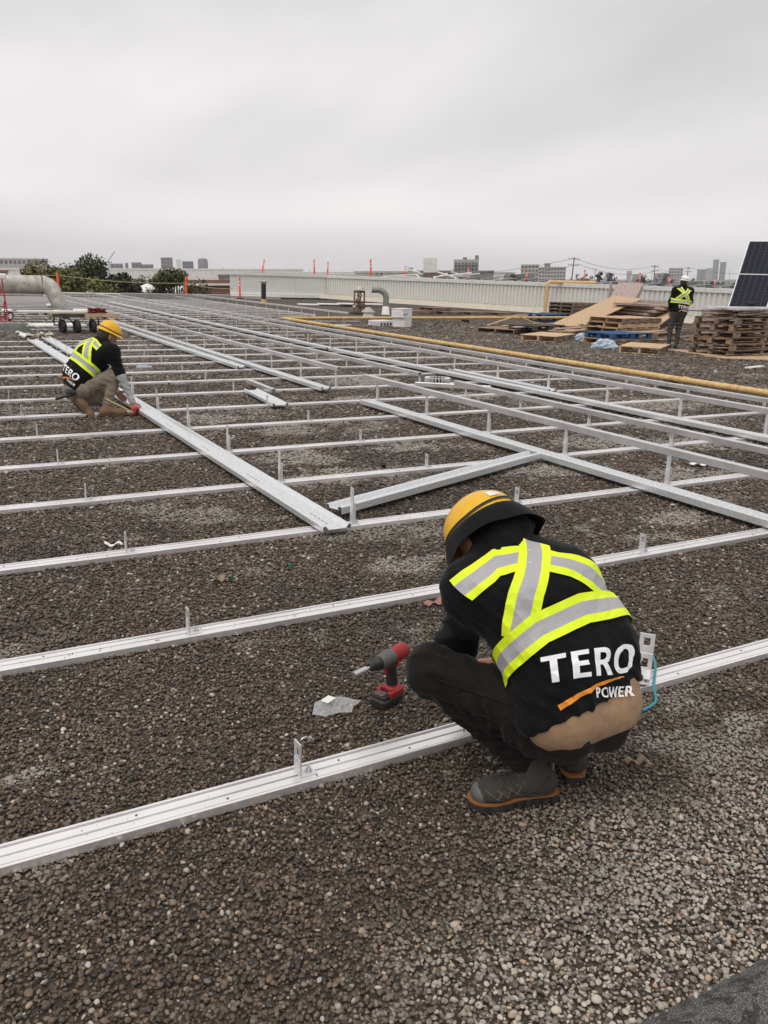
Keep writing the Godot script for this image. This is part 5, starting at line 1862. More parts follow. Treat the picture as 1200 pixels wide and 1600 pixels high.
func wrapped_tris(w: Wrap, tris: PackedVector2Array, centre: Vector2, turn: float, lift: float, out: MB, finest := 0.012) -> void:
	var R := 0.17
	var stack: Array[PackedVector2Array] = []
	for i in range(0, tris.size(), 3): stack.append(PackedVector2Array([tris[i], tris[i + 1], tris[i + 2]]))
	while stack.size() > 0:
		var t: PackedVector2Array = stack.pop_back()
		var far := 0
		var best := 0.0
		for k in 3:
			var l := t[k].distance_to(t[(k + 1) % 3])
			if l > best:
				best = l
				far = k
		if best > finest:
			var m := (t[far] + t[(far + 1) % 3]) * 0.5
			var o := t[(far + 2) % 3]
			stack.append(PackedVector2Array([t[far], m, o]))
			stack.append(PackedVector2Array([m, t[(far + 1) % 3], o]))
			continue
		var p := []
		for q in t:
			var u := q.rotated(turn) + centre
			p.append(w.at(u.x / R, u.y, lift))
		var ov: Vector3 = p[0] - (w.P + w.s * (p[0] - w.P).dot(w.s))
		out.flat(p[0], p[1], p[2], ov)

func text_tris(txt: String, height: float, widen: float) -> PackedVector2Array:
	var f := SystemFont.new()
	f.font_names = PackedStringArray(["Droid Sans"])
	f.font_weight = 700
	var tm := TextMesh.new()
	tm.text = txt
	tm.font = f
	tm.font_size = 64
	tm.depth = 0.0
	tm.pixel_size = 0.01
	tm.curve_step = 2.0
	var arr := tm.get_mesh_arrays()
	var v: PackedVector3Array = arr[Mesh.ARRAY_VERTEX]
	var id: PackedInt32Array = arr[Mesh.ARRAY_INDEX]
	var lo := Vector2(1e9, 1e9)
	var hi := -lo
	for p in v:
		lo = lo.min(Vector2(p.x, p.y))
		hi = hi.max(Vector2(p.x, p.y))
	var sc := height / maxf(hi.y - lo.y, 0.001)
	var c := (lo + hi) * 0.5
	var out := PackedVector2Array()
	if id.size() > 0:
		for i in id: out.append(Vector2((v[i].x - c.x) * sc * widen, (v[i].y - c.y) * sc))
	else:
		for p in v: out.append(Vector2((p.x - c.x) * sc * widen, (p.y - c.y) * sc))
	return out

func print_on_back(t: Node3D, w: Wrap, c: Vector2, turn: float, k: float, lift: float, finest: float) -> void:
	var mb := MB.new()
	wrapped_tris(w, text_tris("TERO", 0.082 * k, 1.13), c, turn, lift, mb, finest)
	wrapped_tris(w, text_tris("POWER", 0.030 * k, 1.22), c + Vector2(0.080, -0.090).rotated(turn) * k, turn, lift, mb, finest)
	part(t, "lettering", mb.mesh(), M.print_white)
	var sw := PackedVector2Array()
	var n := 14
	for i in n:
		var pq := []
		for j in [i, i + 1]:
			var f: float = j / float(n)
			var x: float = lerpf(-0.125, 0.125, f)
			var y: float = -0.050 - 0.070 * pow(1.0 - f, 1.8)
			var h: float = 0.001 + 0.0075 * pow(1.0 - f, 0.8)
			pq.append([Vector2(x, y + h) * k, Vector2(x + 0.006, y - h) * k])
		sw.append_array([pq[0][0], pq[0][1], pq[1][0], pq[1][0], pq[0][1], pq[1][1]])
	mb = MB.new()
	wrapped_tris(w, sw, c, turn, lift - 0.0012, mb, finest)
	part(t, "print_swoosh", mb.mesh(), M.print_orange)

func hand(mb: MB, wrist: Vector3, dir: Vector3, palm: Vector3, thumb_side: Vector3, curl: float, cell: float) -> void:
	var b := Blob.new()
	b.k = 0.006
	var sd := thumb_side.slide(dir).normalized()
	var pn := palm.slide(dir).slide(sd).normalized()
	var root := wrist + dir * 0.01
	for i in 4:
		var off := 0.030 - 0.020 * i
		var kn := wrist + dir * (0.092 - 0.006 * absf(i - 1.0)) + sd * off
		b.add(root + sd * off * 0.7, kn, 0.014, 0.0105)
		var d := dir
		var p := kn
		var lens := [0.040, 0.025, 0.020]
		for k in 3:
			d = d.rotated(dir.cross(pn).normalized(), curl * (0.8 if k == 0 else 1.0))
			var l: float = lens[k] * [0.95, 1.06, 1.0, 0.8][i]
			b.add(p, p + d * l, 0.0098 - 0.0006 * k, 0.0090 - 0.0006 * k)
			p += d * l
	var tb := wrist + dir * 0.030 + sd * 0.028
	var t1 := tb + (sd * 0.75 + dir * 0.6 + pn * 0.35).normalized() * 0.040
	var t2 := t1 + (sd * 0.15 + dir * 0.9 + pn * 0.5).normalized() * 0.030
	b.add(tb, t1, 0.014, 0.0108)
	b.add(t1, t2, 0.0105, 0.009)
	b.add(wrist - dir * 0.03, root, 0.024, 0.022)
	b.net(cell, mb)

func helmet(t: Node3D, xf: Transform3D, m: Material, band_m: Material, fancy: bool, visor := 0.040, lip := 0.013) -> void:
	var h := Node3D.new()
	h.name = "hard_hat"
	t.add_child(h, true)
	h.transform = xf
	var N := 40
	var V := 12
	var shape := func(i: int, j: int) -> Vector3:
		var th := TAU * i / N
		var ph := PI * 0.5 * j / V
		var x := sin(th) * cos(ph)
		var z := -cos(th) * cos(ph)
		var p := Vector3(x * 0.114, pow(sin(ph), 0.92) * 0.132, z * 0.140)
		var ridge := exp(-pow(p.x / 0.020, 2.0)) * smoothstep(0.02, 0.08, p.y)
		var flute := exp(-pow((absf(p.x) - 0.045) / 0.010, 2.0)) * smoothstep(0.03, 0.09, p.y)
		return p * (1.0 + 0.045 * ridge + 0.022 * flute)
	var mb := MB.new()
	for j in V:
		for i in N:
			var p := [shape.call(i, j), shape.call(i + 1, j), shape.call(i + 1, j + 1), shape.call(i, j + 1)]
			var nn := []
			for q in p: nn.append((q * Vector3(1.0 / 0.0130, 1.0 / 0.0174, 1.0 / 0.0196)).normalized())
			mb.tri(p[0], p[1], p[2], nn[0], nn[1], nn[2])
			if j < V - 1: mb.tri(p[0], p[2], p[3], nn[0], nn[2], nn[3])
	part(h, "shell", mb.mesh(), m)
	mb = MB.new()
	for i in N:
		var ring := []
		for k in [i, i + 1]:
			var th: float = TAU * k / N
			var d := Vector3(sin(th), 0, -cos(th))
			var wv := lip + visor * pow(maxf(0.0, cos(th)), 1.6)
			var ip := Vector3(d.x * 0.113, 0.004, d.z * 0.139)
			var op := Vector3(d.x * (0.113 + wv), -0.010 - 0.010 * maxf(0.0, cos(th)), d.z * (0.139 + wv))
			ring.append([ip, op, op + Vector3(0, -0.006, 0), ip + Vector3(0, -0.009, 0)])
		for q in 3:
			mb.quad(ring[0][q], ring[1][q], ring[1][q + 1], ring[0][q + 1], [Vector3.UP, ring[0][1] * Vector3(1, 0, 1), Vector3.DOWN][q])
	part(h, "brim", mb.mesh(), m)
	mb = MB.new()
	for i in N:
		var ring := []
		for k in [i, i + 1]:
			var th: float = TAU * k / N
			var dip := 0.012 * maxf(0.0, -cos(th))
			ring.append([Vector3(sin(th) * 0.1165, 0.010 + dip, -cos(th) * 0.1425), Vector3(sin(th) * 0.1162, 0.021 + dip, -cos(th) * 0.1422)])
		mb.quad(ring[0][0], ring[1][0], ring[1][1], ring[0][1], ring[0][0] * Vector3(1, 0, 1))
	part(h, "dark_band", mb.mesh(), band_m)
	if fancy:
		mb = MB.new()
		for q in [[-2.42, 0.036, 0.006, 0.016], [-2.52, 0.036, 0.006, 0.016], [-2.62, 0.036, 0.006, 0.016], [-2.72, 0.036, 0.006, 0.012]]:
			var a := []
			for e in [[-1, -1], [1, -1], [1, 1], [-1, 1]]:
				var th: float = q[0] + e[0] * q[2] / 0.13
				var y: float = q[1] + 0.022 + e[1] * q[3]
				var sc := sqrt(maxf(0.0, 1.0 - pow(y / 0.132, 2.0)))
				a.append(Vector3(sin(th) * 0.1175 * sc, y, -cos(th) * 0.1435 * sc) * 1.012)
			mb.quad(a[0], a[1], a[2], a[3], a[0])
		part(h, "sticker", mb.mesh(), M.paper)

func shoe(t: Node3D, at: Vector3, fwd: Vector3, pitch: float, ankle: Vector3, upper: Material, sole: Material, stripe: Material, cell: float, k := 1.0) -> void:
	var f := fwd.slide(Vector3.UP).normalized()
	var b := Basis(f, Vector3.UP, f.cross(Vector3.UP))
	b = b * Basis(Vector3(0, 0, 1), pitch)
	var xf := Transform3D(b, at)     # origin under the ball of the foot, x forwards
	var s := Node3D.new()
	s.name = "shoe"
	t.add_child(s, true)
	s.transform = xf
	var outl := PackedVector2Array()
	var pts := [[-0.185, 0.012], [-0.180, 0.028], [-0.155, 0.038], [-0.11, 0.037], [-0.06, 0.036], [-0.01, 0.045], [0.03, 0.050], [0.065, 0.045], [0.09, 0.030], [0.102, 0.010]]
	for p in pts: outl.append(Vector2(p[0], p[1]) * k)
	for i in range(pts.size() - 1, -1, -1): outl.append(Vector2(pts[i][0], -pts[i][1]) * k)
	var flat := Transform3D(Basis(Vector3(1, 0, 0), Vector3(0, 0, 1), Vector3(0, 1, 0)), Vector3.ZERO)
	var mb := MB.new()
	mb.extrude(outl, 0.0, 0.022, flat)
	if cell < 0.01:
		for q in 9:
			mb.bx(-0.165 + 0.03 * q, 0.012, 0.046 * k, 0.014, 0.018, 0.006)
			mb.bx(-0.165 + 0.03 * q, 0.012, -0.046 * k, 0.014, 0.018, 0.006)
	part(s, "sole", mb.mesh(), sole)
	var o2 := PackedVector2Array()
	for p in outl: o2.append(p * Vector2(1.012, 1.03))
	mb = MB.new()
	mb.extrude(o2, 0.0222, 0.0285, flat)
	part(s, "welt", mb.mesh(), stripe)
	var inv := xf.affine_inverse()
	var an := inv * ankle
	var bl := Blob.new()
	bl.k = 0.035
	bl.add(Vector3(-0.145, 0.052, 0) * k, Vector3(-0.09, 0.055, 0) * k, 0.036 * k, 0.036 * k)
	bl.add(Vector3(-0.09, 0.058, 0) * k, Vector3(0.02, 0.044, 0) * k, 0.037 * k, 0.034 * k)
	bl.add(Vector3(0.02, 0.042, 0.012) * k, Vector3(0.058, 0.038, 0.010) * k, 0.032 * k, 0.028 * k)
	bl.add(Vector3(0.02, 0.042, -0.012) * k, Vector3(0.058, 0.038, -0.010) * k, 0.032 * k, 0.028 * k)
	bl.add(Vector3(-0.125, 0.06, 0) * k, an.lerp(Vector3(-0.12, 0.11, 0), 0.4), 0.040 * k, 0.042 * k)
	bl.planes.append(Plane(Vector3.DOWN, -0.028))
	mb = MB.new()
	bl.net(cell, mb)
	part(s, "upper", mb.mesh(), upper)
	if cell < 0.01:
		# the look of a sewn upper: overlays follow the surface
		var onto := func(x: float, y: float, sgn: float) -> Vector3:
			var z := 0.09 * sgn
			for it in 20:
				var e := bl.eval(Vector3(x, y, z))
				if e < 0.0008: break
				z -= sgn * e
			return Vector3(x, y, z)
		var cap := MB.new()
		var trim := MB.new()
		var weave := MB.new()
		for sgn in [-1.0, 1.0]:
			for q in 6:
				var pts2 := PackedVector3Array()
				for j in 5: pts2.append(onto.call(-0.052 + 0.017 * q + 0.012 * j * (1.0 if q % 2 == 0 else -0.4), 0.040 + 0.0085 * j - 0.0012 * q, sgn))
				weave.tube(pts2, PackedFloat32Array([0.0016]), 5)
			var heel := PackedVector3Array()
			for j in 8: heel.append(onto.call(-0.150 + 0.012 * j, 0.095 - 0.0078 * j, sgn))
			trim.tube(heel, PackedFloat32Array([0.0032]), 5)
			var low := PackedVector3Array()
			for j in 12: low.append(onto.call(-0.16 + 0.020 * j, 0.042 - 0.006 * sin(j * 0.28), sgn))
			trim.tube(low, PackedFloat32Array([0.0036]), 5)
			for j in 5:
				var eye := onto.call(-0.062 + 0.021 * j, 0.084 - 0.0078 * j, sgn) as Vector3
				cap.lathe(PackedVector2Array([Vector2(0, -0.003), Vector2(0.0042, -0.003), Vector2(0.0042, 0.003), Vector2(0, 0.003)]), Transform3D(Basis(Vector3.RIGHT, PI / 2), eye), 8)
		part(s, "woven_side", weave.mesh(), M.boot)
		part(s, "overlay_seam", trim.mesh(), M.rubber)
		part(s, "eyelets", cap.mesh(), M.grey_tool)
		mb = MB.new()
		for q in 5:
			var l0: Vector3 = onto.call(-0.062 + 0.021 * q, 0.084 - 0.0078 * q, -1.0)
			var l1: Vector3 = onto.call(-0.050 + 0.021 * q, 0.084 - 0.0078 * q, 1.0)
			var mid := (l0 + l1) * 0.5
			mid.y = 0.2
			for it in 24:
				var e := bl.eval(mid)
				if e < 0.001: break
				mid.y -= e
			mb.tube(PackedVector3Array([l0, l0.lerp(mid, 0.5) + Vector3(0, 0.008, 0), mid + Vector3(0, 0.003, 0), l1.lerp(mid, 0.5) + Vector3(0, 0.008, 0), l1]), PackedFloat32Array([0.0034]), 5)
		part(s, "laces", mb.mesh(), M.black_tool)
		mb = MB.new()
		mb.bx(-0.172, 0.105, 0, 0.006, 0.050, 0.020, 0.002)
		part(s, "pull_tab", mb.mesh(), M.khaki)
		var tc := Blob.new()
		tc.k = 0.03
		tc.add(Vector3(0.02, 0.042, 0.012) * k, Vector3(0.058, 0.038, 0.010) * k, 0.0335 * k, 0.0300 * k)
		tc.add(Vector3(0.02, 0.042, -0.012) * k, Vector3(0.058, 0.038, -0.010) * k, 0.0335 * k, 0.0300 * k)
		tc.planes.append(Plane(Vector3.DOWN, -0.028))
		tc.planes.append(Plane(Vector3(-0.9, 0.43, 0).normalized(), -0.012))
		mb = MB.new()
		tc.net(0.005, mb)
		part(s, "toe_cap", mb.mesh(), M.grey_tool)

# J: joints in the person's own space. o: options
func person(label: String, root: Vector3, J: Dictionary, o: Dictionary) -> Node3D:
	var t := thing("person", label, "person", root)
	var cell: float = o.cell
	var amp: float = o.amp
	var s: Vector3 = (J.neck - J.pelvis).normalized()
	var r: Vector3 = (J.Rsh - J.Lsh).slide(s).normalized()
	var nb := r.cross(s).normalized()
	var rh: Vector3 = (J.Rhip - J.Lhip).normalized()
	var g: float = o.get("girth", 1.0)
	var fold := fold_at
	var tucks: Array = o.get("tucks", [])       # [place, reach, direction across the folds, folds per metre, depth]
	var wr := func(p: Vector3) -> float: return fold_at(p, amp) + tuck_at(p, tucks)
	# ---- body: one skin surface with its own finer head and hands
	var hf: Vector3 = o.face.normalized()
	var hu: Vector3 = o.up.slide(hf).normalized()
	var hr := hf.cross(hu)
	var hc: Vector3 = J.head
	var body := Blob.new()
	body.k = 0.05
	body.add(J.pelvis, J.chest, 0.10 * g, 0.11 * g)
	body.add(J.chest, J.neck, 0.09, 0.055)
	body.add(J.neck, hc - hu * 0.05, 0.056, 0.052)
	for sd in ["L", "R"]:
		body.add(J[sd + "sh"], J[sd + "el"], 0.045, 0.038)
		body.add(J[sd + "el"], J[sd + "wr"], 0.036, 0.026)
		body.add(J[sd + "hip"], J[sd + "knee"], 0.07, 0.052)
		body.add(J[sd + "knee"], J[sd + "ank"], 0.05, 0.038)
	var mb := MB.new()
	body.net(maxf(cell, 0.016), mb)
	var hd := Blob.new()
	hd.k = 0.03
	hd.add(hc - hf * 0.02, hc + hf * 0.018, 0.086, 0.080)
	hd.add(hc + hf * 0.025 - hu * 0.05, hc + hf * 0.04 - hu * 0.07, 0.060, 0.050)
	hd.add(hc + hf * 0.055 - hu * 0.098, hc + hf * 0.062 - hu * 0.092, 0.032)
	hd.add(hc - hu * 0.05, hc - hu * 0.11 - hf * 0.02, 0.058, 0.056)
	hd.k = 0.012
	hd.add(hc + hf * 0.092 - hu * 0.012, hc + hf * 0.112 - hu * 0.045, 0.009, 0.014)
	hd.add(hc + hr * 0.082 - hu * 0.010 - hf * 0.01, hc + hr * 0.080 - hu * 0.050 - hf * 0.005, 0.016, 0.010)
	hd.add(hc - hr * 0.082 - hu * 0.010 - hf * 0.01, hc - hr * 0.080 - hu * 0.050 - hf * 0.005, 0.016, 0.010)
	hd.add(hc + hf * 0.088 - hu * 0.072 - hr * 0.018, hc + hf * 0.088 - hu * 0.072 + hr * 0.018, 0.008)
	hd.net(clampf(cell * 0.5, 0.005, 0.010), mb)
	for sd in ["L", "R"]:
		var hnd: Dictionary = o[sd + "hand"]
		hand(mb, J[sd + "wr"], hnd.dir.normalized(), hnd.palm, hnd.thumb, hnd.curl, clampf(cell * 0.5, 0.0045, 0.007))
	part(t, "body", mb.mesh(), M.skin)
	mb = MB.new()
	for e in [-1.0, 1.0]:
		mb.lathe(PackedVector2Array([Vector2(0, 0.011), Vector2(0.008, 0.008), Vector2(0.011, 0.0), Vector2(0.008, -0.008), Vector2(0, -0.011)]), Transform3D(Basis(), hc + hf * 0.082 + hr * 0.032 * e - hu * 0.008), 8)
	part(t, "eyes", mb.mesh(), M.hair)
	var hb := Blob.new()
	hb.k = 0.03
	hb.add(hc - hf * 0.035 - hu * 0.01, hc - hf * 0.012 + hu * 0.02, 0.084, 0.084)
	hb.add(hc - hf * 0.045 - hu * 0.045, hc - hf * 0.03, 0.062, 0.075)
	mb = MB.new()
	hb.net(clampf(cell, 0.008, 0.012), mb)
	part(t, "hair", mb.mesh(), M.hair)
	# ---- shirt
	var sh := Blob.new()
	sh.k = 0.07
	for e in [-1.0, 1.0]:
		var k := "L" if e < 0 else "R"
		var pz: Vector3 = J.pelvis + rh * e * 0.075 * g
		var wz: Vector3 = J.waist + r * e * 0.075 * g
		var cz: Vector3 = J.chest + r * e * 0.085 * g
		sh.add(pz, wz, 0.128 * g, 0.120 * g)
		sh.add(wz, cz, 0.120 * g, 0.118 * g)
		sh.add(cz, J[k + "sh"], 0.112 * g, 0.074)
		sh.add(J[k + "sh"], J.neck, 0.072, 0.062)
	sh.add(J.waist, J.chest + nb * 0.012, 0.115 * g, 0.125 * g)
	sh.add(J.chest, J.neck, 0.115 * g, 0.068)
	var elbow_f: float = o.get("sleeve", 1.0)
	for k in ["L", "R"]:
		var el: Vector3 = J[k + "el"]
		var wrj: Vector3 = J[k + "wr"]
		if elbow_f >= 1.0:
			sh.add(J[k + "sh"], el, 0.070, 0.056)
			sh.add(el, wrj.lerp(el, 0.04), 0.054, 0.038)
		else:
			sh.add(J[k + "sh"], J[k + "sh"].lerp(el, elbow_f), 0.072, 0.068)
	var full := sh.grown(0.0)
	sh.planes.append(Plane(o.hem_n.normalized(), o.hem_n.normalized().dot(o.hem_p)))
	mb = MB.new()
	sh.net(cell, mb, wr)
	part(t, "shirt", mb.mesh(), M.black_cloth)
	if o.has("under"):
		var u := full.grown(-0.012)
		u.planes.append(Plane(o.under_n.normalized(), o.under_n.normalized().dot(o.under_p)))
		u.planes.append(Plane(s, s.dot(J.waist)))
		mb = MB.new()
		u.net(cell, mb, func(p: Vector3) -> float: return fold_at(p * 0.7, amp * 0.45))
		part(t, "undershirt", mb.mesh(), o.under)
	if elbow_f < 1.0:
		for k in ["L", "R"]:
			var lo := Blob.new()
			lo.k = 0.04
			lo.add(J[k + "sh"], J[k + "el"], 0.052, 0.050)
			lo.add(J[k + "el"], J[k + "wr"], 0.050, 0.036)
			mb = MB.new()
			lo.net(cell, mb, wr)
			part(t, "sleeve", mb.mesh(), o.sleeve_m)
	# ---- trousers
	var tr := Blob.new()
	tr.k = 0.05
	for e in [-1.0, 1.0]:
		var k := "L" if e < 0 else "R"
		tr.add(J.pelvis + rh * e * 0.070 * g, J[k + "hip"], 0.104 * g, 0.098 * g)
		tr.add(J[k + "hip"], J[k + "knee"], 0.098 * g, 0.076)
		tr.add(J[k + "knee"], J[k + "ank"].lerp(J[k + "knee"], 0.08), 0.074, 0.058)
		if o.has("seat"): tr.add(J[k + "hip"], J.pelvis + o.seat + rh * e * 0.070, 0.092 * g, 0.094 * g)
	mb = MB.new()
	tr.net(cell, mb, func(p: Vector3) -> float: return fold_at(p * 1.15 + Vector3(3, 1, 0), amp * 1.1) + tuck_at(p, o.get("leg_tucks", [])))
	part(t, "trousers", mb.mesh(), o.trousers)
	# ---- vest bands and print
	var w := Wrap.new()
	w.blob = full
	w.P = J.pelvis
	w.s = s
	w.r = r
	w.nb = nb
	w.amp = amp
	w.fold = func(p: Vector3, am: float) -> float: return fold_at(p, am) + tuck_at(p, tucks)
	var y := MB.new()
	var gsil := MB.new()
	var outs := [y, gsil]
	for bd in o.bands:
		var hw: float = bd[1]
		band(w, bd[0], [[-hw, -hw * 0.46, 0], [-hw * 0.46, hw * 0.46, 1], [hw * 0.46, hw, 0]], bd[2], outs)
	part(t, "lime_tape", y.mesh(), M.lime)
	part(t, "silver_tape", gsil.mesh(), M.silver_tape)
	print_on_back(t, w, o.print_at, o.print_turn, o.print_k, o.print_lift, o.finest)
	# ---- hat
	helmet(t, Transform3D(Basis(hr, hu, -hf).scaled_local(Vector3.ONE * 0.94), hc + hu * 0.030), o.hat, o.hat_band, cell < 0.012, o.get("visor", 0.040), 0.005 if o.has("visor") else 0.013)
	return t

func shifted(J: Dictionary, root: Vector3) -> Dictionary:
	var d := {}
	for k in J: d[k] = J[k] - root
	return d

func build_people() -> void:
	near_worker()
	left_worker()
	far_worker()

func near_worker() -> void:
	var root := Vector3(1.66, 0.0, -1.85)
	var J := shifted({
		pelvis = Vector3(1.66, 0.36, -1.70), waist = Vector3(1.67, 0.50, -1.76), chest = Vector3(1.62, 0.66, -1.90), neck = Vector3(1.57, 0.77, -2.02), head = Vector3(1.56, 0.80, -2.085),
		Lsh = Vector3(1.425, 0.685, -1.97), Rsh = Vector3(1.77, 0.675, -1.97), Lel = Vector3(1.475, 0.44, -2.10), Rel = Vector3(1.86, 0.45, -2.20), Lwr = Vector3(1.60, 0.22, -2.27), Rwr = Vector3(1.82, 0.22, -2.30),
		Lhip = Vector3(1.56, 0.32, -1.76), Rhip = Vector3(1.76, 0.32, -1.76), Lknee = Vector3(1.335, 0.405, -2.02), Rknee = Vector3(1.96, 0.42, -2.12), Lank = Vector3(1.57, 0.13, -1.81), Rank = Vector3(1.80, 0.12, -1.85)}, root)
	var s: Vector3 = (J.neck - J.pelvis).normalized()
	var o := {cell = 0.0075, amp = 0.0085, visor = 0.022, girth = 1.08, face = Vector3(-0.60, -0.68, -0.42), up = Vector3(-0.015, 0.545, -0.838),
		tucks = [[J.Lsh.lerp(J.waist, 0.45), 0.13, Vector3(0.55, 0.6, 0.5).normalized(), 20.0, 0.008], [J.waist + Vector3(0.10, -0.05, 0.12), 0.13, Vector3(0.85, 0.3, 0.1).normalized(), 15.0, 0.007], [J.waist + Vector3(-0.13, -0.08, 0.04), 0.12, Vector3(0.3, 0.85, 0.3).normalized(), 19.0, 0.010], [J.Lsh.lerp(J.Lel, 0.6), 0.11, Vector3(0.2, 0.9, -0.4).normalized(), 20.0, 0.010], [J.Rsh + Vector3(-0.05, -0.06, 0.1), 0.11, Vector3(0.8, -0.4, 0.4).normalized(), 18.0, 0.006], [J.pelvis + Vector3(-0.05, 0.03, 0.14), 0.12, Vector3(0.95, 0.2, 0.0).normalized(), 16.0, 0.008], [J.Lsh + Vector3(-0.02, -0.02, 0.08), 0.09, Vector3(0.5, 0.8, 0.1).normalized(), 22.0, 0.006], [J.pelvis + Vector3(0.12, 0.05, 0.10), 0.11, Vector3(0.7, 0.6, 0.0).normalized(), 17.0, 0.007]],
		leg_tucks = [[J.Lknee + Vector3(0.08, -0.10, 0.04), 0.12, Vector3(0.7, 0.5, 0.4).normalized(), 21.0, 0.012], [J.Lank + Vector3(-0.05, 0.10, -0.04), 0.11, Vector3(-0.4, 0.85, -0.3).normalized(), 24.0, 0.013], [J.Lhip + Vector3(-0.10, -0.02, -0.02), 0.09, Vector3(0.65, 0.1, 0.7).normalized(), 19.0, 0.010], [J.Lknee.lerp(J.Lank, 0.5), 0.12, Vector3(-0.5, 0.6, 0.6).normalized(), 16.0, 0.010], [J.Lknee.lerp(J.Lhip, 0.35) + Vector3(0, 0.03, 0.05), 0.12, Vector3(0.55, 0.7, 0.45).normalized(), 15.0, 0.009], [J.Lknee + Vector3(0, 0.05, 0.06), 0.09, Vector3(0.8, 0.3, -0.5).normalized(), 19.0, 0.008]],
		Lhand = {dir = Vector3(0.5, -0.75, -0.2), palm = Vector3(0.6, 0, -0.6), thumb = Vector3(0.2, 0.2, -0.9), curl = 0.5},
		Rhand = {dir = Vector3(-0.5, -0.75, -0.1), palm = Vector3(-0.6, 0, -0.6), thumb = Vector3(-0.2, 0.2, -0.9), curl = 0.5},
		hem_n = -s + Vector3(0.0, -0.1, 0.1), hem_p = J.pelvis + s * -0.015, under = M.tan_cloth, under_n = -s + Vector3(0, -0.35, 0.0), under_p = J.pelvis + s * -0.105,
		trousers = M.black_trousers, seat = Vector3(0.0, -0.06, 0.0), hat = M.hat_yellow, hat_band = M.dark,
		bands = [[[Vector2(-0.24, 0.455), Vector2(-0.15, 0.485), Vector2(-0.04, 0.46), Vector2(0.06, 0.385), Vector2(0.16, 0.27)], 0.044, 0.0055],
			[[Vector2(0.03, 0.50), Vector2(-0.04, 0.44), Vector2(-0.11, 0.36), Vector2(-0.175, 0.26)], 0.045, 0.0065],
			[[Vector2(-0.36, 0.165), Vector2(-0.26, 0.215), Vector2(-0.12, 0.255), Vector2(0.02, 0.255), Vector2(0.15, 0.225), Vector2(0.34, 0.15)], 0.046, 0.009]],
		print_at = Vector2(-0.022, 0.105), print_turn = -0.30, print_k = 0.93, print_lift = 0.0035, finest = 0.011}
	var t := person("squatting person in black shirt with lime bands, black trousers and black-brimmed yellow hard hat", root, J, o)
	shoe(t, Vector3(1.475, 0.012, -1.815) - root, Vector3(-0.97, 0, -0.25), 0.0, J.Lank, M.shoe, M.rubber, M.shoe_orange, 0.007, 1.04)
	shoe(t, Vector3(1.845, 0.012, -1.955) - root, Vector3(0.45, 0, -0.9), 0.0, J.Rank, M.shoe, M.rubber, M.shoe_orange, 0.009, 1.04)
	# soft black sun shade hung from the hat rim: a bell open at the face
	var hf: Vector3 = o.face.normalized()
	var hu: Vector3 = o.up.slide(hf).normalized()
	var hx := Transform3D(Basis(hf.cross(hu), hu, -hf).scaled_local(Vector3.ONE * 0.94), J.head + hu * 0.030)
	var N := 72
	var rows := 10
	var f := func(i: int, j: int) -> Vector3:
		var th := TAU * i / N
		var k := j / float(rows)
		var back := maxf(0.0, -cos(th))
		var wid := 0.024 * sqrt(k) + (0.012 + 0.010 * back) * k + 0.006 * k * sin(th * 4.0 + 0.7) + 0.003 * k * sin(th * 9.0)
		var d := Vector3(sin(th), 0, -cos(th))
		return Vector3(d.x * (0.1185 + wid), 0.006 - (0.080 + 0.026 * back) * k + 0.006 * k * sin(th * 3.0 + 1.0), d.z * (0.1445 + wid))
	var mb := MB.new()
	for j in rows:
		for i in N:
			if cos(TAU * (i + 0.5) / N) > 0.93: continue
			var a: Vector3 = f.call(i, j)
			var o1 := a * Vector3(1, 0, 1) + Vector3.UP * 0.05
			mb.quad(a, f.call(i + 1, j), f.call(i + 1, j + 1), f.call(i, j + 1), o1)
			var sh := Vector3(0.975, 1.0, 0.975)
			mb.quad(a * sh, f.call(i + 1, j) * sh, f.call(i + 1, j + 1) * sh, f.call(i, j + 1) * sh, -o1)
	var br := part(t, "sun_shade", mb.mesh(), M.black_cloth)
	br.transform = hx
	# hood under it, draped over the back of the head down into the collar
	var hood := Blob.new()
	hood.k = 0.05
	hood.add(J.head - hf * 0.03, J.head + hf * 0.005, 0.100, 0.096)
	hood.add(J.head - hf * 0.05 - hu * 0.04, J.neck + Vector3(0.0, 0.0, 0.03), 0.086, 0.094)
	hood.planes.append(Plane(hf, hf.dot(J.head + hf * 0.035)))
	mb = MB.new()
	hood.net(0.008, mb, func(p: Vector3) -> float: return fold_at(p * 1.4, 0.010) + tuck_at(p, [[J.head - hf * 0.08 - hu * 0.03, 0.11, Vector3(0.35, 0.85, 0.3).normalized(), 22.0, 0.007]]))
	part(t, "hood", mb.mesh(), M.black_cloth)
	# trouser seam, pocket edge and the stitched hem of the tan shirt
	var leg := Blob.new()
	leg.k = 0.05
	leg.add(J.Lhip, J.Lknee, 0.106, 0.076)
	leg.add(J.Lknee, J.Lank.lerp(J.Lknee, 0.08), 0.074, 0.058)
	var snap := func(p: Vector3) -> Vector3:
		for it in 6:
			var e := leg.eval(p)
			var g := (Vector3(leg.eval(p + Vector3(0.003, 0, 0)), leg.eval(p + Vector3(0, 0.003, 0)), leg.eval(p + Vector3(0, 0, 0.003))) - Vector3.ONE * e).normalized()
			p -= g * e
		return p
	mb = MB.new()
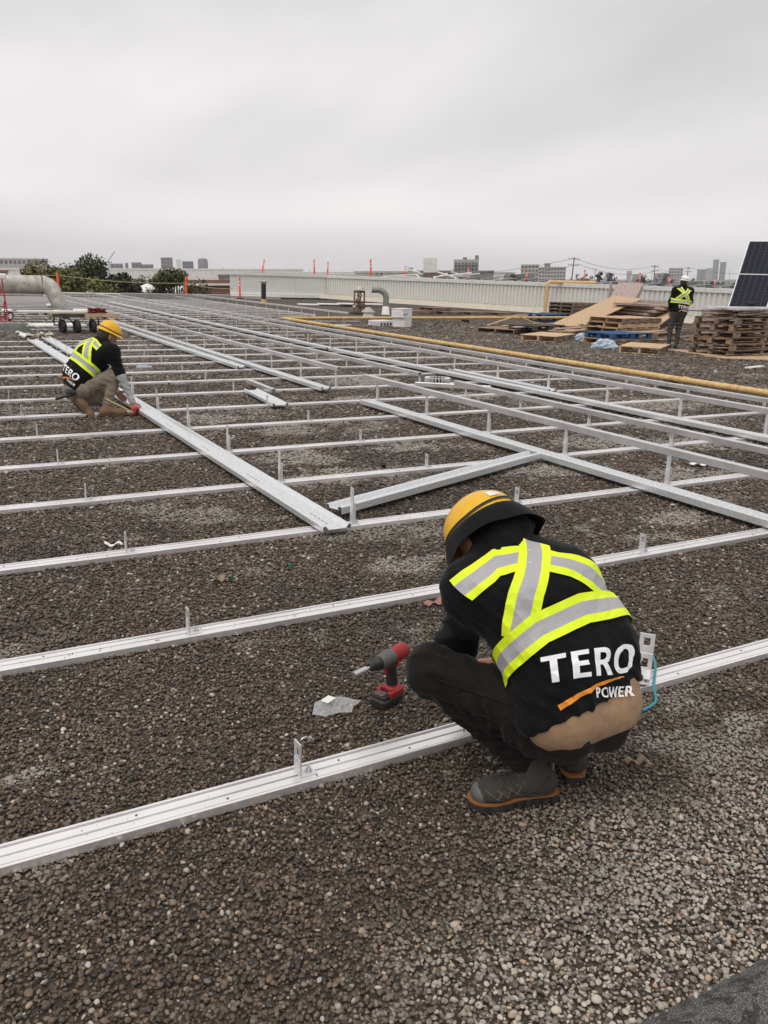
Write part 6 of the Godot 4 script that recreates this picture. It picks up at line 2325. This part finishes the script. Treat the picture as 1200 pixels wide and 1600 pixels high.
	for q in [[Vector3(-0.02, 0.05, 0.13), Vector3(-0.06, 0.02, 0.10)], [Vector3(0.0, -0.03, 0.14), Vector3(-0.03, -0.06, 0.10)]]:
		var pts := PackedVector3Array()
		for k in 14:
			var pk: Vector3 = J.Lhip.lerp(J.Lknee, 0.1 + 0.9 * k / 13.0) + q[0].lerp(q[1], k / 13.0)
			pk = snap.call(pk)
			pts.append(pk + (pk - J.Lhip.lerp(J.Lknee, 0.5)).normalized() * (0.0015 + fold_at(pk * 1.15 + Vector3(3, 1, 0), 0.0094) + tuck_at(pk, o.leg_tucks)))
		mb.tube(pts, PackedFloat32Array([0.0028]), 5)
	part(t, "trouser_seam", mb.mesh(), M.black_trousers)

func left_worker() -> void:
	var root := Vector3(1.713, 0.0, -9.61)
	var J := {pelvis = Vector3(-0.155, 0.30, -0.178), waist = Vector3(-0.12, 0.44, -0.185), chest = Vector3(0.03, 0.655, -0.18), neck = Vector3(0.145, 0.79, -0.175), head = Vector3(0.215, 0.875, -0.16),
		Lsh = Vector3(0.02, 0.70, -0.36), Rsh = Vector3(0.20, 0.70, 0.01), Rel = Vector3(0.275, 0.444, 0.10), Lel = Vector3(0.20, 0.46, -0.34), Rwr = Vector3(0.369, 0.165, 0.15), Lwr = Vector3(0.27, 0.24, -0.16),
		Rhip = Vector3(-0.10, 0.29, -0.06), Lhip = Vector3(-0.13, 0.285, -0.27), Rknee = Vector3(0.225, 0.455, 0.02), Lknee = Vector3(0.19, 0.13, -0.36), Rank = Vector3(0.11, 0.12, 0.07), Lank = Vector3(-0.19, 0.17, -0.06)}
	var s: Vector3 = (J.neck - J.pelvis).normalized()
	var o := {cell = 0.013, amp = 0.006, girth = 1.0, face = Vector3(0.80, -0.38, -0.20), up = Vector3(0.30, 0.92, 0.0),
		tucks = [[J.waist, 0.2, Vector3(0.5, 0.8, 0.2).normalized(), 15.0, 0.008], [J.Rsh.lerp(J.Rel, 0.5), 0.14, Vector3(0.1, 1, 0), 18.0, 0.008], [J.Rel.lerp(J.Rwr, 0.4), 0.14, Vector3(0.3, 0.9, 0.2).normalized(), 22.0, 0.007]],
		leg_tucks = [[J.Rknee + Vector3(-0.04, -0.1, 0.02), 0.14, Vector3(0.6, 0.8, 0), 17.0, 0.010], [J.Rank + Vector3(0, 0.08, 0), 0.1, Vector3.UP, 20.0, 0.010], [J.Rhip + Vector3(0.08, 0.02, 0.05), 0.14, Vector3(0.9, 0.3, 0.2).normalized(), 15.0, 0.010]],
		Rhand = {dir = Vector3(0.2, -0.85, 0.3), palm = Vector3(0.5, 0.0, -0.6), thumb = Vector3(0.7, 0.1, 0.3), curl = 0.6},
		Lhand = {dir = Vector3(0.5, -0.6, 0.3), palm = Vector3(0, -0.5, 0.5), thumb = Vector3(0.7, 0.1, 0.3), curl = 0.5},
		hem_n = -s, hem_p = J.pelvis + s * -0.035, under = M.grey_cloth, under_n = -s, under_p = J.pelvis + s * -0.052, sleeve = 0.86, sleeve_m = M.grey_cloth,
		trousers = M.khaki, seat = Vector3(-0.04, -0.05, 0.0), hat = M.hat_yellow, hat_band = M.dark,
		bands = [[[Vector2(-0.16, 0.47), Vector2(-0.06, 0.53), Vector2(0.06, 0.53), Vector2(0.17, 0.50)], 0.040, 0.006],
			[[Vector2(0.0, 0.53), Vector2(0.07, 0.42), Vector2(0.12, 0.30)], 0.052, 0.009],
			[[Vector2(-0.02, 0.53), Vector2(-0.10, 0.42), Vector2(-0.15, 0.30)], 0.050, 0.009],
			[[Vector2(-0.34, 0.30), Vector2(-0.15, 0.30), Vector2(0.05, 0.29), Vector2(0.2, 0.26), Vector2(0.34, 0.22)], 0.055, 0.012]],
		print_at = Vector2(0.005, 0.115), print_turn = -0.12, print_k = 0.92, print_lift = 0.005, finest = 0.02}
	var t := person("kneeling person in black shirt, khaki trousers and yellow hard hat, measuring along a channel", root, J, o)
	shoe(t, Vector3(0.215, 0.0, 0.11), Vector3(0.97, 0, 0.2), 0.0, J.Rank, M.boot, M.rubber, M.boot, 0.012, 1.1)
	shoe(t, Vector3(-0.11, 0.015, 0.0), Vector3(0.8, 0, 0.35), -0.85, J.Lank, M.boot, M.rubber, M.boot, 0.012, 1.1)
	var mb := MB.new()
	mb.bx(0, 0, 0, 0.085, 0.085, 0.045, 0.014)
	var tm := thing("tape_measure", "red tape measure held by the kneeling worker", "tape measure", root + Vector3(0.395, 0.075, 0.20), 0.4)
	part(tm, "case", mb.mesh(), M.red)
	mb = MB.new()
	mb.rod(Vector3(-0.04, -0.02, 0), Vector3(-0.30, 0.14, -0.10), 0.008, 6)
	part(tm, "blade", mb.mesh(), mat(0.62, 0.52, 0.22, 0.5))
	mb = MB.new()
	mb.lathe(PackedVector2Array([Vector2(0, 0.002), Vector2(0.024, 0.002), Vector2(0.026, 0)]), Transform3D(Basis(Vector3.RIGHT, PI / 2), Vector3(0, 0, 0.0225)), 12)
	part(tm, "badge", mb.mesh(), M.black_tool)
	mb = MB.new()
	mb.bx(-0.25, 0.27, -0.02, 0.10, 0.06, 0.16, 0.02)
	mb.rod(Vector3(-0.25, 0.25, 0.04), Vector3(-0.42, 0.22, 0.10), 0.015, 6)
	part(t, "tool_belt", mb.mesh(), M.rubber)

func far_worker() -> void:
	var root := Vector3(17.40, 0.0, -15.75)
	# stands turned away, leaning a little, hands in front of the hips
	var F := Vector3(0.45, 0, -0.89)
	var R := Vector3(0.89, 0, 0.45)
	var p := func(x: float, y: float, z: float) -> Vector3: return R * x + Vector3.UP * y + F * z
	var J := {pelvis = p.call(0.0, 0.98, 0.0), waist = p.call(0.015, 1.14, 0.0), chest = p.call(0.04, 1.34, 0.0), neck = p.call(0.055, 1.54, 0.02), head = p.call(0.075, 1.675, 0.05),
		Lsh = p.call(-0.155, 1.46, 0.0), Rsh = p.call(0.245, 1.45, 0.02), Lel = p.call(-0.25, 1.19, -0.02), Rel = p.call(0.31, 1.19, 0.08), Lwr = p.call(-0.22, 0.95, 0.08), Rwr = p.call(0.22, 0.98, 0.22),
		Lhip = p.call(-0.095, 0.92, 0.0), Rhip = p.call(0.095, 0.92, 0.0), Lknee = p.call(-0.15, 0.52, 0.05), Rknee = p.call(0.06, 0.52, 0.06), Lank = p.call(-0.17, 0.11, -0.02), Rank = p.call(0.03, 0.11, -0.04)}
	var s: Vector3 = (J.neck - J.pelvis).normalized()
	var o := {cell = 0.02, amp = 0.008, girth = 1.12, face = F * 0.55 + R * 0.85 - Vector3.UP * 0.15, up = Vector3.UP,
		leg_tucks = [[J.Lknee, 0.2, Vector3.UP, 11.0, 0.013], [J.Rknee, 0.2, Vector3.UP, 11.0, 0.013], [J.Lank + Vector3(0, 0.1, 0), 0.12, Vector3.UP, 13.0, 0.014], [J.Rank + Vector3(0, 0.1, 0), 0.12, Vector3.UP, 13.0, 0.014]], tucks = [[J.waist, 0.2, Vector3(0.3, 1, 0).normalized(), 9.0, 0.012]],
		Rhand = {dir = F * 0.5 - Vector3.UP - R * 0.3, palm = -R, thumb = F, curl = 0.4}, Lhand = {dir = F * 0.3 - Vector3.UP, palm = R, thumb = F, curl = 0.4},
		hem_n = Vector3.DOWN, hem_p = J.pelvis + Vector3.UP * -0.06, trousers = M.work_grey, hat = M.hat_white, hat_band = M.dark,
		bands = [[[Vector2(-0.17, 0.53), Vector2(-0.05, 0.44), Vector2(0.06, 0.33), Vector2(0.12, 0.24)], 0.045, 0.008],
			[[Vector2(0.14, 0.52), Vector2(0.06, 0.44), Vector2(-0.08, 0.33), Vector2(-0.15, 0.24)], 0.045, 0.012],
			[[Vector2(-0.36, 0.20), Vector2(-0.15, 0.20), Vector2(0.15, 0.20), Vector2(0.36, 0.20)], 0.052, 0.015]],
		print_at = Vector2(0.04, 0.07), print_turn = 0.0, print_k = 1.0, print_lift = 0.008, finest = 0.03}
	var t := person("standing person in white hard hat and black shirt, between the pallet stacks", root, J, o)
	shoe(t, p.call(-0.18, 0.0, 0.06), F, 0.0, J.Lank, M.work_grey, M.rubber, M.rubber, 0.02, 1.1)
	shoe(t, p.call(0.03, 0.0, 0.04), F + R * 0.4, 0.0, J.Rank, M.work_grey, M.rubber, M.rubber, 0.02, 1.1)

# ------------------------------------------------------------------ beyond the roof
func far_xf(az: float, dist: float, drop := 9.5) -> Transform3D:
	var a := deg_to_rad(az)
	var right := heading.cross(true_up).normalized()
	var d := heading * cos(a) + right * sin(a)
	var z := -d
	return Transform3D(Basis(true_up.cross(z).normalized(), true_up, z), cam.position + d * dist - true_up * (drop + 1.6))

func far_thing(called: String, label: String, cat: String, az: float, dist: float, group := "") -> Node3D:
	var t := thing(called, label, cat, Vector3.ZERO, 0.0, group)
	t.transform = far_xf(az, dist)
	return t

# a block with rows of windows on the faces one can see: w wide, h high, d deep
func block(t: Node3D, x: float, w: float, h: float, d: float, wall: Material, rows: int, cols: int, pane: Material, y0 := 0.0) -> void:
	var mb := MB.new()
	mb.bx(x, y0 + (h - y0) * 0.5, -d * 0.5, w, h - y0, d)
	part(t, "wall", mb.mesh(), wall)
	mb = MB.new()
	mb.bx(x, h + 0.3, -d * 0.5, w + 0.3, 0.6, d + 0.3)
	part(t, "parapet", mb.mesh(), wall)
	if rows == 0: return
	var cw := w / cols
	var rh := (h - y0) / rows
	var wm := MB.new()
	wm.bx(0, 0, 0, cw * 0.62, rh * 0.5, 0.3)
	var mesh := wm.mesh()
	for j in rows:
		for i in cols:
			part(t, "window", mesh, pane, Vector3(x - w * 0.5 + (i + 0.5) * cw, y0 + (j + 0.55) * rh, 0.0))

func tree(called: String, label: String, az: float, dist: float, h: float, w: float, leaf: Color, seed_no: int, count: int, group: String, skew := 0.0, leaf_size := 0.22, base := 9.5) -> void:
	var t := thing(called, label, "tree" if h > 6.0 else "bush", Vector3.ZERO, 0.0, group)
	t.transform = far_xf(az, dist, base)
	var r := RandomNumberGenerator.new()
	r.seed = seed_no
	var mb := MB.new()
	var trunk := PackedVector3Array([Vector3.ZERO, Vector3(0.1, h * 0.3, 0), Vector3(skew * 0.5, h * 0.6, 0), Vector3(skew, h * 0.92, 0)])
	mb.tube(trunk, PackedFloat32Array([0.03 * h, 0.022 * h, 0.014 * h, 0.004 * h]), 7)
	var lobes := []
	for k in 30:
		var f := r.randf_range(0.35, 0.96)
		var an := r.randf() * TAU
		var spread := w * 0.5 * sqrt(maxf(0.05, 1.0 - pow((f - 0.5) * 1.7, 2.0)))
		var c := Vector3(cos(an) * spread * r.randf_range(0.1, 0.85) + skew * f, h * f, sin(an) * spread * r.randf_range(0.1, 0.8))
		lobes.append([c, w * r.randf_range(0.10, 0.21)])
		mb.tube(PackedVector3Array([Vector3(skew * f * 0.6, h * f * 0.7, 0), c]), PackedFloat32Array([0.008 * h, 0.002 * h]), 5)
	part(t, "trunk", mb.mesh(), M.wood_dark)
	mb = MB.new()
	for k in count:
		var lb: Array = lobes[r.randi() % lobes.size()]
		var d := Vector3(r.randfn(), r.randfn() * 0.8, r.randfn()).normalized() * pow(r.randf(), 0.45)
		var c: Vector3 = lb[0] + d * lb[1]
		var s := leaf_size * r.randf_range(0.5, 1.3)
		var b := Basis.from_euler(Vector3(r.randf() * TAU, r.randf() * TAU, r.randf() * TAU))
		mb.tint = leaf.lerp(Color(leaf.r * 1.5, leaf.g * 1.25, leaf.b * 1.1), r.randf())
		var nn := (d + b.z * 0.6 + Vector3.UP * 0.3).normalized()
		var p0 := c + b.x * s
		var p1 := c + b.y * s * 0.55
		var p2 := c - b.x * s
		var p3 := c - b.y * s * 0.55
		mb.tri(p0, p1, p2, nn, nn, nn)
		mb.tri(p0, p2, p3, nn, nn, nn)
	part(t, "crown", mb.mesh(true), M.leaf)

func build_far() -> void:
	M.leaf = StandardMaterial3D.new()
	M.leaf.vertex_color_use_as_albedo = true
	M.leaf.roughness = 0.7
	M.conc = grainy(Color(0.38, 0.36, 0.34), Color(0.48, 0.46, 0.44), 20.0, 0.03, 0.9)
	M.conc_dark = grainy(Color(0.17, 0.16, 0.16), Color(0.25, 0.24, 0.24), 20.0, 0.03, 0.9)
	M.pane = mat(0.06, 0.065, 0.075, 0.3)
	M.blue_glass = mat(0.11, 0.15, 0.20, 0.3)
	M.ware = grainy(Color(0.66, 0.64, 0.62), Color(0.76, 0.74, 0.72), 12.0, 0.03, 0.8)
	M.brick = grainy(Color(0.17, 0.085, 0.06), Color(0.27, 0.15, 0.11), 3.0, 0.06, 0.9)
	# ground below, tilted with the true horizon
	var gb := MB.new()
	var o := cam.position - true_up * 11.1
	var rt := heading.cross(true_up).normalized()
	var gx := [-4300.0, -1500.0, -400.0, 0.0, 400.0, 1500.0, 4300.0]
	for i in 6:
		for j in 6:
			gb.quad(o + rt * gx[i] + heading * gx[j], o + rt * gx[i + 1] + heading * gx[j], o + rt * gx[i + 1] + heading * gx[j + 1], o + rt * gx[i] + heading * gx[j + 1], true_up)
	structure("ground", gb.mesh(), grainy(Color(0.09, 0.10, 0.07), Color(0.17, 0.16, 0.14), 60.0, 0.04, 0.95, 0.0, Vector3.ONE, 4, 0.0, true))

	var t: Node3D
	# ---- right: towers far away, slab blocks nearer
	t = far_thing("glass_tower", "taller of two slender glass towers on the far skyline", "tower", 20.79, 3600.0)
	block(t, 0, 21, 76, 20, M.blue_glass, 14, 3, M.pane)
	t = far_thing("glass_tower", "shorter of two slender glass towers on the far skyline", "tower", 21.20, 3600.0)
	block(t, 0, 22, 67, 20, M.blue_glass, 12, 3, M.pane)
	t = far_thing("office_block", "blue-grey office block at the foot of the slender towers", "building", 20.2, 3400.0)
	block(t, -12, 30, 38, 20, M.blue_glass, 6, 5, M.pane)
	block(t, 14, 24, 42, 20, M.conc, 7, 4, M.pane)
	t = far_thing("hospital_block", "pale stepped building behind the standing worker's white hat", "building", 18.5, 1500.0)
	block(t, 0, 22, 25, 20, M.conc, 6, 5, M.pane)
	block(t, -20, 26, 17, 20, M.conc, 4, 6, M.pane)
	t = far_thing("hazy_tower", "small hazy tower block above the ribbed wall", "tower", 15.71, 2600.0)
	block(t, 0, 14, 28, 14, M.conc, 6, 3, M.pane)
	block(t, 24, 30, 18, 14, M.conc_dark, 3, 6, M.pane)
	t = far_thing("slab_block", "long grey slab building with rooftop boxes and rows of windows", "building", 10.4, 900.0)
	block(t, -14.5, 18, 23.0, 14, M.conc, 6, 5, M.pane)
	block(t, 8, 27, 20.5, 14, M.conc, 6, 9, M.pane)
	block(t, 3, 6, 24.0, 6, M.conc_dark, 0, 0, M.pane, 20.0)
	t = far_thing("apartment_tower", "grey apartment tower with rows of balconies behind the ribbed wall", "building", 5.37, 620.0)
	block(t, 0, 17.5, 22.5, 16, M.conc, 0, 0, M.pane)
	for j in 9:
		for i in 7:
			var wb := MB.new()
			wb.bx(0, 0, 0, 1.55, 1.15, 0.2)
			part(t, "window", wb.mesh(), M.pane, Vector3(-7.2 + 2.4 * i, 3.0 + 2.2 * j, 0.02))
		var bb := MB.new()
		bb.bx(0, 0, 0.5, 16.5, 0.75, 0.9)
		part(t, "balcony_row", bb.mesh(), M.conc_dark, Vector3(0, 1.9 + 2.2 * j, 0))
	var pt := MB.new()
	pt.bx(7.4, 24.2, -3, 2.6, 3.4, 5)
	pt.bx(-1.0, 23.6, -3, 3.0, 2.0, 5)
	part(t, "rooftop_house", pt.mesh(), M.conc_dark)
	# ---- the big tank on its frame
	t = far_thing("rooftop_cabin", "pale windowless box raised on a frame above the white rail heap", "tank", 3.03, 210.0)
	var mb := MB.new()
	mb.bx(0, 13.9, -1.5, 3.3, 3.5, 3, 0.05)
	part(t, "box", mb.mesh(), M.ware)
	mb = MB.new()
	for x in [-1.5, 0.0, 1.5]: mb.bx(x, 6.2, -1.5, 0.2, 12.2, 0.2)
	mb.bx(0, 12.1, -1.5, 3.6, 0.15, 3.2)
	mb.bx(0.6, 11.4, -1.5, 4.6, 0.9, 3.0)
	part(t, "frame", mb.mesh(), M.rust)
	t = far_thing("funnel_hopper", "small tan hopper on a stalk beside the raised box", "hopper", 1.72, 200.0)
	mb = MB.new()
	mb.lathe(PackedVector2Array([Vector2(0.1, 0), Vector2(0.1, 11.6), Vector2(0.6, 13.0), Vector2(0.65, 13.2), Vector2(0, 13.2)]), Transform3D(), 10)
	part(t, "hopper", mb.mesh(), M.skirt)
	# ---- poles and wires
	var tops := []
	for q in [[11.98, 190.0, 15.2, 0.06, "wooden utility pole with crossarms before the slab building"], [17.22, 260.0, 14.4, 0.0, "wooden utility pole left of the standing worker"], [19.2, 330.0, 14.6, 0.0, "distant utility pole right of the hospital block"], [13.6, 420.0, 15.0, 0.0, "distant thin utility pole between the trees"]]:
		t = far_thing("utility_pole", q[4], "utility pole", q[0], q[1])
		t.rotate(t.basis.z.normalized(), -q[3])
		mb = MB.new()
		mb.rod(Vector3.ZERO, Vector3(0, q[2], 0), 0.16, 7, 0.10)
		part(t, "pole", mb.mesh(), M.wood_dark)
		for y in [q[2] - 0.4, q[2] - 1.6]:
			mb = MB.new()
			mb.bx(0, y, 0.15, 2.2, 0.10, 0.10)
			part(t, "crossarm", mb.mesh(), M.wood_dark)
			for x in [-1.0, -0.45, 0.45, 1.0]:
				mb = MB.new()
				mb.rod(Vector3(x, y, 0.15), Vector3(x, y + 0.35, 0.15), 0.06, 6)
				part(t, "insulator", mb.mesh(), M.conc)
		tops.append(t.transform * Vector3(0, q[2] - 0.2, 0))
		tops.append(t.transform * Vector3(1.1, q[2] - 1.4, 0))
	var spans := [[tops[0], tops[2]], [tops[1], tops[3]], [tops[2], tops[4]], [tops[3], tops[5]], [tops[0], far_xf(2.0, 240.0, -3.0).origin], [tops[1], far_xf(2.0, 240.0, -1.6).origin], [tops[4], far_xf(26.0, 300.0, -3.2).origin]]
	for q in spans:
		mb = MB.new()
		var pts := PackedVector3Array()
		for k in 13:
			var f := k / 12.0
			pts.append(q[0].lerp(q[1], f) - true_up * 1.6 * 4.0 * f * (1.0 - f))
		mb.tube(pts, PackedFloat32Array([0.035]), 4)
		solo("overhead_wire", mb.mesh(), M.dark, "thin dark overhead wire sagging between utility poles", "wire", Vector3.ZERO, "overhead wires")
	# ---- far tree belts and roofs along the horizon
	var belt := MB.new()
	var r := RandomNumberGenerator.new()
	r.seed = 44
	for k in 9000:
		var az := r.randf_range(6.5, 24.0) if r.randf() < 0.6 else r.randf_range(-26.0, 6.5)
		var dd := r.randf_range(420.0, 900.0)
		var x := far_xf(az, dd)
		var hump := 4.0 + 5.0 * absf(noise.get_noise_2d(az * 0.7, dd * 0.002)) + 3.0 * noise.get_noise_2d(az * 5.0, 2.0)
		var s := r.randf_range(0.5, 1.5)
		var b := Basis.from_euler(Vector3(r.randf() * TAU, r.randf() * TAU, r.randf() * TAU))
		var c := x * Vector3(0, r.randf() * hump * 1.25, 0)
		belt.tint = Color(0.045, 0.055, 0.032).lerp(Color(0.065, 0.07, 0.04), r.randf())
		var nn := (b.z + Vector3.UP).normalized()
		belt.tri(c + b.x * s, c + b.y * s, c - b.x * s, nn, nn, nn)
		belt.tri(c + b.x * s, c - b.x * s, c - b.y * s, nn, nn, nn)
	var bo := solo("tree_belt", belt.mesh(true), M.leaf, "far dark belt of trees low on the horizon", "trees")
	bo.set_meta("kind", "stuff")
	# a few scattered treetops above the wall
	for q in [[8.3, 300.0, 12.2, 10.0], [12.9, 330.0, 12.6, 8.0], [13.9, 340.0, 13.0, 5.0], [14.5, 350.0, 12.6, 7.0], [17.9, 360.0, 12.4, 9.0], [16.6, 380.0, 11.8, 8.0], [-0.6, 130.0, 11.5, 4.0]]:
		tree("distant_tree", "small dark treetop showing above the ribbed wall", q[0], q[1], q[2], q[3], Color(0.045, 0.05, 0.035), int(q[1]), 500, "treetops above the wall", 0.0, 0.5)

	# ---- left: warehouses and low roofs
	t = far_thing("warehouse", "very long pale warehouse across the view at the left", "building", -14.6, 330.0)
	block(t, 6, 96, 13.6, 60, M.ware, 0, 0, M.pane)
	mb = MB.new()
	for k in 3: mb.bx(-30 + 22 * k, 8.0, 0.1, 9, 3.0, 0.3)
	part(t, "door", mb.mesh(), M.conc)
	t = far_thing("warehouse", "pale grey flat-roofed shed behind the yellow-green shrubs", "building", -23.0, 260.0)
	block(t, -6, 44, 13.0, 40, M.ware, 0, 0, M.pane)
	block(t, -4, 5, 12.4, 4, M.brick, 0, 0, M.pane, 8.0)
	block(t, 6, 4, 11.8, 4, M.conc_dark, 0, 0, M.pane, 8.0)
	t = far_thing("low_shed", "low white roofed shed behind the fat duct", "building", -22.0, 120.0)
	block(t, -2, 18, 9.2, 20, M.ware, 0, 0, M.pane)
	block(t, 4, 4, 8.8, 6, M.conc_dark, 0, 0, M.pane)
	t = far_thing("row_block", "long low building with rows of windows on the far left skyline", "building", -23.3, 1100.0)
	block(t, 6, 76, 31.5, 20, M.conc, 4, 16, M.pane)
	t = far_thing("brick_shed", "low brown brick shed with pale roof edge beside the plain wall", "building", -11.4, 95.0)
	block(t, 0.5, 8.0, 10.2, 12, M.brick, 0, 0, M.pane)
	mb = MB.new()
	mb.bx(0.5, 10.35, 0.1, 8.2, 0.22, 0.4)
	mb.bx(0.5, 9.2, 0.05, 8.05, 0.12, 0.3)
	part(t, "roof_edge", mb.mesh(), M.ware)
	t = far_thing("storage_tank", "white domed covers heaped behind the parapet bushes", "covers", -16.2, 84.0)
	for k in 7:
		mb = MB.new()
		mb.lathe(PackedVector2Array([Vector2(1.2, 0), Vector2(1.15, 1.2), Vector2(0.8, 1.9), Vector2(0, 2.2)]), Transform3D(Basis(), Vector3(-3.6 + 1.25 * k, 8.2 + 0.25 * sin(k * 2.2), -0.6 * (k % 2))), 14)
		part(t, "cover", mb.mesh(), M.white_metal)
	t = far_thing("office_tower", "grey office tower above the long warehouse", "tower", -13.94, 1500.0)
	block(t, 0, 19, 42, 16, M.conc_dark, 8, 4, M.pane)
	t = far_thing("office_tower", "blue glazed office slab above the long warehouse", "tower", -12.6, 1500.0)
	block(t, -1, 18, 36, 16, M.blue_glass, 6, 5, M.pane)
	t = far_thing("office_tower", "narrow pale tower between grey and blue ones", "tower", -13.2, 1480.0)
	block(t, 0, 8, 38, 10, M.ware, 0, 0, M.pane)
	t = far_thing("round_tower", "round topped grey tower at the warehouse's right end", "tower", -11.7, 1450.0)
	mb = MB.new()
	mb.lathe(PackedVector2Array([Vector2(8, 0), Vector2(8, 36), Vector2(6.4, 40), Vector2(0, 41)]), Transform3D(), 16)
	part(t, "shaft", mb.mesh(), M.conc_dark)
	for q in [[-16.4, 5.0, 33.0], [-15.8, 16.0, 34.0], [-15.2, 22.0, 31.0], [-17.0, 20.0, 32.0]]:
		t = far_thing("hazy_block", "hazy low tower on the skyline above the long warehouse", "tower", q[0], 1500.0, "hazy blocks above the warehouse")
		block(t, 0, q[1], q[2], 12, M.conc_dark, 4, 3, M.pane)
	t = far_thing("tower_crane", "distant lattice crane on the left skyline", "crane", -17.45, 1200.0)
	mb = MB.new()
	mb.rod(Vector3(0, 0, 0), Vector3(0, 30, 0), 0.7, 4)
	mb.rod(Vector3(-3, 29, 0), Vector3(9, 44, 0), 0.5, 4)
	mb.rod(Vector3(-8, 30, 0), Vector3(4, 30, 0), 0.6, 4)
	part(t, "mast", mb.mesh(), M.conc_dark)
	# masts and light poles along the horizon
	for k in 26:
		var az := -25.0 + 50.0 * k / 26.0 + 0.9 * sin(k * 7.7)
		t = far_thing("light_pole", "thin pole in the row along the hazy horizon", "pole", az, 620.0 + 60.0 * (k % 7), "thin poles along the horizon")
		mb = MB.new()
		var h := 14.0 + 4.0 * absf(sin(k * 3.3))
		mb.rod(Vector3.ZERO, Vector3(0, h, 0), 0.12, 5)
		mb.bx(0.5, h, 0, 1.4, 0.15, 0.2)
		part(t, "shaft", mb.mesh(), M.conc_dark)
	for k in 16:
		var az := -9.0 + 17.0 * k / 15.0
		t = far_thing("factory_roof", "low grey factory roof line behind the higher roof", "building", az, 260.0 + 40.0 * (k % 4), "factory roofs behind the higher roof")
		block(t, 0, 16 + 8 * absf(sin(k * 2.0)), 11.3 + 1.1 * absf(sin(k * 1.7)), 20, [M.conc_dark, M.ware, M.conc][k % 3], 0, 0, M.pane)

	# ---- trees behind the parapet
	tree("dark_tree", "tall dark green tree behind the parapet", -18.9, 74.0, 12.2, 6.6, Color(0.040, 0.056, 0.023), 3, 24000, "", 0.4, 0.15)
	tree("dark_tree", "darker low tree at the right of the tall one", -17.2, 76.0, 11.3, 6.0, Color(0.030, 0.039, 0.021), 4, 20000, "", 0.4, 0.15)
	tree("shrub", "yellow-green feathery shrub beside the fat duct", -21.4, 66.0, 11.9, 5.4, Color(0.125, 0.125, 0.034), 5, 19000, "", -0.3, 0.12)
	tree("shrub", "olive feathery shrub in front of the tall dark tree", -19.9, 64.0, 11.5, 5.8, Color(0.105, 0.12, 0.034), 6, 19000, "", 0.2, 0.12)
	tree("shrub", "pale green shrub below the dark trees", -18.2, 63.0, 10.9, 5.8, Color(0.115, 0.13, 0.05), 7, 18000, "", 0.2, 0.12)
	tree("leafy_bush", "leafy bush with red-brown tips behind the orange stake", -13.5, 68.0, 11.7, 6.0, Color(0.066, 0.082, 0.033), 8, 19000, "", 0.1, 0.12)
	tree("leafy_bush", "green bush at the left of the red-brown tipped one", -15.0, 70.0, 10.9, 4.2, Color(0.08, 0.094, 0.038), 9, 12000, "", 0.1, 0.12)
	tree("leafy_bush", "round green bush before the long warehouse", -15.5, 110.0, 11.1, 7.4, Color(0.060, 0.072, 0.030), 10, 12000, "", 0.1, 0.18)
	tree("leafy_bush", "wide green bush before the long warehouse, right of the round one", -14.2, 112.0, 11.0, 7.0, Color(0.064, 0.076, 0.034), 11, 11000, "", 0.1, 0.18)
